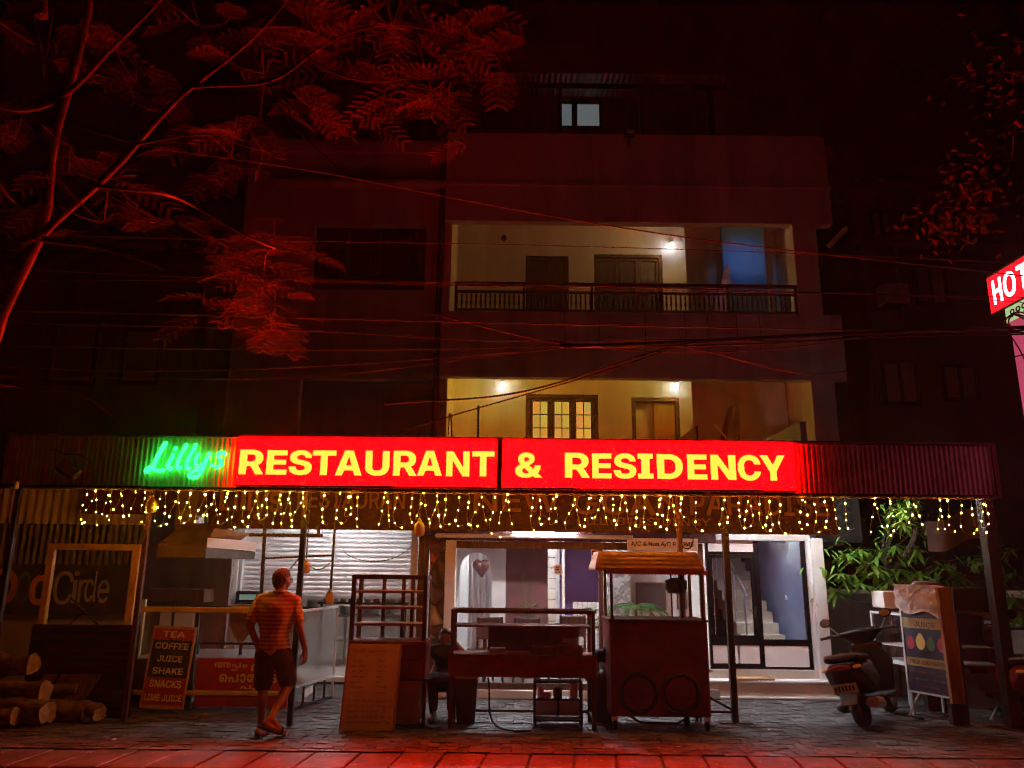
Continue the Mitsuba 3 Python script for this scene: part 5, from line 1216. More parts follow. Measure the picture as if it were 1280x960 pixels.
k = put(None, 'plastic_bag', blob({'a': ((0.657, 9.5, gz[2] + .13), .03), 'b': ((0.786, 9.5, gz[2] + .12), .035)}, [('a', 'b')], .02), WHITEPLASTIC, smooth=True)
tag(k, 'small crumpled white bag on the tray in the glass counter', 'bag')
# rack under the counter on the right
rk = thing('low_rack', 'dark low rack with jars standing below the right of the glass counter', 'rack')
rx_0, rx_1 = 0.284, 0.839
rz1, rzm, rz0 = 0.485, 0.279, 0.034
put(rk, 'frame', cat(*[box(x, x + .025, .004, rz1, y, y + .025) for x in (rx_0, rx_1 - .025) for y in (9.3, 9.5)], box((rx_0 + rx_1) / 2 - .012, (rx_0 + rx_1) / 2 + .012, .05, rzm - .012, 9.3, 9.32)), BLACK)
for zz in (rz1 - .02, rzm, .06):
    put(rk, 'shelf', box(rx_0 + .026, rx_1 - .026, zz - .01, zz + .01, 9.3, 9.52), BLACK)
put(rk, 'white_strip', box(rx_0 + .03, rx_1 - .03, .071, .085, 9.295, 9.30), WHITEPLASTIC)
put(rk, 'back', box(rx_0 + .026, rx_1 - .026, .08, rzm - .012, 9.50, 9.51), ALU)
for i, (px_, w_, h_, m_) in enumerate(((0.368, .035, .12, WHITEPLASTIC), (0.432, .05, .06, WHITEPLASTIC), (0.561, .05, .11, DARKRED), (0.744, .045, .17, ALU))):
    k = put(None, 'container', lathe([(0, 0), (w_, 0), (w_ * 1.05, h_ * .8), (w_ * .8, h_), (0, h_)], (px_, 9.4, rzm + .011), 14), m_, smooth=40)
    tag(k, ['slim white bottle at the left on the low rack', 'small white bowl on the low rack beside the slim bottle', 'dark red tub in the middle of the low rack', 'tall grey canister at the right on the low rack'][i], 'container')
# bin
bn = thing('black_bin', 'black box shaped bin with an orange rim below the left of the glass counter', 'bin')
c0_ = -0.615; c1_b = -0.357
put(bn, 'body', hull([(c0_ + .03, 9.36, .005), (c1_b - .03, 9.36, .005), (c0_ + .03, 9.58, .005), (c1_b - .03, 9.58, .005)], [(c0_, 9.33, .49), (c1_b, 9.33, .49), (c0_, 9.6, .49), (c1_b, 9.6, .49)]), BLACK)
put(bn, 'rim', cbox(c0_ - .01, c1_b + .01, .491, .535, 9.32, 9.61, .01), ORANGE)
wire([(c1_b + .12, 9.35, .5), (c1_b + .14, 9.25, .25), (c1_b + .2, 9.1, .06), (c1_b + .38, 8.98, .012), (c1_b + .6, 9.0, .01)], .011, 'black cable hanging from the glass counter to the ground')
# gas cylinder between counter and cart
gs_ = thing('gas_cylinder', 'dark gas cylinder standing between the glass counter and the red cart', 'gas cylinder')
c = (1.126, 9.6)
put(gs_, 'body', lathe([(0, .01), (.12, .01), (.145, .06), (.15, .12), (.15, .42), (.12, .52), (.05, .57), (.03, .58), (.03, .61), (0, .61)], (c[0], c[1], 0), 22), BLACK, smooth=40)
put(gs_, 'collar', tube([(c[0] + .1 * math.cos(a), c[1] + .1 * math.sin(a), .68) for a in np.linspace(0, 2 * PI, 20)], .012, 6), BLACK)
for a in (0.6, 2.2, 3.8, 5.4): put(gs_, 'collar_stay', cyl((c[0] + .1 * math.cos(a), c[1] + .1 * math.sin(a), .53), (c[0] + .1 * math.cos(a), c[1] + .1 * math.sin(a), .68), .01), BLACK)
put(gs_, 'valve', cat(cyl((c[0], c[1], .6), (c[0], c[1], .69), .02), cyl((c[0] - .05, c[1], .66), (c[0] + .03, c[1], .66), .014)), STEEL)
k = put(None, 'cloth_bundle', blob({'a': ((c[0] - .06, 9.55, .74), .07), 'b': ((c[0] + .06, 9.55, .72), .08), 'c': ((c[0] + .02, 9.5, .80), .05)}, [('a', 'b'), ('b', 'c')], .03), CLOTHDARK, smooth=True)
tag(k, 'dark cloth bundle lying on the gas cylinder', 'cloth')

# popcorn cart
pcart = thing('popcorn_cart', 'red snack cart with two black rings, glass box and orange roof', 'cart')
ax_0, ax_1 = 1.127, 2.228
ay0, ay1 = 9.06, 9.74
bz0, bz1 = .15, 1.163
rz_0, rz_1 = 1.714, 1.924
put(pcart, 'body', cbox(ax_0, ax_1, bz0, bz1 - .012, ay0, ay1, .012), REDPAINT)
put(pcart, 'worktop', cbox(ax_0 - .015, ax_1 + .02, bz1 - .011, bz1 + .012, ay0 - .015, ay1 + .01, .004), BROWN)
put(pcart, 'front_panel', cbox(ax_0 + .02, ax_1 - .02, .36, bz1 - .04, ay0 - .010, ay0 - .001, .003), REDPAINT)
put(pcart, 'lower_panel', cbox(ax_0 + .02, ax_1 - .02, bz0 + .02, .345, ay0 - .010, ay0 - .001, .003), REDPAINT)
for px_ in (1.431, 1.899):
    zc = 0.394
    put(pcart, 'ring', tube([(px_ + .195 * math.cos(a), ay0 - .022, zc + .195 * math.sin(a)) for a in np.linspace(0, 2 * PI, 49)], .024, 10, caps=False), RUBBER, smooth=True)
for i in range(2):
    for y in (ay0 + .03, ay1 - .05):
        x = (ax_0 + .02, ax_1 - .05)[i]
        put(pcart, 'corner_post', box(x, x + .03, bz1 + .013, rz_0, y, y + .03), BROWN)
put(pcart, 'glass_front', box(ax_0 + .06, ax_1 - .2, bz1 + .014, rz_0 - .02, ay0 + .04, ay0 + .041), GLASS)
for x in (ax_1 - .33, ax_1 - .18, ax_1 - .12):
    put(pcart, 'rod', cyl((x, ay0 + .3, bz1 + .013), (x, ay0 + .3, rz_0), .009, 8), BROWN)
kt_ = put(pcart, 'kettle', lathe([(0, 0), (.1, 0), (.13, .06), (.13, .15), (.02, .18), (0, .18)], (ax_0 + .84, ay0 + .35, rz_0 - .26), 16), BLACK, smooth=40)
put(pcart, 'valance', cat(*[prism([(ax_0 - .03 + i * .0385, rz_0 - .001), (ax_0 - .03 + i * .0385, rz_0 - .035), (ax_0 - .03 + i * .0385 + .019, rz_0 - .055), (ax_0 - .03 + i * .0385 + .0375, rz_0 - .035), (ax_0 - .03 + i * .0385 + .0375, rz_0 - .001)], ay0 - .025, ay0 - .02) for i in range(30)]), ORANGE, kind='stuff')
def roofpart(y0, y1): pass
rxa, rxb = 0.972, 2.214
put(pcart, 'roof', cat(hull([(rxa, ay0 - .06, rz_0), (rxb, ay0 - .06, rz_0), (rxa, ay1 + .06, rz_0), (rxb, ay1 + .06, rz_0), (rxa, ay0 - .06, rz_0 + .025), (rxb, ay0 - .06, rz_0 + .025), (rxa, ay1 + .06, rz_0 + .025), (rxb, ay1 + .06, rz_0 + .025)],
    [(rxa + .05, ay0 + .06, rz_1), (rxb - .06, ay0 + .06, rz_1), (rxa + .05, ay1 - .06, rz_1), (rxb - .06, ay1 - .06, rz_1)])), ORANGE)
for i in range(3):
    f = (i + 1) / 4
    put(pcart, 'roof_batten', hull([(rxa + .05 * f - .004, ay0 - .06 + .12 * f - .012, rz_0 + .025 + (rz_1 - rz_0 - .025) * f - .006), (rxb - .06 * f + .004, ay0 - .06 + .12 * f - .012, rz_0 + .025 + (rz_1 - rz_0 - .025) * f - .006)], [(rxa + .05 * f - .004, ay0 - .06 + .12 * f + .01, rz_0 + .025 + (rz_1 - rz_0 - .025) * f + .006), (rxb - .06 * f + .004, ay0 - .06 + .12 * f + .01, rz_0 + .025 + (rz_1 - rz_0 - .025) * f + .006)], [(rxa + .05 * f - .004, ay0 - .06 + .12 * f - .01, rz_0 + .025 + (rz_1 - rz_0 - .025) * f + .008), (rxb - .06 * f, ay0 - .06 + .12 * f - .01, rz_0 + .025 + (rz_1 - rz_0 - .025) * f + .008)]), ORANGE)
for x in (ax_0 + .05, ax_1 - .03):
    for y in (ay0 + .08, ay1 - .08):
        w_ = put(pcart, 'caster', tube([(x - .018, y, .058), (x + .018, y, .058)], .055, 18), RUBBER, smooth=40)
        put(w_, 'fork', box(x - .03, x + .03, .09, bz0 - .001, y - .03, y + .03), STEEL)
put(pcart, 'push_handle', tube([(ax_1 + .0, ay0 + .1, .62), (ax_1 + .05, ay0 + .1, .62), (ax_1 + .05, ay1 - .1, .62), (ax_1, ay1 - .1, .62)], .012), STEEL)
put(pcart, 'under_rail', tube([(ax_0 + .2, ay0 + .12, bz0), (ax_0 + .35, ay0 + .1, .07), (ax_0 + .75, ay0 + .1, .07), (ax_0 + .9, ay0 + .12, bz0)], .013), BLACK)
# right hand things: the glass case behind, fruit juice board, wooden upright, second glass case
gl = thing('glass_display_box', 'grey metal framed glass box on thin legs behind the scooter', 'display case')
def slanted_case(k, A, B, z0, z1, depth, m_, legs=True, zl=0.005):
    """A glazed case whose front runs from A to B (x, y)."""
    A, B = np.array(A), np.array(B); d = (B - A) / np.linalg.norm(B - A); L = np.linalg.norm(B - A)
    ang = math.degrees(math.atan2(d[1], d[0]))
    M_ = shift(A[0], A[1], 0) @ rot((0, 0, 1), ang)
    s = .03
    put(k, 'frame', moved(cat(*[box(x, x + s, z0, z1, y, y + s) for x in (0, L - s) for y in (0, depth - s)], *[box(s, L - s, z, z + s, y, y + s) for z in (z0, z1 - s) for y in (0, depth - s)], *[box(x, x + s, z, z + s, s, depth - s) for x in (0, L - s) for z in (z0, z1 - s)]), M_), m_)
    put(k, 'pane', moved(box(s, L - s, z0 + s, z1 - s, .012, .013), M_), GLASS)
    put(k, 'back_panel', moved(box(s, L - s, z0 + s, z1 - s, depth - .012, depth - .006), M_), PANE)
    put(k, 'shelf', moved(box(s, L - s, (z0 + z1) / 2 - .1, (z0 + z1) / 2 - .09, .03, depth - .03), M_), m_)
    put(k, 'bottom', moved(box(s, L - s, z0 + s, z0 + s + .012, .03, depth - .03), M_), ALU)
    if legs:
        for x in (0, L - s):
            for y in (0, depth - s):
                put(k, 'leg', moved(box(x, x + s * .8, zl, z0 - .001, y, y + s * .8), M_), m_)
    return M_, L
slanted_case(gl, (4.903, 10.9), (5.047, 10.3), 0.573, 1.214, .5, ALU)
k = put(None, 'storage_box', cbox(5.037, 5.3, 1.225 + .03, 1.477, 10.75, 11.1), WHITEPLASTIC)
tag(k, 'white box standing on top of the glass box behind the scooter', 'box')
ad = thing('juice_board', 'standing dark board with four coloured pear shapes and pale bands', 'sign board')
A_, B_ = np.array([5.0, 10.25]), np.array([5.235, 9.62])
az1, az0 = 1.549, 0.3
d_ = B_ - A_; L_ = np.linalg.norm(d_); ang = math.degrees(math.atan2(d_[1], d_[0]))
MA = shift(A_[0], A_[1], 0) @ rot((0, 0, 1), ang)
put(ad, 'panel', moved(box(0.02, L_ - .02, az0, az1, 0, .02), MA), NAVY)
put(ad, 'frame', moved(frame(0, L_, az0 - .02, az1 + .02, -.012, .028, .022), MA), ALU)
H_ = az1 - az0
put(ad, 'band', moved(box(.022, L_ - .022, az1 - .50 * 0 - .40 * H_, az1 - .30 * H_, -.004, -.001), MA), BANDDIM)
put(ad, 'band', moved(box(.022, L_ - .022, az1 - .76 * H_, az1 - .68 * H_, -.004, -.001), MA), BANDDIM)
def pear(cx, cz, h):
    a = np.linspace(0, 2 * PI, 36)[:-1]
    w = .34 * h * (1 - .42 * np.clip(np.sin(a), 0, 1) ** 1.5)
    return Polygon([(cx + ww * math.cos(t), cz + .5 * h * math.sin(t)) for t, ww in zip(a, w)])
for i, m_ in enumerate((REDBOARD, LETTERYELLOW, LETTERGREEN, mat('magenta', (.30, .03, .08), .5))):
    cx_ = .03 + (L_ - .06) * (.14 + .245 * i)
    put(ad, 'pear_shape', moved(upright(flat(pear(cx_, az1 - .54 * H_ + (0.02 if i == 1 else 0), .2 if i == 1 else .17), .003), -.0005), MA), m_)
put(ad, 'lettering', moved(text('JUICE', L_ * .3, L_ * .75, az1 - .385 * H_, az1 - .335 * H_, -.0045, .002), MA), BROWN)
put(ad, 'lettering', moved(text('FRESH JUICE SHAKES', L_ * .12, L_ * .9, az1 - .74 * H_, az1 - .70 * H_, -.0045, .002), MA), BROWN)
for i, (s, a, b) in enumerate((('milk shake', .1, .45), ('cold coffee', .52, .92), ('fruit salad', .12, .5), ('ice cream', .55, .9), ('lime soda', .3, .7))):
    z_ = az1 - (.80 + .065 * (i // 2 if i < 4 else 2)) * H_
    put(ad, 'lettering', moved(text(s, L_ * a, L_ * b, z_ - .03, z_, -.001, .002, False), MA), LETTERDIM)
for x in (.02, L_ - .05):
    put(ad, 'leg', moved(box(x, x + .03, .004, az0 - .021, 0.0, .022), MA), ALU)
put(ad, 'foot', moved(box(-.1, .3, .002, .025, -.15, -.11), MA), BLACK)
put(ad, 'foot', moved(cyl((.1, -.13, .02), (.16, .0, az0 - .02), .012), MA), ALU)
wp = put(None, 'plastic_wrap', None, None) if False else None
gx_ = np.linspace(-.03, L_ * .97, 46); gz_ = np.linspace(0, .46, 26)
V = []
for j, zz in enumerate(gz_):
    for i, xx in enumerate(gx_):
        n0 = meshkit.fbm(np.array([xx * 9, zz * 11, 2.0]), 4) - .5
        hang = .30 + .10 * (xx / L_) + .04 * math.sin(xx * 11)
        V.append((xx + .01 * math.sin(zz * 30), -.03 - .07 * max(0, n0) - .05 * abs(n0), az1 + .03 - hang * zz / .46))
n1, n2 = len(gx_), len(gz_)
F = [(j * n1 + i, (j + 1) * n1 + i, j * n1 + i + 1) for j in range(n2 - 1) for i in range(n1 - 1)] + [(j * n1 + i + 1, (j + 1) * n1 + i, (j + 1) * n1 + i + 1) for j in range(n2 - 1) for i in range(n1 - 1)]
k = put(None, 'plastic_wrap', moved(trimesh.Trimesh(V, F, process=False), MA), WRAP, smooth=True)
tag(k, 'crinkled clear plastic sheet hung over the top of the juice board', 'plastic sheet')
wu = thing('wooden_upright', 'broad orange wooden upright at the right edge of the juice board', 'wooden board')
put(wu, 'board', hull([(5.166, 9.6, 1.545), (5.333, 9.62, 1.566), (5.187, 9.6, 0.236), (5.356, 9.62, 0.237)], [(5.166, 9.66, 1.545), (5.333, 9.66, 1.566), (5.187, 9.66, 0.236), (5.356, 9.66, 0.237)]), DARKORANGE)
put(wu, 'base', box(5.169, 5.365, .004, 0.228, 9.60, 9.68), BLACK)
g2 = thing('dark_glass_case', 'dark framed glass case on wooden legs at the right end under the canopy', 'display case')
slanted_case(g2, (5.482, 9.85), (5.929, 9.75), 0.605, 1.253, .5, BROWN)
put(g2, 'low_board', box(5.664, 6.124, .1, 0.504, 10.2, 10.22), ALU)
k = put(None, 'dark_crate', cbox(5.509, 5.967, 1.253 + .003, 1.545, 9.9, 10.2), BLACK)
tag(k, 'black crate lying on the dark glass case at the right', 'crate')
bs = thing('canvas_roll', 'brown rounded bundle lying behind the top of the juice board', 'bundle')
put(bs, 'cloth', blob({'a': ((5.425, 10.6, 1.547), .07), 'b': ((5.673, 10.6, 1.549), .075)}, [('a', 'b')], .03), DARKRED, smooth=True)
put(bs, 'stand', box(5.387, 5.631, .004, 1.526, 10.55, 10.65), BLACK)

# ================================================================ people
def foot(j, pre, ankle, toe, w=.04):
    a, t = np.array(ankle, float), np.array(toe, float)
    heel = a + (a - t) * np.array([.35, .35, 0]); heel[2] = max(.035, a[2] - .055)
    j[pre + 'heel'] = (heel, .036); j[pre + 'ball'] = (t + (a - t) * np.array([.3, .3, .1]), w); j[pre + 'toe'] = (t, .028)
    return [(pre + 'ankle', pre + 'heel'), (pre + 'heel', pre + 'ball'), (pre + 'ball', pre + 'toe'), (pre + 'ankle', pre + 'ball')]
def hand(j, pre, wrist, down, side, fwd, s=1.0, curl=.5):
    """A relaxed hand: palm, four curled fingers and a thumb. down: along the fingers, side: across the palm, fwd: towards the palm."""
    w, dn, sd, fw = (np.array(v, float) for v in (wrist, down, side, fwd))
    bones = []
    palm = []
    for i, f in enumerate((-.03, -.01, .01, .03)):
        k0 = w + dn * .085 * s + sd * f * s
        j[f'{pre}k{i}'] = (k0, .0115 * s)
        L = (.036, .042, .040, .032)[i] * s
        k1 = k0 + dn * L * .95 + fw * L * .25
        k2 = k1 + dn * L * .55 + fw * L * .65 * (curl * 1.6)
        j[f'{pre}m{i}'] = (k1, .0095 * s); j[f'{pre}t{i}'] = (k2, .008 * s)
        bones += [(f'{pre}k{i}', f'{pre}m{i}'), (f'{pre}m{i}', f'{pre}t{i}')]
        palm.append(f'{pre}k{i}')
    j[pre + 'p0'] = (w + sd * .02 * s, .02 * s); j[pre + 'p1'] = (w - sd * .02 * s, .02 * s)
    bones.append(tuple(palm + [pre + 'p0', pre + 'p1']))
    j[pre + 'th0'] = (w + dn * .03 * s - sd * .03 * s + fw * .008, .014 * s); j[pre + 'th1'] = (w + dn * .065 * s - sd * .05 * s + fw * .02, .011 * s); j[pre + 'th2'] = (w + dn * .095 * s - sd * .048 * s + fw * .03, .009 * s)
    bones += [(pre + 'p1', pre + 'th0'), (pre + 'th0', pre + 'th1'), (pre + 'th1', pre + 'th2')]
    return bones
# man walking away past the stall
man = thing('person', 'person in a striped polo shirt and dark shorts walking away, one hand at the hip', 'person')
MX, MY = -2.53, 8.70
o = lambda x, y, z: (MX + x, MY + y, z)
J = {'hip': (o(.0, .02, .88), .125), 'waist': (o(0, .02, 1.0), .125), 'chest': (o(.0, .03, 1.2), .13), 'cl': (o(-.08, .03, 1.22), .12), 'cr': (o(.08, .03, 1.22), .12),
     'sl': (o(-.185, .03, 1.345), .058), 'sr': (o(.19, .03, 1.345), .058), 'neck': (o(.005, .035, 1.40), .058), 'neck2': (o(.012, .05, 1.475), .056),
     'el': (o(-.262, -.07, 1.11), .042), 'wl': (o(-.165, -.03, .895), .03), 'er': (o(.262, -.01, 1.09), .042), 'wr': (o(.325, .05, .855), .029),
     'hl': (o(-.085, .02, .84), .095), 'hr': (o(.085, .02, .84), .095), 'kl': (o(-.085, .06, .475), .058), 'kr': (o(.18, .16, .52), .058),
     'cal': (o(-.075, .0, .34), .054), 'car': (o(.14, .02, .40), .052), 'lankle': (o(-.055, -.03, .085), .035), 'rankle': (o(.085, -.19, .20), .035)}
B = [('hip', 'hl', 'hr', 'waist'), ('waist', 'cl', 'cr'), ('cl', 'cr', 'sl', 'sr', 'neck'), ('neck', 'neck2'), ('sl', 'el'), ('el', 'wl'), ('sr', 'er'), ('er', 'wr'),
     ('hl', 'kl'), ('kl', 'cal'), ('cal', 'lankle'), ('hr', 'kr'), ('kr', 'car'), ('car', 'rankle')]
B += foot(J, 'l', o(-.055, -.03, .085), o(-.02, .15, .03)); B += foot(J, 'r', o(.085, -.19, .20), o(.20, -.07, .04))
B += hand(J, 'R', o(.328, .055, .84), (.05, .05, -1), (.25, .95, .0), (-.93, .25, 0)); B += hand(J, 'L', o(-.165, -.03, .89), (.35, .2, -.9), (.2, .95, .25), (.9, -.2, .3), curl=.3)
# head: skull, jaw, nose, ears; it looks to the right and away
hy = math.radians(-38)
fd = np.array([math.sin(-hy), math.cos(hy), 0]); sd_ = np.array([math.cos(hy), -math.sin(-hy), 0])
hc_ = np.array(o(.018, .055, 1.575))
hp_ = lambda f, s, z: tuple(hc_ + fd * f + sd_ * s + np.array([0, 0, z]))
J.update({'sk': (hp_(-.018, 0, .022), .083), 'fh': (hp_(.03, 0, .03), .07), 'jaw': (hp_(.045, 0, -.07), .042), 'chin': (hp_(.065, 0, -.095), .022), 'nb': (hp_(.095, 0, .0), .012), 'nt': (hp_(.115, 0, -.032), .013), 'chk1': (hp_(.05, .04, -.03), .035), 'chk2': (hp_(.05, -.04, -.03), .035),
          'e1': (hp_(-.005, .083, -.01), .012), 'e1b': (hp_(-.015, .09, .018), .012), 'e1c': (hp_(-.002, .082, -.03), .009), 'e2': (hp_(-.005, -.083, -.01), .012), 'e2b': (hp_(-.015, -.09, .018), .012), 'e2c': (hp_(-.002, -.082, -.03), .009), 'lp': (hp_(.09, .012, -.058), .011), 'lp2': (hp_(.09, -.012, -.058), .011)})
B += [('sk', 'fh'), ('fh', 'chk1', 'chk2', 'jaw'), ('sk', 'chk1', 'chk2'), ('jaw', 'chin'), ('nb', 'nt'), ('fh', 'nb'), ('e1', 'e1b'), ('e1', 'e1c'), ('e2', 'e2b'), ('e2', 'e2c'), ('neck2', 'sk'), ('neck2', 'jaw'), ('lp', 'lp2'), ('jaw', 'lp')]
put(man, 'body', blob(J, B, .014, 12), SKIN, smooth=True)
C = dict(J)
for nme, g in (('waist', .026), ('chest', .02), ('cl', .018), ('cr', .018), ('sl', .018), ('sr', .018)): C[nme] = (J[nme][0], J[nme][1] + g)
C['hem'] = (o(0, .015, .86), .135); C['heml'] = (o(-.075, .015, .85), .108); C['hemr'] = (o(.075, .015, .85), .108)
C['n0'] = (o(.005, .035, 1.40), .066); C['n1'] = (o(.01, .04, 1.435), .064)
mid = lambda a, b, t: tuple(np.array(J[a][0]) * (1 - t) + np.array(J[b][0]) * t)
C['ml'] = (mid('sl', 'el', .72), .064); C['mr'] = (mid('sr', 'er', .72), .064)
shirt = blob(C, [('hem', 'heml', 'hemr', 'waist'), ('waist', 'cl', 'cr'), ('cl', 'cr', 'sl', 'sr', 'n0'), ('n0', 'n1'), ('sl', 'ml'), ('sr', 'mr')], .014, 16)
shirt.vertices += shirt.vertex_normals * (.034 * (meshkit.fbm(shirt.vertices * [11, 11, 6], 4) - .5))[:, None]
put(man, 'shirt', shirt, SHIRT, smooth=True)
put(man, 'collar', tube([(C['n1'][0][0] + .064 * math.cos(a), C['n1'][0][1] + .064 * math.sin(a), 1.437 - .012 * math.sin(a)) for a in np.linspace(0, 2 * PI, 24)], .014, 6), SHIRT, smooth=True)
C.update({'h': (o(0, .02, .845), .115), 'h1': (o(-.085, .02, .80), .118), 'h2': (o(.085, .02, .80), .118), 'k1': (o(-.09, .05, .50), .098), 'k2': (o(.15, .11, .53), .098)})
sho = blob(C, [('h', 'h1', 'h2'), ('h1', 'k1'), ('h2', 'k2')], .016, 16)
sho.vertices += sho.vertex_normals * (.022 * (meshkit.fbm(sho.vertices * [9, 9, 4] + 5, 3) - .5))[:, None]
put(man, 'shorts', sho, SHORTS, smooth=True)
hj = {'a': (hp_(-.024, 0, .024), .089), 'b': (hp_(-.012, 0, .036), .087), 'c': (hp_(-.034, 0, -.035), .073), 'd': (hp_(.014, 0, .046), .078)}
put(man, 'hair', blob(hj, [('a', 'b'), ('a', 'c'), ('b', 'd')], .014, 16), mat('short_hair', mottled((.07, .055, .05), (.025, .02, .018), 60.0), .8), smooth=True, label='short thinning hair')
put(man, 'glasses', cat(cyl(hp_(.09, .055, .0), hp_(-.01, .093, .006), .004, 6), tube([hp_(.1 + .0 * math.cos(a), .035 + .024 * math.cos(a), -.004 + .02 * math.sin(a)) for a in np.linspace(0, 2 * PI, 18)], .003, 5), tube([hp_(.1, -.035 + .024 * math.cos(a), -.004 + .02 * math.sin(a)) for a in np.linspace(0, 2 * PI, 18)], .003, 5)), BLACK)
for pre, z_ in (('l', 0), ('r', 0)):
    hl_, tl_ = np.array(J[pre + 'heel'][0]), np.array(J[pre + 'toe'][0])
    d = (tl_ - hl_) / np.linalg.norm(tl_ - hl_); n_ = np.cross(d, [0, 0, 1]); n_ /= np.linalg.norm(n_)
    upn = np.cross(n_, d)
    sole = [hl_ - d * .045 + n_ * .036 * s - upn * .036 for s in (-1, 1)] + [hl_ + d * .09 + n_ * .046 * s - upn * .036 for s in (-1, 1)] + [tl_ + d * .03 + n_ * .034 * s - upn * .03 for s in (-1, 1)]
    sole += [p - upn * .02 for p in sole]
    sl_ = np.array(sole); sl_[:, 2] = np.maximum(sl_[:, 2], .006)
    sd_k = put(man, 'sandal', trimesh.convex.convex_hull(sl_), BLACK)
    bp_ = np.array(J[pre + 'ball'][0])
    put(sd_k, 'strap', tube([bp_ + n_ * .05 * math.cos(a) + upn * .05 * math.sin(a) for a in np.linspace(-.4, PI + .4, 14)], .010, 6), BLACK)
# seated person in dark clothes by the display case
sp = thing('person', 'person in dark clothes sitting on a low stool behind the counter, hand at the head', 'person')
SX, SY = -0.775, 9.78
q_ = lambda x, y, z: (SX + x, SY + y, z)
J = {'hip': (q_(0, .08, .44), .12), 'waist': (q_(0, .06, .54), .105), 'ch': (q_(0, .03, .68), .105), 'sl': (q_(-.15, .02, .75), .048), 'sr': (q_(.15, .02, .75), .048), 'nk': (q_(0, .01, .79), .042), 'nk2': (q_(0, 0, .85), .042),
     'el': (q_(-.30, -.04, .72), .035), 'wl': (q_(-.44, -.08, .74), .026), 'er': (q_(.27, -.06, .70), .036), 'wr': (q_(.12, -.06, .86), .026),
     'hl': (q_(-.09, .02, .42), .085), 'hr': (q_(.09, .02, .42), .085), 'kl': (q_(-.11, -.24, .42), .055), 'kr': (q_(.11, -.24, .42), .055), 'lankle': (q_(-.10, -.2, .085), .034), 'rankle': (q_(.11, -.2, .085), .034),
     'sk': (q_(0, .01, .915), .078), 'fh': (q_(0, -.03, .92), .066), 'jaw': (q_(0, -.045, .855), .04), 'chin': (q_(0, -.062, .83), .02), 'nb': (q_(0, -.088, .905), .010), 'nt': (q_(0, -.105, .875), .011), 'c1': (q_(.035, -.045, .88), .033), 'c2': (q_(-.035, -.045, .88), .033), 'lp': (q_(.012, -.083, .852), .009), 'lp2': (q_(-.012, -.083, .852), .009), 'e1': (q_(.077, .005, .9), .012), 'e2': (q_(-.077, .005, .9), .012), 'e1b': (q_(.08, .01, .92), .01), 'e2b': (q_(-.08, .01, .92), .01)}
B = [('hip', 'hl', 'hr', 'waist'), ('waist', 'ch'), ('ch', 'sl', 'sr', 'nk'), ('nk', 'nk2'), ('nk2', 'sk'), ('sl', 'el'), ('el', 'wl'), ('sr', 'er'), ('er', 'wr'), ('hl', 'kl'), ('kl', 'lankle'), ('hr', 'kr'), ('kr', 'rankle'), ('sk', 'fh'), ('fh', 'c1', 'c2', 'jaw'), ('sk', 'c1', 'c2'), ('jaw', 'chin'), ('fh', 'nb'), ('nb', 'nt'), ('jaw', 'lp', 'lp2'), ('nk2', 'jaw'), ('e1', 'e1b'), ('e2', 'e2b')]
B += foot(J, 'l', q_(-.10, -.2, .085), q_(-.12, -.37, .03)); B += foot(J, 'r', q_(.11, -.2, .085), q_(.13, -.37, .03))
B += hand(J, 'R', q_(.115, -.065, .865), (-.3, .2, .93), (.2, .95, -.1), (-.93, .1, -.3), .9, .4); B += hand(J, 'L', q_(-.44, -.08, .74), (-.95, -.2, -.1), (.1, .1, .98), (-.1, -.95, .1), .9, .4)
put(sp, 'body', blob(J, B, .015, 12), SKIN, smooth=True)
C = {k_: (v[0], v[1] + .016) for k_, v in J.items()}
C['ml'] = (tuple(np.array(J['sl'][0]) * .35 + np.array(J['el'][0]) * .65), .052); C['mr'] = (tuple(np.array(J['sr'][0]) * .35 + np.array(J['er'][0]) * .65), .052)
put(sp, 'dress', blob(C, [('hip', 'hl', 'hr', 'waist'), ('waist', 'ch'), ('ch', 'sl', 'sr', 'nk'), ('sl', 'ml'), ('sr', 'mr'), ('hl', 'kl'), ('hr', 'kr'), ('hl', 'hr', 'kl', 'kr')], .016, 14), CLOTHDARK, smooth=True)
put(sp, 'trousers', blob({'kl': (J['kl'][0], .07), 'kr': (J['kr'][0], .07), 'al': (q_(-.10, -.2, .14), .052), 'ar': (q_(.11, -.2, .14), .052)}, [('kl', 'al'), ('kr', 'ar')], .016, 14), CLOTHDARK, smooth=True)
put(sp, 'hair', blob({'a': (q_(0, .02, .93), .083), 'b': (q_(0, .05, .88), .075), 'c': (q_(0, .07, .78), .05), 'd': (q_(0, -.02, .95), .066)}, [('a', 'b'), ('b', 'c'), ('a', 'd')], .015, 14), HAIR, smooth=True)
for s in (-1, 1):
    put(sp, 'eye', lathe([(0, -.007), (.007, 0), (0, .007)], q_(.03 * s, -.086, .905), 10), BLACK)
stl_ = thing('low_stool', 'low dark plastic stool under the seated person', 'stool')
put(stl_, 'seat', cbox(SX - .16, SX + .16, .285, .315, SY - .08, SY + .24, .01), BLACK)
for a in (-.13, .13):
    for b in (-.05, .21): put(stl_, 'leg', cyl((SX + a, SY + b, .285), (SX + a * 1.1, SY + b * 1.05, .004), .018), BLACK)

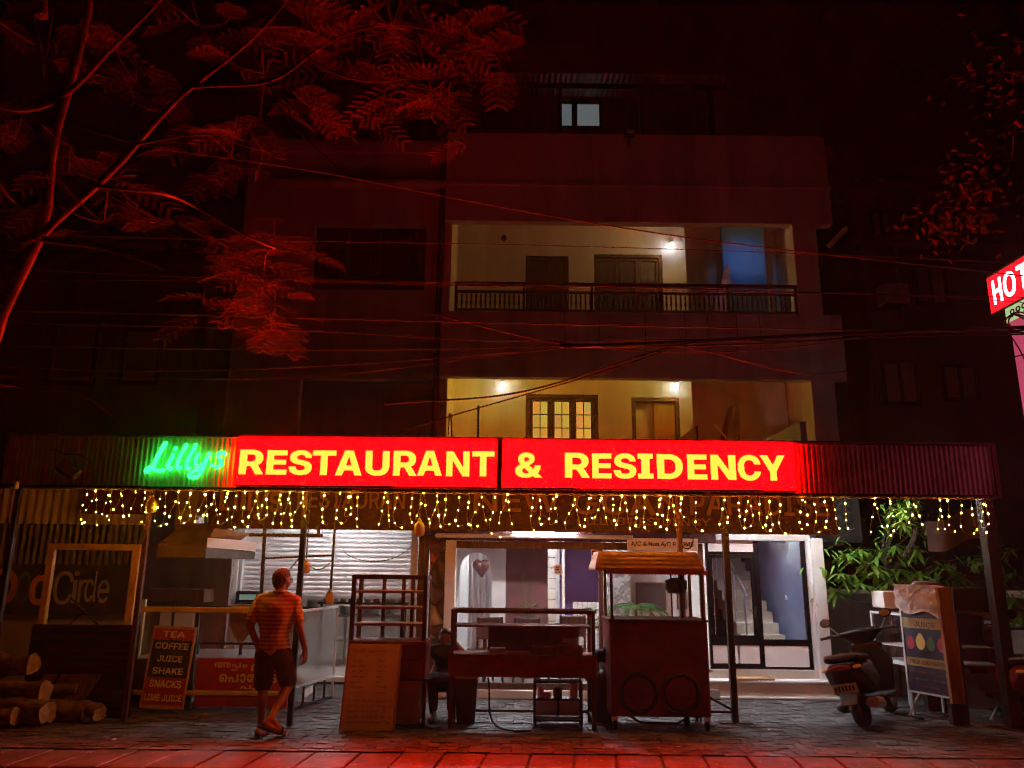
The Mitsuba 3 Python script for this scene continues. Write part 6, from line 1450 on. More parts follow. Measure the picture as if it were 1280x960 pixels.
# ================================================================ scooters
def scooter(pos, heading, lean, paint, label, tail=(None, 0), amber=True):
    k = thing('parked_scooter', label, 'scooter')
    M_ = shift(*pos) @ rot((0, 0, 1), -heading) @ rot((0, 1, 0), -lean) @ np.diag([1.35, 1.03, 1.0, 1])
    add = lambda name, m, bs, sm=40, par=k, **kw: put(par, name, moved(m, M_), bs, smooth=sm, **kw)
    def wheel(y, r=.22, w=.05):
        t_ = tube([(0, y + (r - w * .9) * math.cos(a), r + (r - w * .9) * math.sin(a)) for a in np.linspace(0, 2 * PI, 33)], w * .92, 12, caps=False)
        wk_ = add('wheel', t_, RUBBER, True)
        add('rim', cat(cyl((-.04, y, r), (.04, y, r), .05, 16), *[cyl((0, y, r), (0, y + (r - .07) * math.cos(a), r + (r - .07) * math.sin(a)), .013, 6) for a in np.linspace(0, 2 * PI, 6)[:-1]]), BLACK, 40, wk_)
    wheel(0.0); wheel(1.24)
    S_ = lambda x, y, z, r: m3.Manifold.sphere(r, 16).translate([x, y, z])
    def hb(*groups, cell=.02):
        out = m3.Manifold.batch_boolean([m3.Manifold.batch_hull([S_(*s) for s in g]) for g in groups], m3.OpType.Add).refine_to_length(cell).to_mesh()
        t_ = trimesh.Trimesh(out.vert_properties[:, :3], out.tri_verts, process=True); trimesh.smoothing.filter_taubin(t_, .5, .53, 6); return t_
    # rear body, floor, apron
    add('rear_body', hb([(-.11, -.18, .62, .05), (.11, -.18, .62, .05), (-.13, .2, .52, .06), (.13, .2, .52, .06), (-.11, .42, .48, .05), (.11, .42, .48, .05), (-.12, .05, .40, .06), (.12, .05, .40, .06), (-.06, -.3, .68, .035), (.06, -.3, .68, .035), (-.11, .3, .66, .04), (.11, .3, .66, .04)]), paint, True)
    add('floorboard', cbox(-.17, .17, .25, .29, .38, .86, .015), BLACK)
    add('front_apron', hb([(-.19, .92, .62, .02), (.19, .92, .62, .02), (-.14, .86, .3, .02), (.14, .86, .3, .02), (-.08, .98, .84, .03), (.08, .98, .84, .03)], [(-.1, 1.0, .82, .05), (.1, 1.0, .82, .05), (0, 1.08, .66, .06)], [(-.045, 1.12, .5, .02), (.045, 1.12, .5, .02), (-.04, 1.42, .42, .02), (.04, 1.42, .42, .02), (0, 1.26, .49, .03)]), paint, True)
    add('seat', hb([(-.11, -.14, .755, .035), (.11, -.14, .755, .035), (-.12, .14, .735, .04), (.12, .14, .735, .04), (-.08, .46, .725, .03), (.08, .46, .725, .03)]), CLOTHDARK, True)
    add('grab_rail', tube([(-.13, .05, .74), (-.14, -.12, .78), (-.09, -.3, .80), (.09, -.3, .80), (.14, -.12, .78), (.13, .05, .74)], .013, 8), STEEL)
    lt = add('tail_lamp', hb([(-.08, -.335, .66, .022), (.08, -.335, .66, .022), (0, -.345, .68, .025)]), REDPLASTIC if tail[0] is None else LAMPBLACK, True, **({} if tail[0] is None else {'glow': tail[0], 'gw': 1.0}))
    for s in (-1, 1):
        add('indicator', hb([(.125 * s, -.29, .66, .018), (.15 * s, -.25, .66, .018)]), AMBER, True)
    add('mudguard', hb([(-.07, -.22, .42, .012), (.07, -.22, .42, .012), (-.06, -.33, .28, .012), (.06, -.33, .28, .012), (-.07, -.05, .47, .012), (.07, -.05, .47, .012)]), BLACK, True)
    pl_ = add('number_plate', cbox(-.1, .1, .40, 0.50, -.315, -.305, .003), BANDDIM, False)
    for a in range(6):
        add('plate_mark', box(-.085 + a * .029, -.068 + a * .029, .425, .475, -.3175, -.3155), BLACK, False, pl_)
    add('engine', hb([(-.12, .0, .24, .07), (-.12, .3, .26, .07), (.05, .1, .26, .06)]), BLACK, True)
    add('exhaust', cat(tube([(.1, .3, .2), (.15, .12, .22), (.16, -.2, .27)], [.025, .05, .055], 12)), STEEL)
    add('exhaust_guard', hb([(.185, .05, .27, .02), (.19, -.14, .30, .02), (.18, .05, .23, .02)]), ALU, True)
    add('handlebar', tube([(-.34, .88, .99), (-.2, .94, 1.0), (0, .97, .97), (.2, .94, 1.0), (.34, .88, .99)], .016, 8), BLACK)
    add('handlebar_cover', hb([(-.16, .95, .99, .04), (.16, .95, .99, .04), (0, 1.03, 1.0, .06), (0, 1.0, .86, .05)]), paint, True)
    for s in (-1, 1):
        add('grip', cyl((.24 * s, .925, 1.0), (.36 * s, .872, .99), .02, 10), RUBBER)
        add('lever', tube([(.22 * s, .97, 1.0), (.3 * s, .96, .99), (.37 * s, .91, .985)], .006, 6), STEEL)
        mk = add('mirror', lathe([(0, -.012), (.045, -.01), (.055, 0), (.045, .012), (0, .014)], (0, 0, 0), 18) if False else moved(moved(lathe([(0, -.012), (.045, -.01), (.055, 0), (.045, .012), (0, .014)], (0, 0, 0), 18), rot((1, 0, 0), 80)), shift(.28 * s, .90, 1.17)), GLOSSBLACK)
        add('glass', moved(moved(lathe([(0, .0), (.045, .0), (.044, .003), (0, .003)], (0, 0, 0), 18), rot((1, 0, 0), 80)), shift(.28 * s, .886, 1.172)), 'mat_mirror', 40, mk)
        add('stem', tube([(.2 * s, .95, 1.01), (.24 * s, .94, 1.08), (.28 * s, .91, 1.15)], .007, 6), STEEL, 40, mk)
    add('head_lamp', hb([(0, 1.09, .98, .035), (-.05, 1.07, .98, .03), (.05, 1.07, .98, .03)]), ALU, True)
    add('side_stand', cyl((-.1, .5, .25), (-.24, .55, -.035), .012), STEEL)
    return k
scene['mat_mirror'] = {'type': 'twosided', 'bsdf': {'type': 'roughconductor', 'material': 'none', 'alpha': 0.06, 'specular_reflectance': {'type': 'rgb', 'value': [.8, .8, .8]}}}
sgp = (3.888, 9.307, -0.0)
scooter((sgp[0] + .16, sgp[1] + .06, .01), 38, 13, GLOSSBLACK, 'black scooter leaning on its side stand with a yellow number plate')
scooter((6.08, 9.45, .01), 8, 6, BODYRED, 'red scooter with a bright red tail lamp at the right edge of the photo', tail=((1.6, .03, .03), 1))

# ================================================================ trees, wires, neighbours, pylon sign
def leaf_quads(base, d, up, L, W):
    """Narrow leaflets: arrays (n,3) base, direction, up; returns vertices and faces of folded diamonds."""
    side = np.cross(d, up); side /= np.linalg.norm(side, axis=1, keepdims=True) + 1e-9
    L = np.broadcast_to(L, (len(base),))[:, None]; W = np.broadcast_to(W, (len(base),))[:, None]
    V = np.stack([base, base + d * L * .5 + side * W * .5, base + d * L, base + d * L * .5 - side * W * .5], 1).reshape(-1, 3)
    i = np.arange(len(base))[:, None] * 4
    F = np.concatenate([i + [0, 1, 2], i + [0, 2, 3]])
    return V, F
def frond(p, d, L, droop, r):
    """A twice feathered leaf: rachis, pinnae in pairs, rows of fine leaflets."""
    d = np.array(d, float); d /= np.linalg.norm(d)
    side = np.cross(d, [0, 0, 1]); side /= np.linalg.norm(side) + 1e-9
    up = np.cross(side, d)
    n = r.randint(5, 7)
    base, dirs, ups = [], [], []
    rach = []
    for i in range(n + 1):
        t = i / n
        q = np.array(p) + d * L * t - np.array([0, 0, 1]) * droop * L * t * t
        rach.append(q)
        if i < 1: continue
        tan = d - np.array([0, 0, 2 * droop * t])
        tan /= np.linalg.norm(tan)
        pl = L * (.40 * math.sin(PI * (0.2 + .62 * t)) + .06)
        for s in (-1, 1):
            pd_ = side * s * .82 + tan * .5 + up * r.uniform(-.06, .12); pd_ /= np.linalg.norm(pd_)
            m = 9
            for jn in range(1, m + 1):
                b = q + pd_ * pl * jn / m - np.array([0, 0, .12]) * pl * (jn / m) ** 2
                for s2 in (-1, 1):
                    ld = np.cross(pd_, up) * s2 * .85 + pd_ * .5
                    base.append(b); dirs.append(ld / np.linalg.norm(ld)); ups.append(up)
    V, F = leaf_quads(np.array(base), np.array(dirs), np.array(ups), L * .049, L * .0205)
    return V, F, np.array(rach)
tr = thing('feathery_tree', 'tree with fine feathery leaves lit red, its branches reaching in from the upper left', 'tree')
def limb(pts, r0, r1, name='branch', m_=BARK):
    p = smooth3(pts, 26)
    m = tube(p, np.linspace(r0, r1, 26), 10)
    m.vertices += (meshkit.fbm(m.vertices * 6, 3) - .5)[:, None] * r0 * .35 * np.array([1, 1, .3])
    return put(tr, name, m, m_, smooth=True)
limb([(-5.5, 4.8, -.1), (-5.1, 4.9, 1.2), (-3.623, 4.9, 2.632), (-3.419, 4.9, 3.276), (-3.256, 4.9, 3.876)], .10, .036, 'trunk')
limb([(-3.256, 4.9, 3.876), (-3.118, 4.9, 4.056), (-2.946, 4.95, 4.303), (-2.733, 5.0, 4.662), (-2.471, 5.1, 5.159), (-2.098, 5.1, 5.529), (-1.776, 5.2, 6.133), (-1.462, 5.2, 6.669)], .030, .008)
limb([(-3.272, 4.9, 3.834), (-3.315, 5.0, 4.091), (-3.47, 5.2, 4.64), (-3.543, 5.4, 5.532), (-3.641, 5.5, 6.765)], .045, .04)
limb([(-3.256, 4.9, 3.876), (-2.905, 4.8, 3.794), (-2.656, 4.7, 3.713), (-2.301, 4.7, 3.589), (-2.125, 4.7, 3.508)], .022, .006)
limb([(-2.497, 5.1, 5.179), (-2.129, 5.1, 5.224), (-1.832, 5.1, 5.269), (-1.607, 5.2, 5.554), (-1.304, 5.3, 5.851), (-0.549, 5.4, 5.902)], .018, .006)
limb([(-1.843, 5.1, 5.249), (-1.685, 5.1, 4.933), (-1.429, 5.1, 4.672), (-1.241, 5.1, 4.48)], .009, .004)
limb([(-1.606, 5.2, 5.54), (-1.216, 5.3, 5.418), (-0.81, 5.3, 5.451), (-0.532, 5.3, 5.605)], .010, .004)
limb([(-3.651, 5.1, 5.807), (-3.785, 5.1, 6.392)], .05, .05)
limb([(-3.724, 5.1, 5.806), (-3.642, 5.1, 5.594), (-3.552, 5.1, 5.282)], .012, .006)
limb([(-2.946, 4.95, 4.303), (-2.521, 4.9, 4.233), (-2.439, 5.5, 4.398), (-2.149, 5.6, 4.259), (-2.491, 7.2, 4.648), (-2.369, 7.2, 4.144)], .014, .005)
limb([(-2.733, 5.0, 4.662), (-2.346, 4.9, 4.67), (-2.006, 4.9, 4.674), (-1.83, 4.9, 4.613)], .012, .004)
limb([(-4.129, 5.3, 5.24), (-3.622, 5.3, 5.176), (-3.253, 5.4, 5.756), (-2.92, 5.4, 6.213), (-2.766, 5.4, 6.605)], .03, .012)
r9 = random.Random(9)
clusters = [(285, 305, 7.20, 16, 70), (330, 350, 7.20, 16, 50), (345, 400, 7.20, 20, 40), (255, 375, 7.20, 8, 40), (345, 300, 7.20, 10, 40), (130, 275, 4.90, 8, 60), (150, 230, 4.90, 6, 50), (290, 190, 4.90, 9, 55), (330, 185, 4.90, 6, 40),
            (395, 135, 5.10, 11, 60), (430, 60, 5.30, 14, 80), (490, 30, 5.30, 12, 80), (540, 110, 5.30, 12, 60), (580, 60, 5.30, 12, 60), (560, 145, 5.30, 6, 45), (615, 22, 5.30, 5, 30), (380, 20, 5.20, 10, 80), (250, 30, 5.20, 9, 90), (170, 100, 5.10, 8, 80), (60, 60, 5.20, 8, 70), (20, 170, 5.00, 7, 50), (20, 250, 5.00, 5, 40), (90, 180, 5.10, 6, 60), (330, 90, 5.10, 7, 60), (20, 480, 5.10, 4, 35), (200, 270, 4.90, 4, 40)]
CL = [(-2.872, 7.2, 4.859), (-2.477, 7.2, 4.478), (-2.323, 7.2, 4.062), (-3.051, 7.2, 4.261), (-2.393, 7.2, 4.908), (-2.826, 4.9, 4.018), (-2.751, 4.9, 4.291), (-1.994, 4.9, 4.548), (-1.771, 4.9, 4.582), (-1.484, 5.1, 5.036), (-1.359, 5.3, 5.704), (-0.989, 5.3, 5.929), (-0.65, 5.3, 5.354), (-0.409, 5.3, 5.716), (-0.517, 5.3, 5.109), (-0.192, 5.3, 5.999), (-1.665, 5.2, 5.914), (-2.473, 5.2, 5.831), (-2.855, 5.1, 5.257), (-3.628, 5.2, 5.6), (-3.608, 5.0, 4.716), (-3.527, 5.0, 4.211), (-3.258, 5.1, 4.716), (-1.898, 5.1, 5.337), (-3.376, 5.1, 2.896), (-2.444, 4.9, 4.052)]
LV, LF, LV2, LF2, RA = [], [], [], [], []
o1 = o2 = 0
for (px_, py_, pz_), (a_, b_, dep, cnt, sp_) in zip(CL, clusters):
    s_ = sp_ * dep / 962.0
    for i in range(int(cnt * .95)):
        p = np.array([px_ + r9.gauss(0, .42) * s_, py_ + r9.uniform(-.45, .35), pz_ + r9.gauss(0, .36) * s_])
        az = r9.uniform(0, 2 * PI)
        d = (math.cos(az), math.sin(az) * .9, r9.uniform(-.35, .4))
        V, F, ra = frond(p, d, r9.uniform(.26, .44) * (dep / 6.3 if dep < 7 else 1), r9.uniform(.12, .42), r9)
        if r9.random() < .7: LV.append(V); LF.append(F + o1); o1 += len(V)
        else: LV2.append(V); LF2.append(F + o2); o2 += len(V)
        RA.append(tube(ra, .0018, 4))
        c_ = np.array([px_, py_, pz_])
        RA.append(tube(sag(c_ + (0, 0, -.02), p, .02, 5), .0022, 4))
crown = put(tr, 'crown', trimesh.Trimesh(np.vstack(LV), np.vstack(LF), process=False), LEAF, kind='stuff')
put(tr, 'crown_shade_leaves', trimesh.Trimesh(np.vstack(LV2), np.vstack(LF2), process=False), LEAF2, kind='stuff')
put(tr, 'leaf_stalks', cat(*RA), BARK, kind='stuff')

# tree at the upper right: sparse small leaves
t2 = thing('sparse_tree', 'sparse tree with small brownish leaves reaching in at the upper right edge', 'tree')
for pts, a, b in (([(4.909, 5.9, 3.053), (5.884, 7.2, 5.004), (4.446, 5.6, 5.036), (4.099, 5.6, 5.322)], .12, .03), ([(4.339, 5.6, 5.179), (4.059, 5.6, 5.139), (4.021, 5.6, 4.959), (3.838, 5.6, 4.85), (3.55, 5.6, 4.601), (3.342, 5.6, 4.358)], .016, .005), ([(4.395, 5.6, 5.548), (4.161, 5.6, 5.756), (3.894, 5.6, 5.752)], .012, .004)):
    p = smooth3(pts, 20); put(t2, 'branch' if a < .1 else 'trunk', tube(p, np.linspace(a, b, 20), 8), BARK, smooth=True)
B_, D_, U_ = [], [], []
for (cx_, cy_, cz_), cnt, s_ in zip([(3.961, 5.6, 5.753), (4.094, 5.6, 5.657), (3.645, 5.6, 4.848), (3.709, 5.6, 4.603), (3.473, 5.6, 4.496), (3.551, 5.6, 4.36), (4.066, 5.6, 5.322), (4.23, 5.6, 6.001), (3.393, 5.6, 4.358)], (40, 40, 45, 70, 60, 45, 30, 40, 35), (.2, .2, .14, .16, .16, .14, .2, .2, .1)):
    for i in range(cnt):
        B_.append((cx_ + r9.gauss(0, s_), cy_ + r9.gauss(0, .15), cz_ + r9.gauss(0, s_ * .6)))
        v = np.array([r9.gauss(0, 1), r9.gauss(0, 1), r9.gauss(-.2, .6)]); D_.append(v / np.linalg.norm(v)); v = np.array([r9.gauss(0, .5), r9.gauss(0, .5), 1]); U_.append(v / np.linalg.norm(v))
V, F = leaf_quads(np.array(B_), np.array(D_), np.array(U_), .075, .035)
put(t2, 'crown', trimesh.Trimesh(V, F, process=False), LEAF2, kind='stuff')

# mango tree by the right end of the canopy: long drooping leaves in whorls
mt = thing('mango_tree', 'mango tree with long green drooping leaves behind the juice board', 'tree')
tb_ = (5.631, 12.0)
put(mt, 'trunk', tube(smooth3([(tb_[0], 12.0, 0), (tb_[0] + .05, 12.0, .8), (tb_[0] + .1, 11.95, 1.6), (6.093, 11.9, 2.15), (6.098, 11.9, 2.752)], 20), np.linspace(.09, .03, 20), 10), BARK, smooth=True)
W_ = [(4.847, 11.3, 1.949), (4.666, 11.2, 1.669), (4.938, 11.2, 1.562), (5.134, 11.1, 1.729), (5.158, 11.3, 1.84), (5.333, 11.2, 1.567), (5.521, 11.2, 1.733), (5.821, 11.5, 2.598), (5.728, 11.4, 2.416), (5.933, 11.5, 2.021), (5.85, 11.3, 1.681), (5.998, 11.2, 1.465), (6.213, 11.1, 1.383), (6.499, 11.2, 1.415), (5.696, 11.6, 2.078), (5.5, 11.7, 2.021), (6.31, 11.8, 2.386), (6.371, 11.6, 1.798), (5.158, 11.6, 2.015), (4.754, 11.6, 1.441), (5.902, 11.6, 1.285), (6.705, 11.8, 1.686), (7.356, 11.6, 1.3), (7.608, 12.0, 1.694), (7.094, 11.9, 1.924), (7.749, 12.2, 2.056), (7.255, 11.4, 1.088), (5.951, 11.6, 2.785), (5.802, 11.7, 2.612)]
leaf_ply = None
cnt = 0
def mango_leaf(base, d, L, w):
    return blade_leaf(base, np.array(base) + np.array(d) * L, w, .35, 5)
late = []
for wi, c in enumerate(W_):
    c = np.array(c)
    put(mt, 'twig', tube(smooth3([(tb_[0] + .1, 12.0, min(c[2] - .25, 1.5)), (c + np.array([tb_[0] + .1, 12.05, c[2] - .3])) / 2 , c], 12), np.linspace(.015, .006, 12), 6), BARK)
    for i in range(18):
        az = r9.uniform(0, 2 * PI); el = r9.uniform(-.55, .45)
        d = np.array([math.cos(az) * math.cos(el), math.sin(az) * math.cos(el), math.sin(el)])
        m = mango_leaf(c + d * .02 + np.array([0, 0, r9.uniform(-.03, .05)]), d, r9.uniform(.17, .28), r9.uniform(.04, .058))
        young = wi in (3, 4, 7, 8, 12, 13)
        if cnt < 290: put(mt, 'leaf', m, MANGO2 if young else MANGO); cnt += 1
        else: late.append(m)
    for i in range(16):
        p = c + np.array([r9.gauss(0, .13), r9.uniform(.0, .3), r9.gauss(0, .1)])
        az = r9.uniform(0, 2 * PI); el = r9.uniform(-.7, .3)
        d = np.array([math.cos(az) * math.cos(el), math.sin(az) * math.cos(el), math.sin(el)])
        late.append(mango_leaf(p, d, r9.uniform(.14, .22), r9.uniform(.033, .048)))
put(mt, 'crown', cat(*late), MANGO, kind='stuff')
# garden wall behind the plants and a lamp lit wall at the right
gw = thing('garden_wall', 'dim plastered garden wall behind the mango tree', 'wall')
put(gw, 'wall', box(4.95, 10.5, 0, 1.35, 14.6, 14.8), DARKWALL)
put(gw, 'coping', cbox(4.93, 10.5, 1.352, 1.42, 14.55, 14.85), WALL)
ca = thing('parked_van', 'pale roofed vehicle parked behind the plants at the right edge', 'van')
vx = 8.168
put(ca, 'body', hull([(vx, 12.6, .45), (vx, 14.0, .45), (vx + 3, 12.6, .45), (vx + 3, 14.0, .45)], [(vx - .05, 12.6, .95), (vx - .05, 14.0, .95), (vx + 3, 12.6, .95), (vx + 3, 14.0, .95)]), WHITEPLASTIC)
put(ca, 'windscreen', hull([(vx, 12.68, .955), (vx, 13.92, .955), (vx + 2.9, 12.68, .955), (vx + 2.9, 13.92, .955)], [(vx + .2, 12.75, 1.34), (vx + .2, 13.85, 1.34), (vx + 2.8, 12.75, 1.34), (vx + 2.8, 13.85, 1.34)]), PANE)
put(ca, 'roof', hull([(vx + .12, 12.7, 1.345), (vx + .12, 13.9, 1.345), (vx + 2.9, 12.7, 1.345), (vx + 2.9, 13.9, 1.345)], [(vx + .4, 12.9, 1.45), (vx + .4, 13.7, 1.45), (vx + 2.6, 12.9, 1.45), (vx + 2.6, 13.7, 1.45)]), WHITEPLASTIC)
for x in (vx + .5, vx + 2.4):
    for y in (12.68, 13.9): put(ca, 'wheel', tube([(x, y - .08, .3), (x, y + .08, .3)], .3, 20), RUBBER)
# tarpaulin edge hanging under the canopy at the right
k = thing('grey_tarpaulin', 'grey tarpaulin hanging below the canopy behind the mango leaves', 'tarpaulin')
V = [(x, 11.0 + .06 * math.sin(x * 9), 2.211 - .1 + .10 * math.sin(x * 5) + t * .42) for t in (0, .5, 1) for x in np.linspace(5.869, 6.725, 26)]
F = [(r * 26 + i, r * 26 + i + 1, r * 26 + 27 + i) for r in (0, 1) for i in range(25)] + [(r * 26 + i, r * 26 + 27 + i, r * 26 + 26 + i) for r in (0, 1) for i in range(25)]
put(k, 'cloth', trimesh.Trimesh(V, F, process=False), mat('tarp', (.07, .07, .08), .6), smooth=True)

# overhead cables along the street
def cable(pts, r, label, group='thin overhead cables across the facade'):
    m = tube(smooth3(pts, 60), r, 6)
    return tag(put(None, 'overhead_cable', m, BLACK if r > .008 else CABLE, smooth=True), label, 'cable', group)
CABLE = mat('cable', (.045, .04, .038), .6)
cable([(-5.881, 7.2, 7.089), (-3.475, 7.3, 5.937), (-2.487, 7.4, 5.847), (-0.713, 7.6, 5.61), (1.908, 7.8, 5.256), (5.665, 8.0, 4.931), (6.707, 8.0, 4.802)], .007, 'highest overhead cable, sloping from the left tree down past the upper balcony bulb', None)
cable([(-5.661, 7.4, 5.067), (-3.246, 7.4, 4.997), (-0.813, 7.5, 5.025), (1.853, 7.6, 5.027), (5.718, 7.8, 4.991)], .004, 'thin cable crossing the upper balcony at bulb height', None)
cable([(-5.595, 7.4, 4.695), (-3.612, 7.4, 4.587), (-0.674, 7.5, 4.589), (1.834, 7.6, 4.586), (5.66, 7.8, 4.605)], .005, 'thin cable crossing at the handrail of the upper balcony', None)
cable([(-5.636, 7.5, 4.541), (-2.827, 7.5, 4.582), (-0.797, 7.5, 4.562), (0.995, 7.6, 4.567), (3.005, 7.6, 4.555), (5.576, 7.7, 4.496)], .004, 'thin cable just below the handrail of the upper balcony', None)
cable([(-5.581, 7.5, 4.228), (-3.201, 7.5, 4.203), (-0.661, 7.5, 4.164), (1.981, 7.6, 4.166), (5.528, 7.7, 4.177)], .007, 'straight cable just under the upper balcony floor', None)
cable([(-5.634, 7.6, 4.14), (-3.644, 7.6, 4.111), (-1.16, 7.6, 4.035), (-0.664, 7.6, 4.006), (1.314, 7.6, 4.02), (2.963, 7.6, 4.013)], .005, 'cable just above the middle of the band between the balconies', None)
cable([(-5.588, 7.6, 3.882), (-2.795, 7.6, 3.871), (-0.661, 7.6, 3.903), (0.489, 7.6, 3.95), (1.726, 7.6, 3.999)], .005, 'faint cable running into the thick cable bundle from the left', None)
cable([(-5.554, 7.6, 3.687), (-2.775, 7.6, 3.659), (-0.781, 7.6, 3.8), (0.654, 7.6, 3.935), (1.809, 7.6, 4.008)], .005, 'low faint cable rising from the left into the thick bundle', None)
cable([(-5.528, 7.6, 3.544), (-3.172, 7.6, 3.554), (-1.955, 7.6, 3.601), (-0.657, 7.6, 3.767), (0.983, 7.6, 3.956)], .004, 'lowest faint cable left of the lower balcony', None)
cable([(-0.839, 7.6, 4.282), (-0.171, 7.6, 4.115), (0.654, 7.6, 3.961), (1.313, 7.6, 3.968)], .009, 'dark cable slanting down into the thick bundle under the upper balcony', None)
cable([(0.489, 7.6, 3.95), (1.313, 7.6, 3.977), (2.305, 7.6, 4.04), (3.467, 7.6, 4.113), (4.693, 7.7, 4.202), (6.473, 7.8, 4.343)], .021, 'thick black cable bundle across the wall between the balconies', None)
cable([(0.656, 7.62, 3.941), (1.812, 7.62, 3.971), (2.639, 7.62, 4.006), (3.471, 7.62, 4.068), (5.106, 7.7, 4.154), (6.454, 7.8, 4.236)], .010, 'black cable close under the thick bundle', None)
cable([(-1.307, 7.7, 3.338), (-0.654, 7.7, 3.387), (0.001, 7.7, 3.461), (0.825, 7.7, 3.7), (1.736, 7.65, 3.988)], .009, 'dark cable sagging across the lower balcony, upper of two', None)
cable([(-1.13, 7.7, 3.05), (-0.648, 7.7, 3.212), (0.002, 7.7, 3.411), (0.659, 7.7, 3.613), (1.325, 7.7, 3.834), (1.823, 7.66, 4.018)], .007, 'dark cable slanting across the lower balcony, lower of two', None)
cable([(1.729, 7.62, 3.962), (2.159, 7.7, 3.904), (2.684, 7.8, 3.798), (3.566, 7.9, 3.8)], .006, 'thin cable drooping right from the bundle below the blue column', None)
cable([(0.491, 7.62, 3.991), (2.161, 7.7, 3.929), (3.507, 7.7, 4.084)], .006, 'slack black cable looping just below the thick bundle', None)
k = thing('cable_coil', 'tangled coils of black cable hanging on the bundle before the pylon sign', 'cable')
for i in range(3):
    c = np.array((5.311, 7.7, 4.297)) + [r9.uniform(-.05, .15), r9.uniform(-.03, .03), r9.uniform(-.03, .03)]
    put(k, 'loop', tube([(c[0] + .13 * math.cos(t_) * (1 + .1 * i), c[1] + .03 * math.sin(2 * t_), c[2] + .09 * math.sin(t_)) for t_ in np.linspace(0, 6.2, 30)], .009, 6), BLACK)
put(k, 'tail', tube(smooth3([(5.206, 7.7, 4.155), (5.296, 7.7, 3.965), (5.362, 7.7, 3.623)], 14), .007, 5), BLACK)
put(k, 'tail', tube(smooth3([(5.153, 7.7, 3.894), (5.291, 7.7, 3.93), (5.463, 7.7, 3.967)], 14), .006, 5), BLACK)

# pylon sign at the right edge: its lit face looks along the street
ps = thing('hotel_pylon', 'tall lit pylon sign with white letters HOT on red, cut by the right edge', 'sign')
hx = 6.05
hA, hB = 5.379, 4.906
YA, YE = 9.232, 7.4
put(ps, 'red_box', box(hx, hx + .25, hB, hA, YE, YA), LAMPBLACK, glow=(2.4, .015, .03), gw=5)
def on_face(m):      # from upright (x right, -y out) to the face that looks along -x; its text runs towards the street
    v = m.vertices.copy(); m = m.copy()
    m.vertices = np.stack([hx + v[:, 1], YA - v[:, 0], v[:, 2]], 1); return m
put(ps, 'edge_frame', cat(box(hx - .012, hx + .26, hA + .001, hA + .02, YE, YA + .01), box(hx - .012, hx + .26, hB - .02, hB - .001, YE, YA + .01)), BLACK)
xL = .10
for ch, w_ in (('H', .17), ('O', .22), ('T', .2), ('E', .16), ('L', .15)):
    put(ps, 'letter', on_face(text(ch, xL, xL + w_, hB + .09, hA - .07, -.001, .012)), LAMPBLACK, glow=(2.6, 2.3, 2.6), gw=2)
    xL += w_ + .045
zg0 = 4.762
put(ps, 'green_strip', box(hx + .01, hx + .2, hB - .20, hB - .021, YE, YA - .25), LAMPBLACK, glow=(.42, .58, .27), gw=1)
put(ps, 'lettering', on_face(text('9998', .34, .75, hB - .165, hB - .06, .008, .004)), BLACK)
put(ps, 'pink_column', box(hx + .015, hx + .19, hB - 2.6, hB - .201, YE, YA - .30), LAMPBLACK, glow=(.45, .055, .11), gw=4)
put(ps, 'pole', box(hx + .05, hx + .15, 0.0, hB - 2.6, YA - 1.2, YA - 1.1), BLACK)

# neighbours
nb = thing('neighbour_building', 'dark grey neighbouring building with an air conditioner at the right', 'building')
nx0 = 7.472
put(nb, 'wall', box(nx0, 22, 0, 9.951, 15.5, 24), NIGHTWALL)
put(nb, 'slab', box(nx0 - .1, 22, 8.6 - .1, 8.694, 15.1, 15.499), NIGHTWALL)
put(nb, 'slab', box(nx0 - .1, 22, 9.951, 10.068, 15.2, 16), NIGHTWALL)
put(nb, 'column', box(8.128, 8.179, 6.344, 8.487, 15.2, 15.32), NIGHTWALL)
for (a, b, c, d) in ((7.774, 8.226, 8.713, 9.429), (8.817, 9.617, 8.728, 9.443), (8.576, 9.258, 7.265, 8.171), (8.912, 9.655, 5.191, 5.957), (7.672, 8.416, 5.093, 6.029)):
    f_ = put(nb, 'window', frame(a, b, c, d, 15.42, 15.499, .06), BLACK)
    put(f_, 'pane', box(a + .06, b - .06, c + .06, d - .06, 15.47, 15.485), PANE)
    put(f_, 'mullion', box((a + b) / 2 - .03, (a + b) / 2 + .03, c + .06, d - .06, 15.43, 15.469), BLACK)
ac = thing('air_conditioner', 'pale air conditioner unit on the wall of the dark neighbouring building', 'air conditioner')
r = (7.717, 8.254, 7.184, 7.61)
put(ac, 'case', cbox(r[0], r[1], r[2], r[3], 15.1, 15.45, .02), DARKWALL)
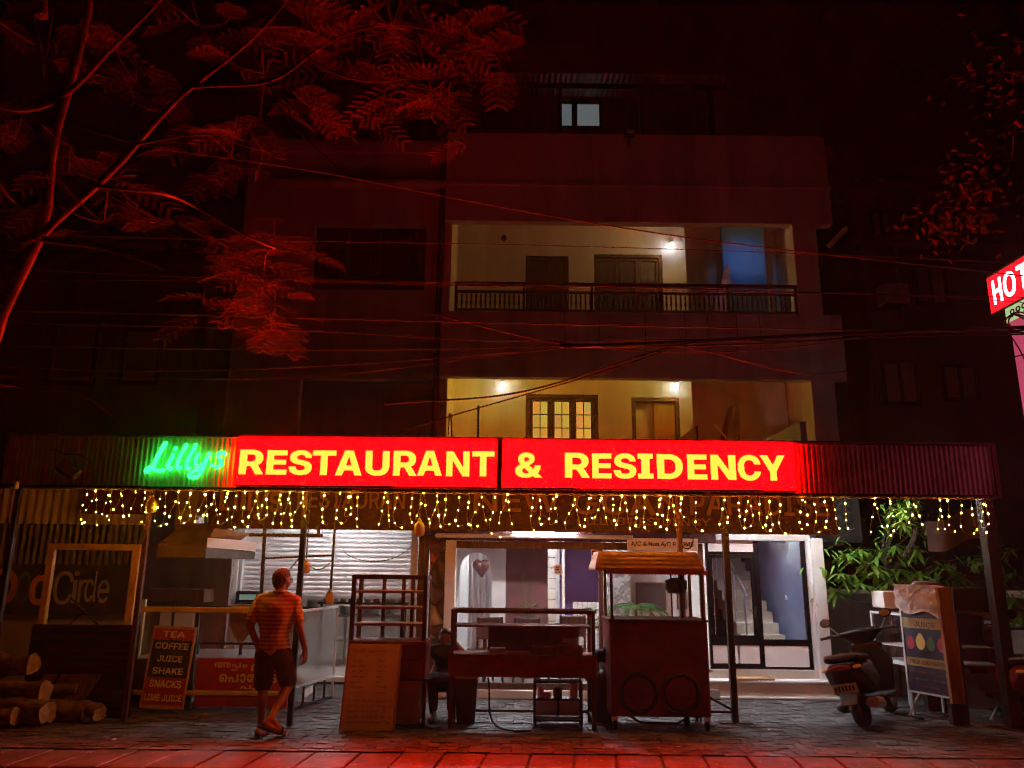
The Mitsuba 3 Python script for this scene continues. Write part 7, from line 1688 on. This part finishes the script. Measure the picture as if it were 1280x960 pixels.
fg = put(ac, 'fan_grille', cat(*[tube([(r[0] * .35 + r[1] * .65 + q * math.cos(t_), 15.09, (r[2] + r[3]) / 2 + q * math.sin(t_)) for t_ in np.linspace(0, 2 * PI, 25)], .008, 5, caps=False) for q in (.05, .1, .15)]), BLACK)
put(ac, 'bracket', box(r[0] + .05, r[1] - .05, r[2] - .05, r[2] - .001, 15.15, 15.499), BLACK)
nl = thing('left_house', 'dark house left of the residency building behind the feathery tree', 'building')
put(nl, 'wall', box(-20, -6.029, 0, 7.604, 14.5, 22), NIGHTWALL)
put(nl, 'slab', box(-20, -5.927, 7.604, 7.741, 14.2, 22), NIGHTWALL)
for (a, b, c, d) in ((-9.015, -8.084, 5.09, 6.379), (-7.609, -6.834, 5.104, 6.23)):
    f_ = put(nl, 'window', frame(a, b, c, d, 14.42, 14.499, .07), BLACK)
    put(f_, 'pane', box(a + .07, b - .07, c + .07, d - .07, 14.47, 14.485), PANE)
# litter on the pavement
for i, (px_, py_, s_) in enumerate(((-5.2, 8.55, .03), (-3.95, 8.35, .018), (-2.9, 8.5, .02), (1.7, 8.3, .02), (2.9, 9.2, .015))):
    k = put(None, 'litter', hull([(px_ + r9.uniform(-1, 1) * s_ * 1.5, py_ + r9.uniform(-1, 1) * s_, .004 + r9.uniform(0, 1) * s_ * .7) for _ in range(9)]), WHITEPLASTIC)
    tag(k, 'tiny scrap of white litter lying on the pavement', 'litter', 'scraps on the pavement')
# fallen leaflets and grit on the pavement
B_, D_, U_ = [], [], []
for i in range(420):
    B_.append((r9.uniform(-6, 6), r9.uniform(7.4, 11.2) if r9.random() < .5 else r9.uniform(7.4, 8.8), .008))
    a = r9.uniform(0, 6.28); D_.append((math.cos(a), math.sin(a), r9.uniform(0, .12))); U_.append((r9.uniform(-.2, .2), r9.uniform(-.2, .2), 1))
V, F = leaf_quads(np.array(B_), np.array(D_), np.array(U_), rng.uniform(.015, .05, 420), rng.uniform(.008, .02, 420))
k = put(None, 'fallen_leaves', trimesh.Trimesh(V, F, process=False), CARDBOARD); tag(k, 'fallen leaflets and grit strewn over the pavement', 'leaves', kind='stuff')
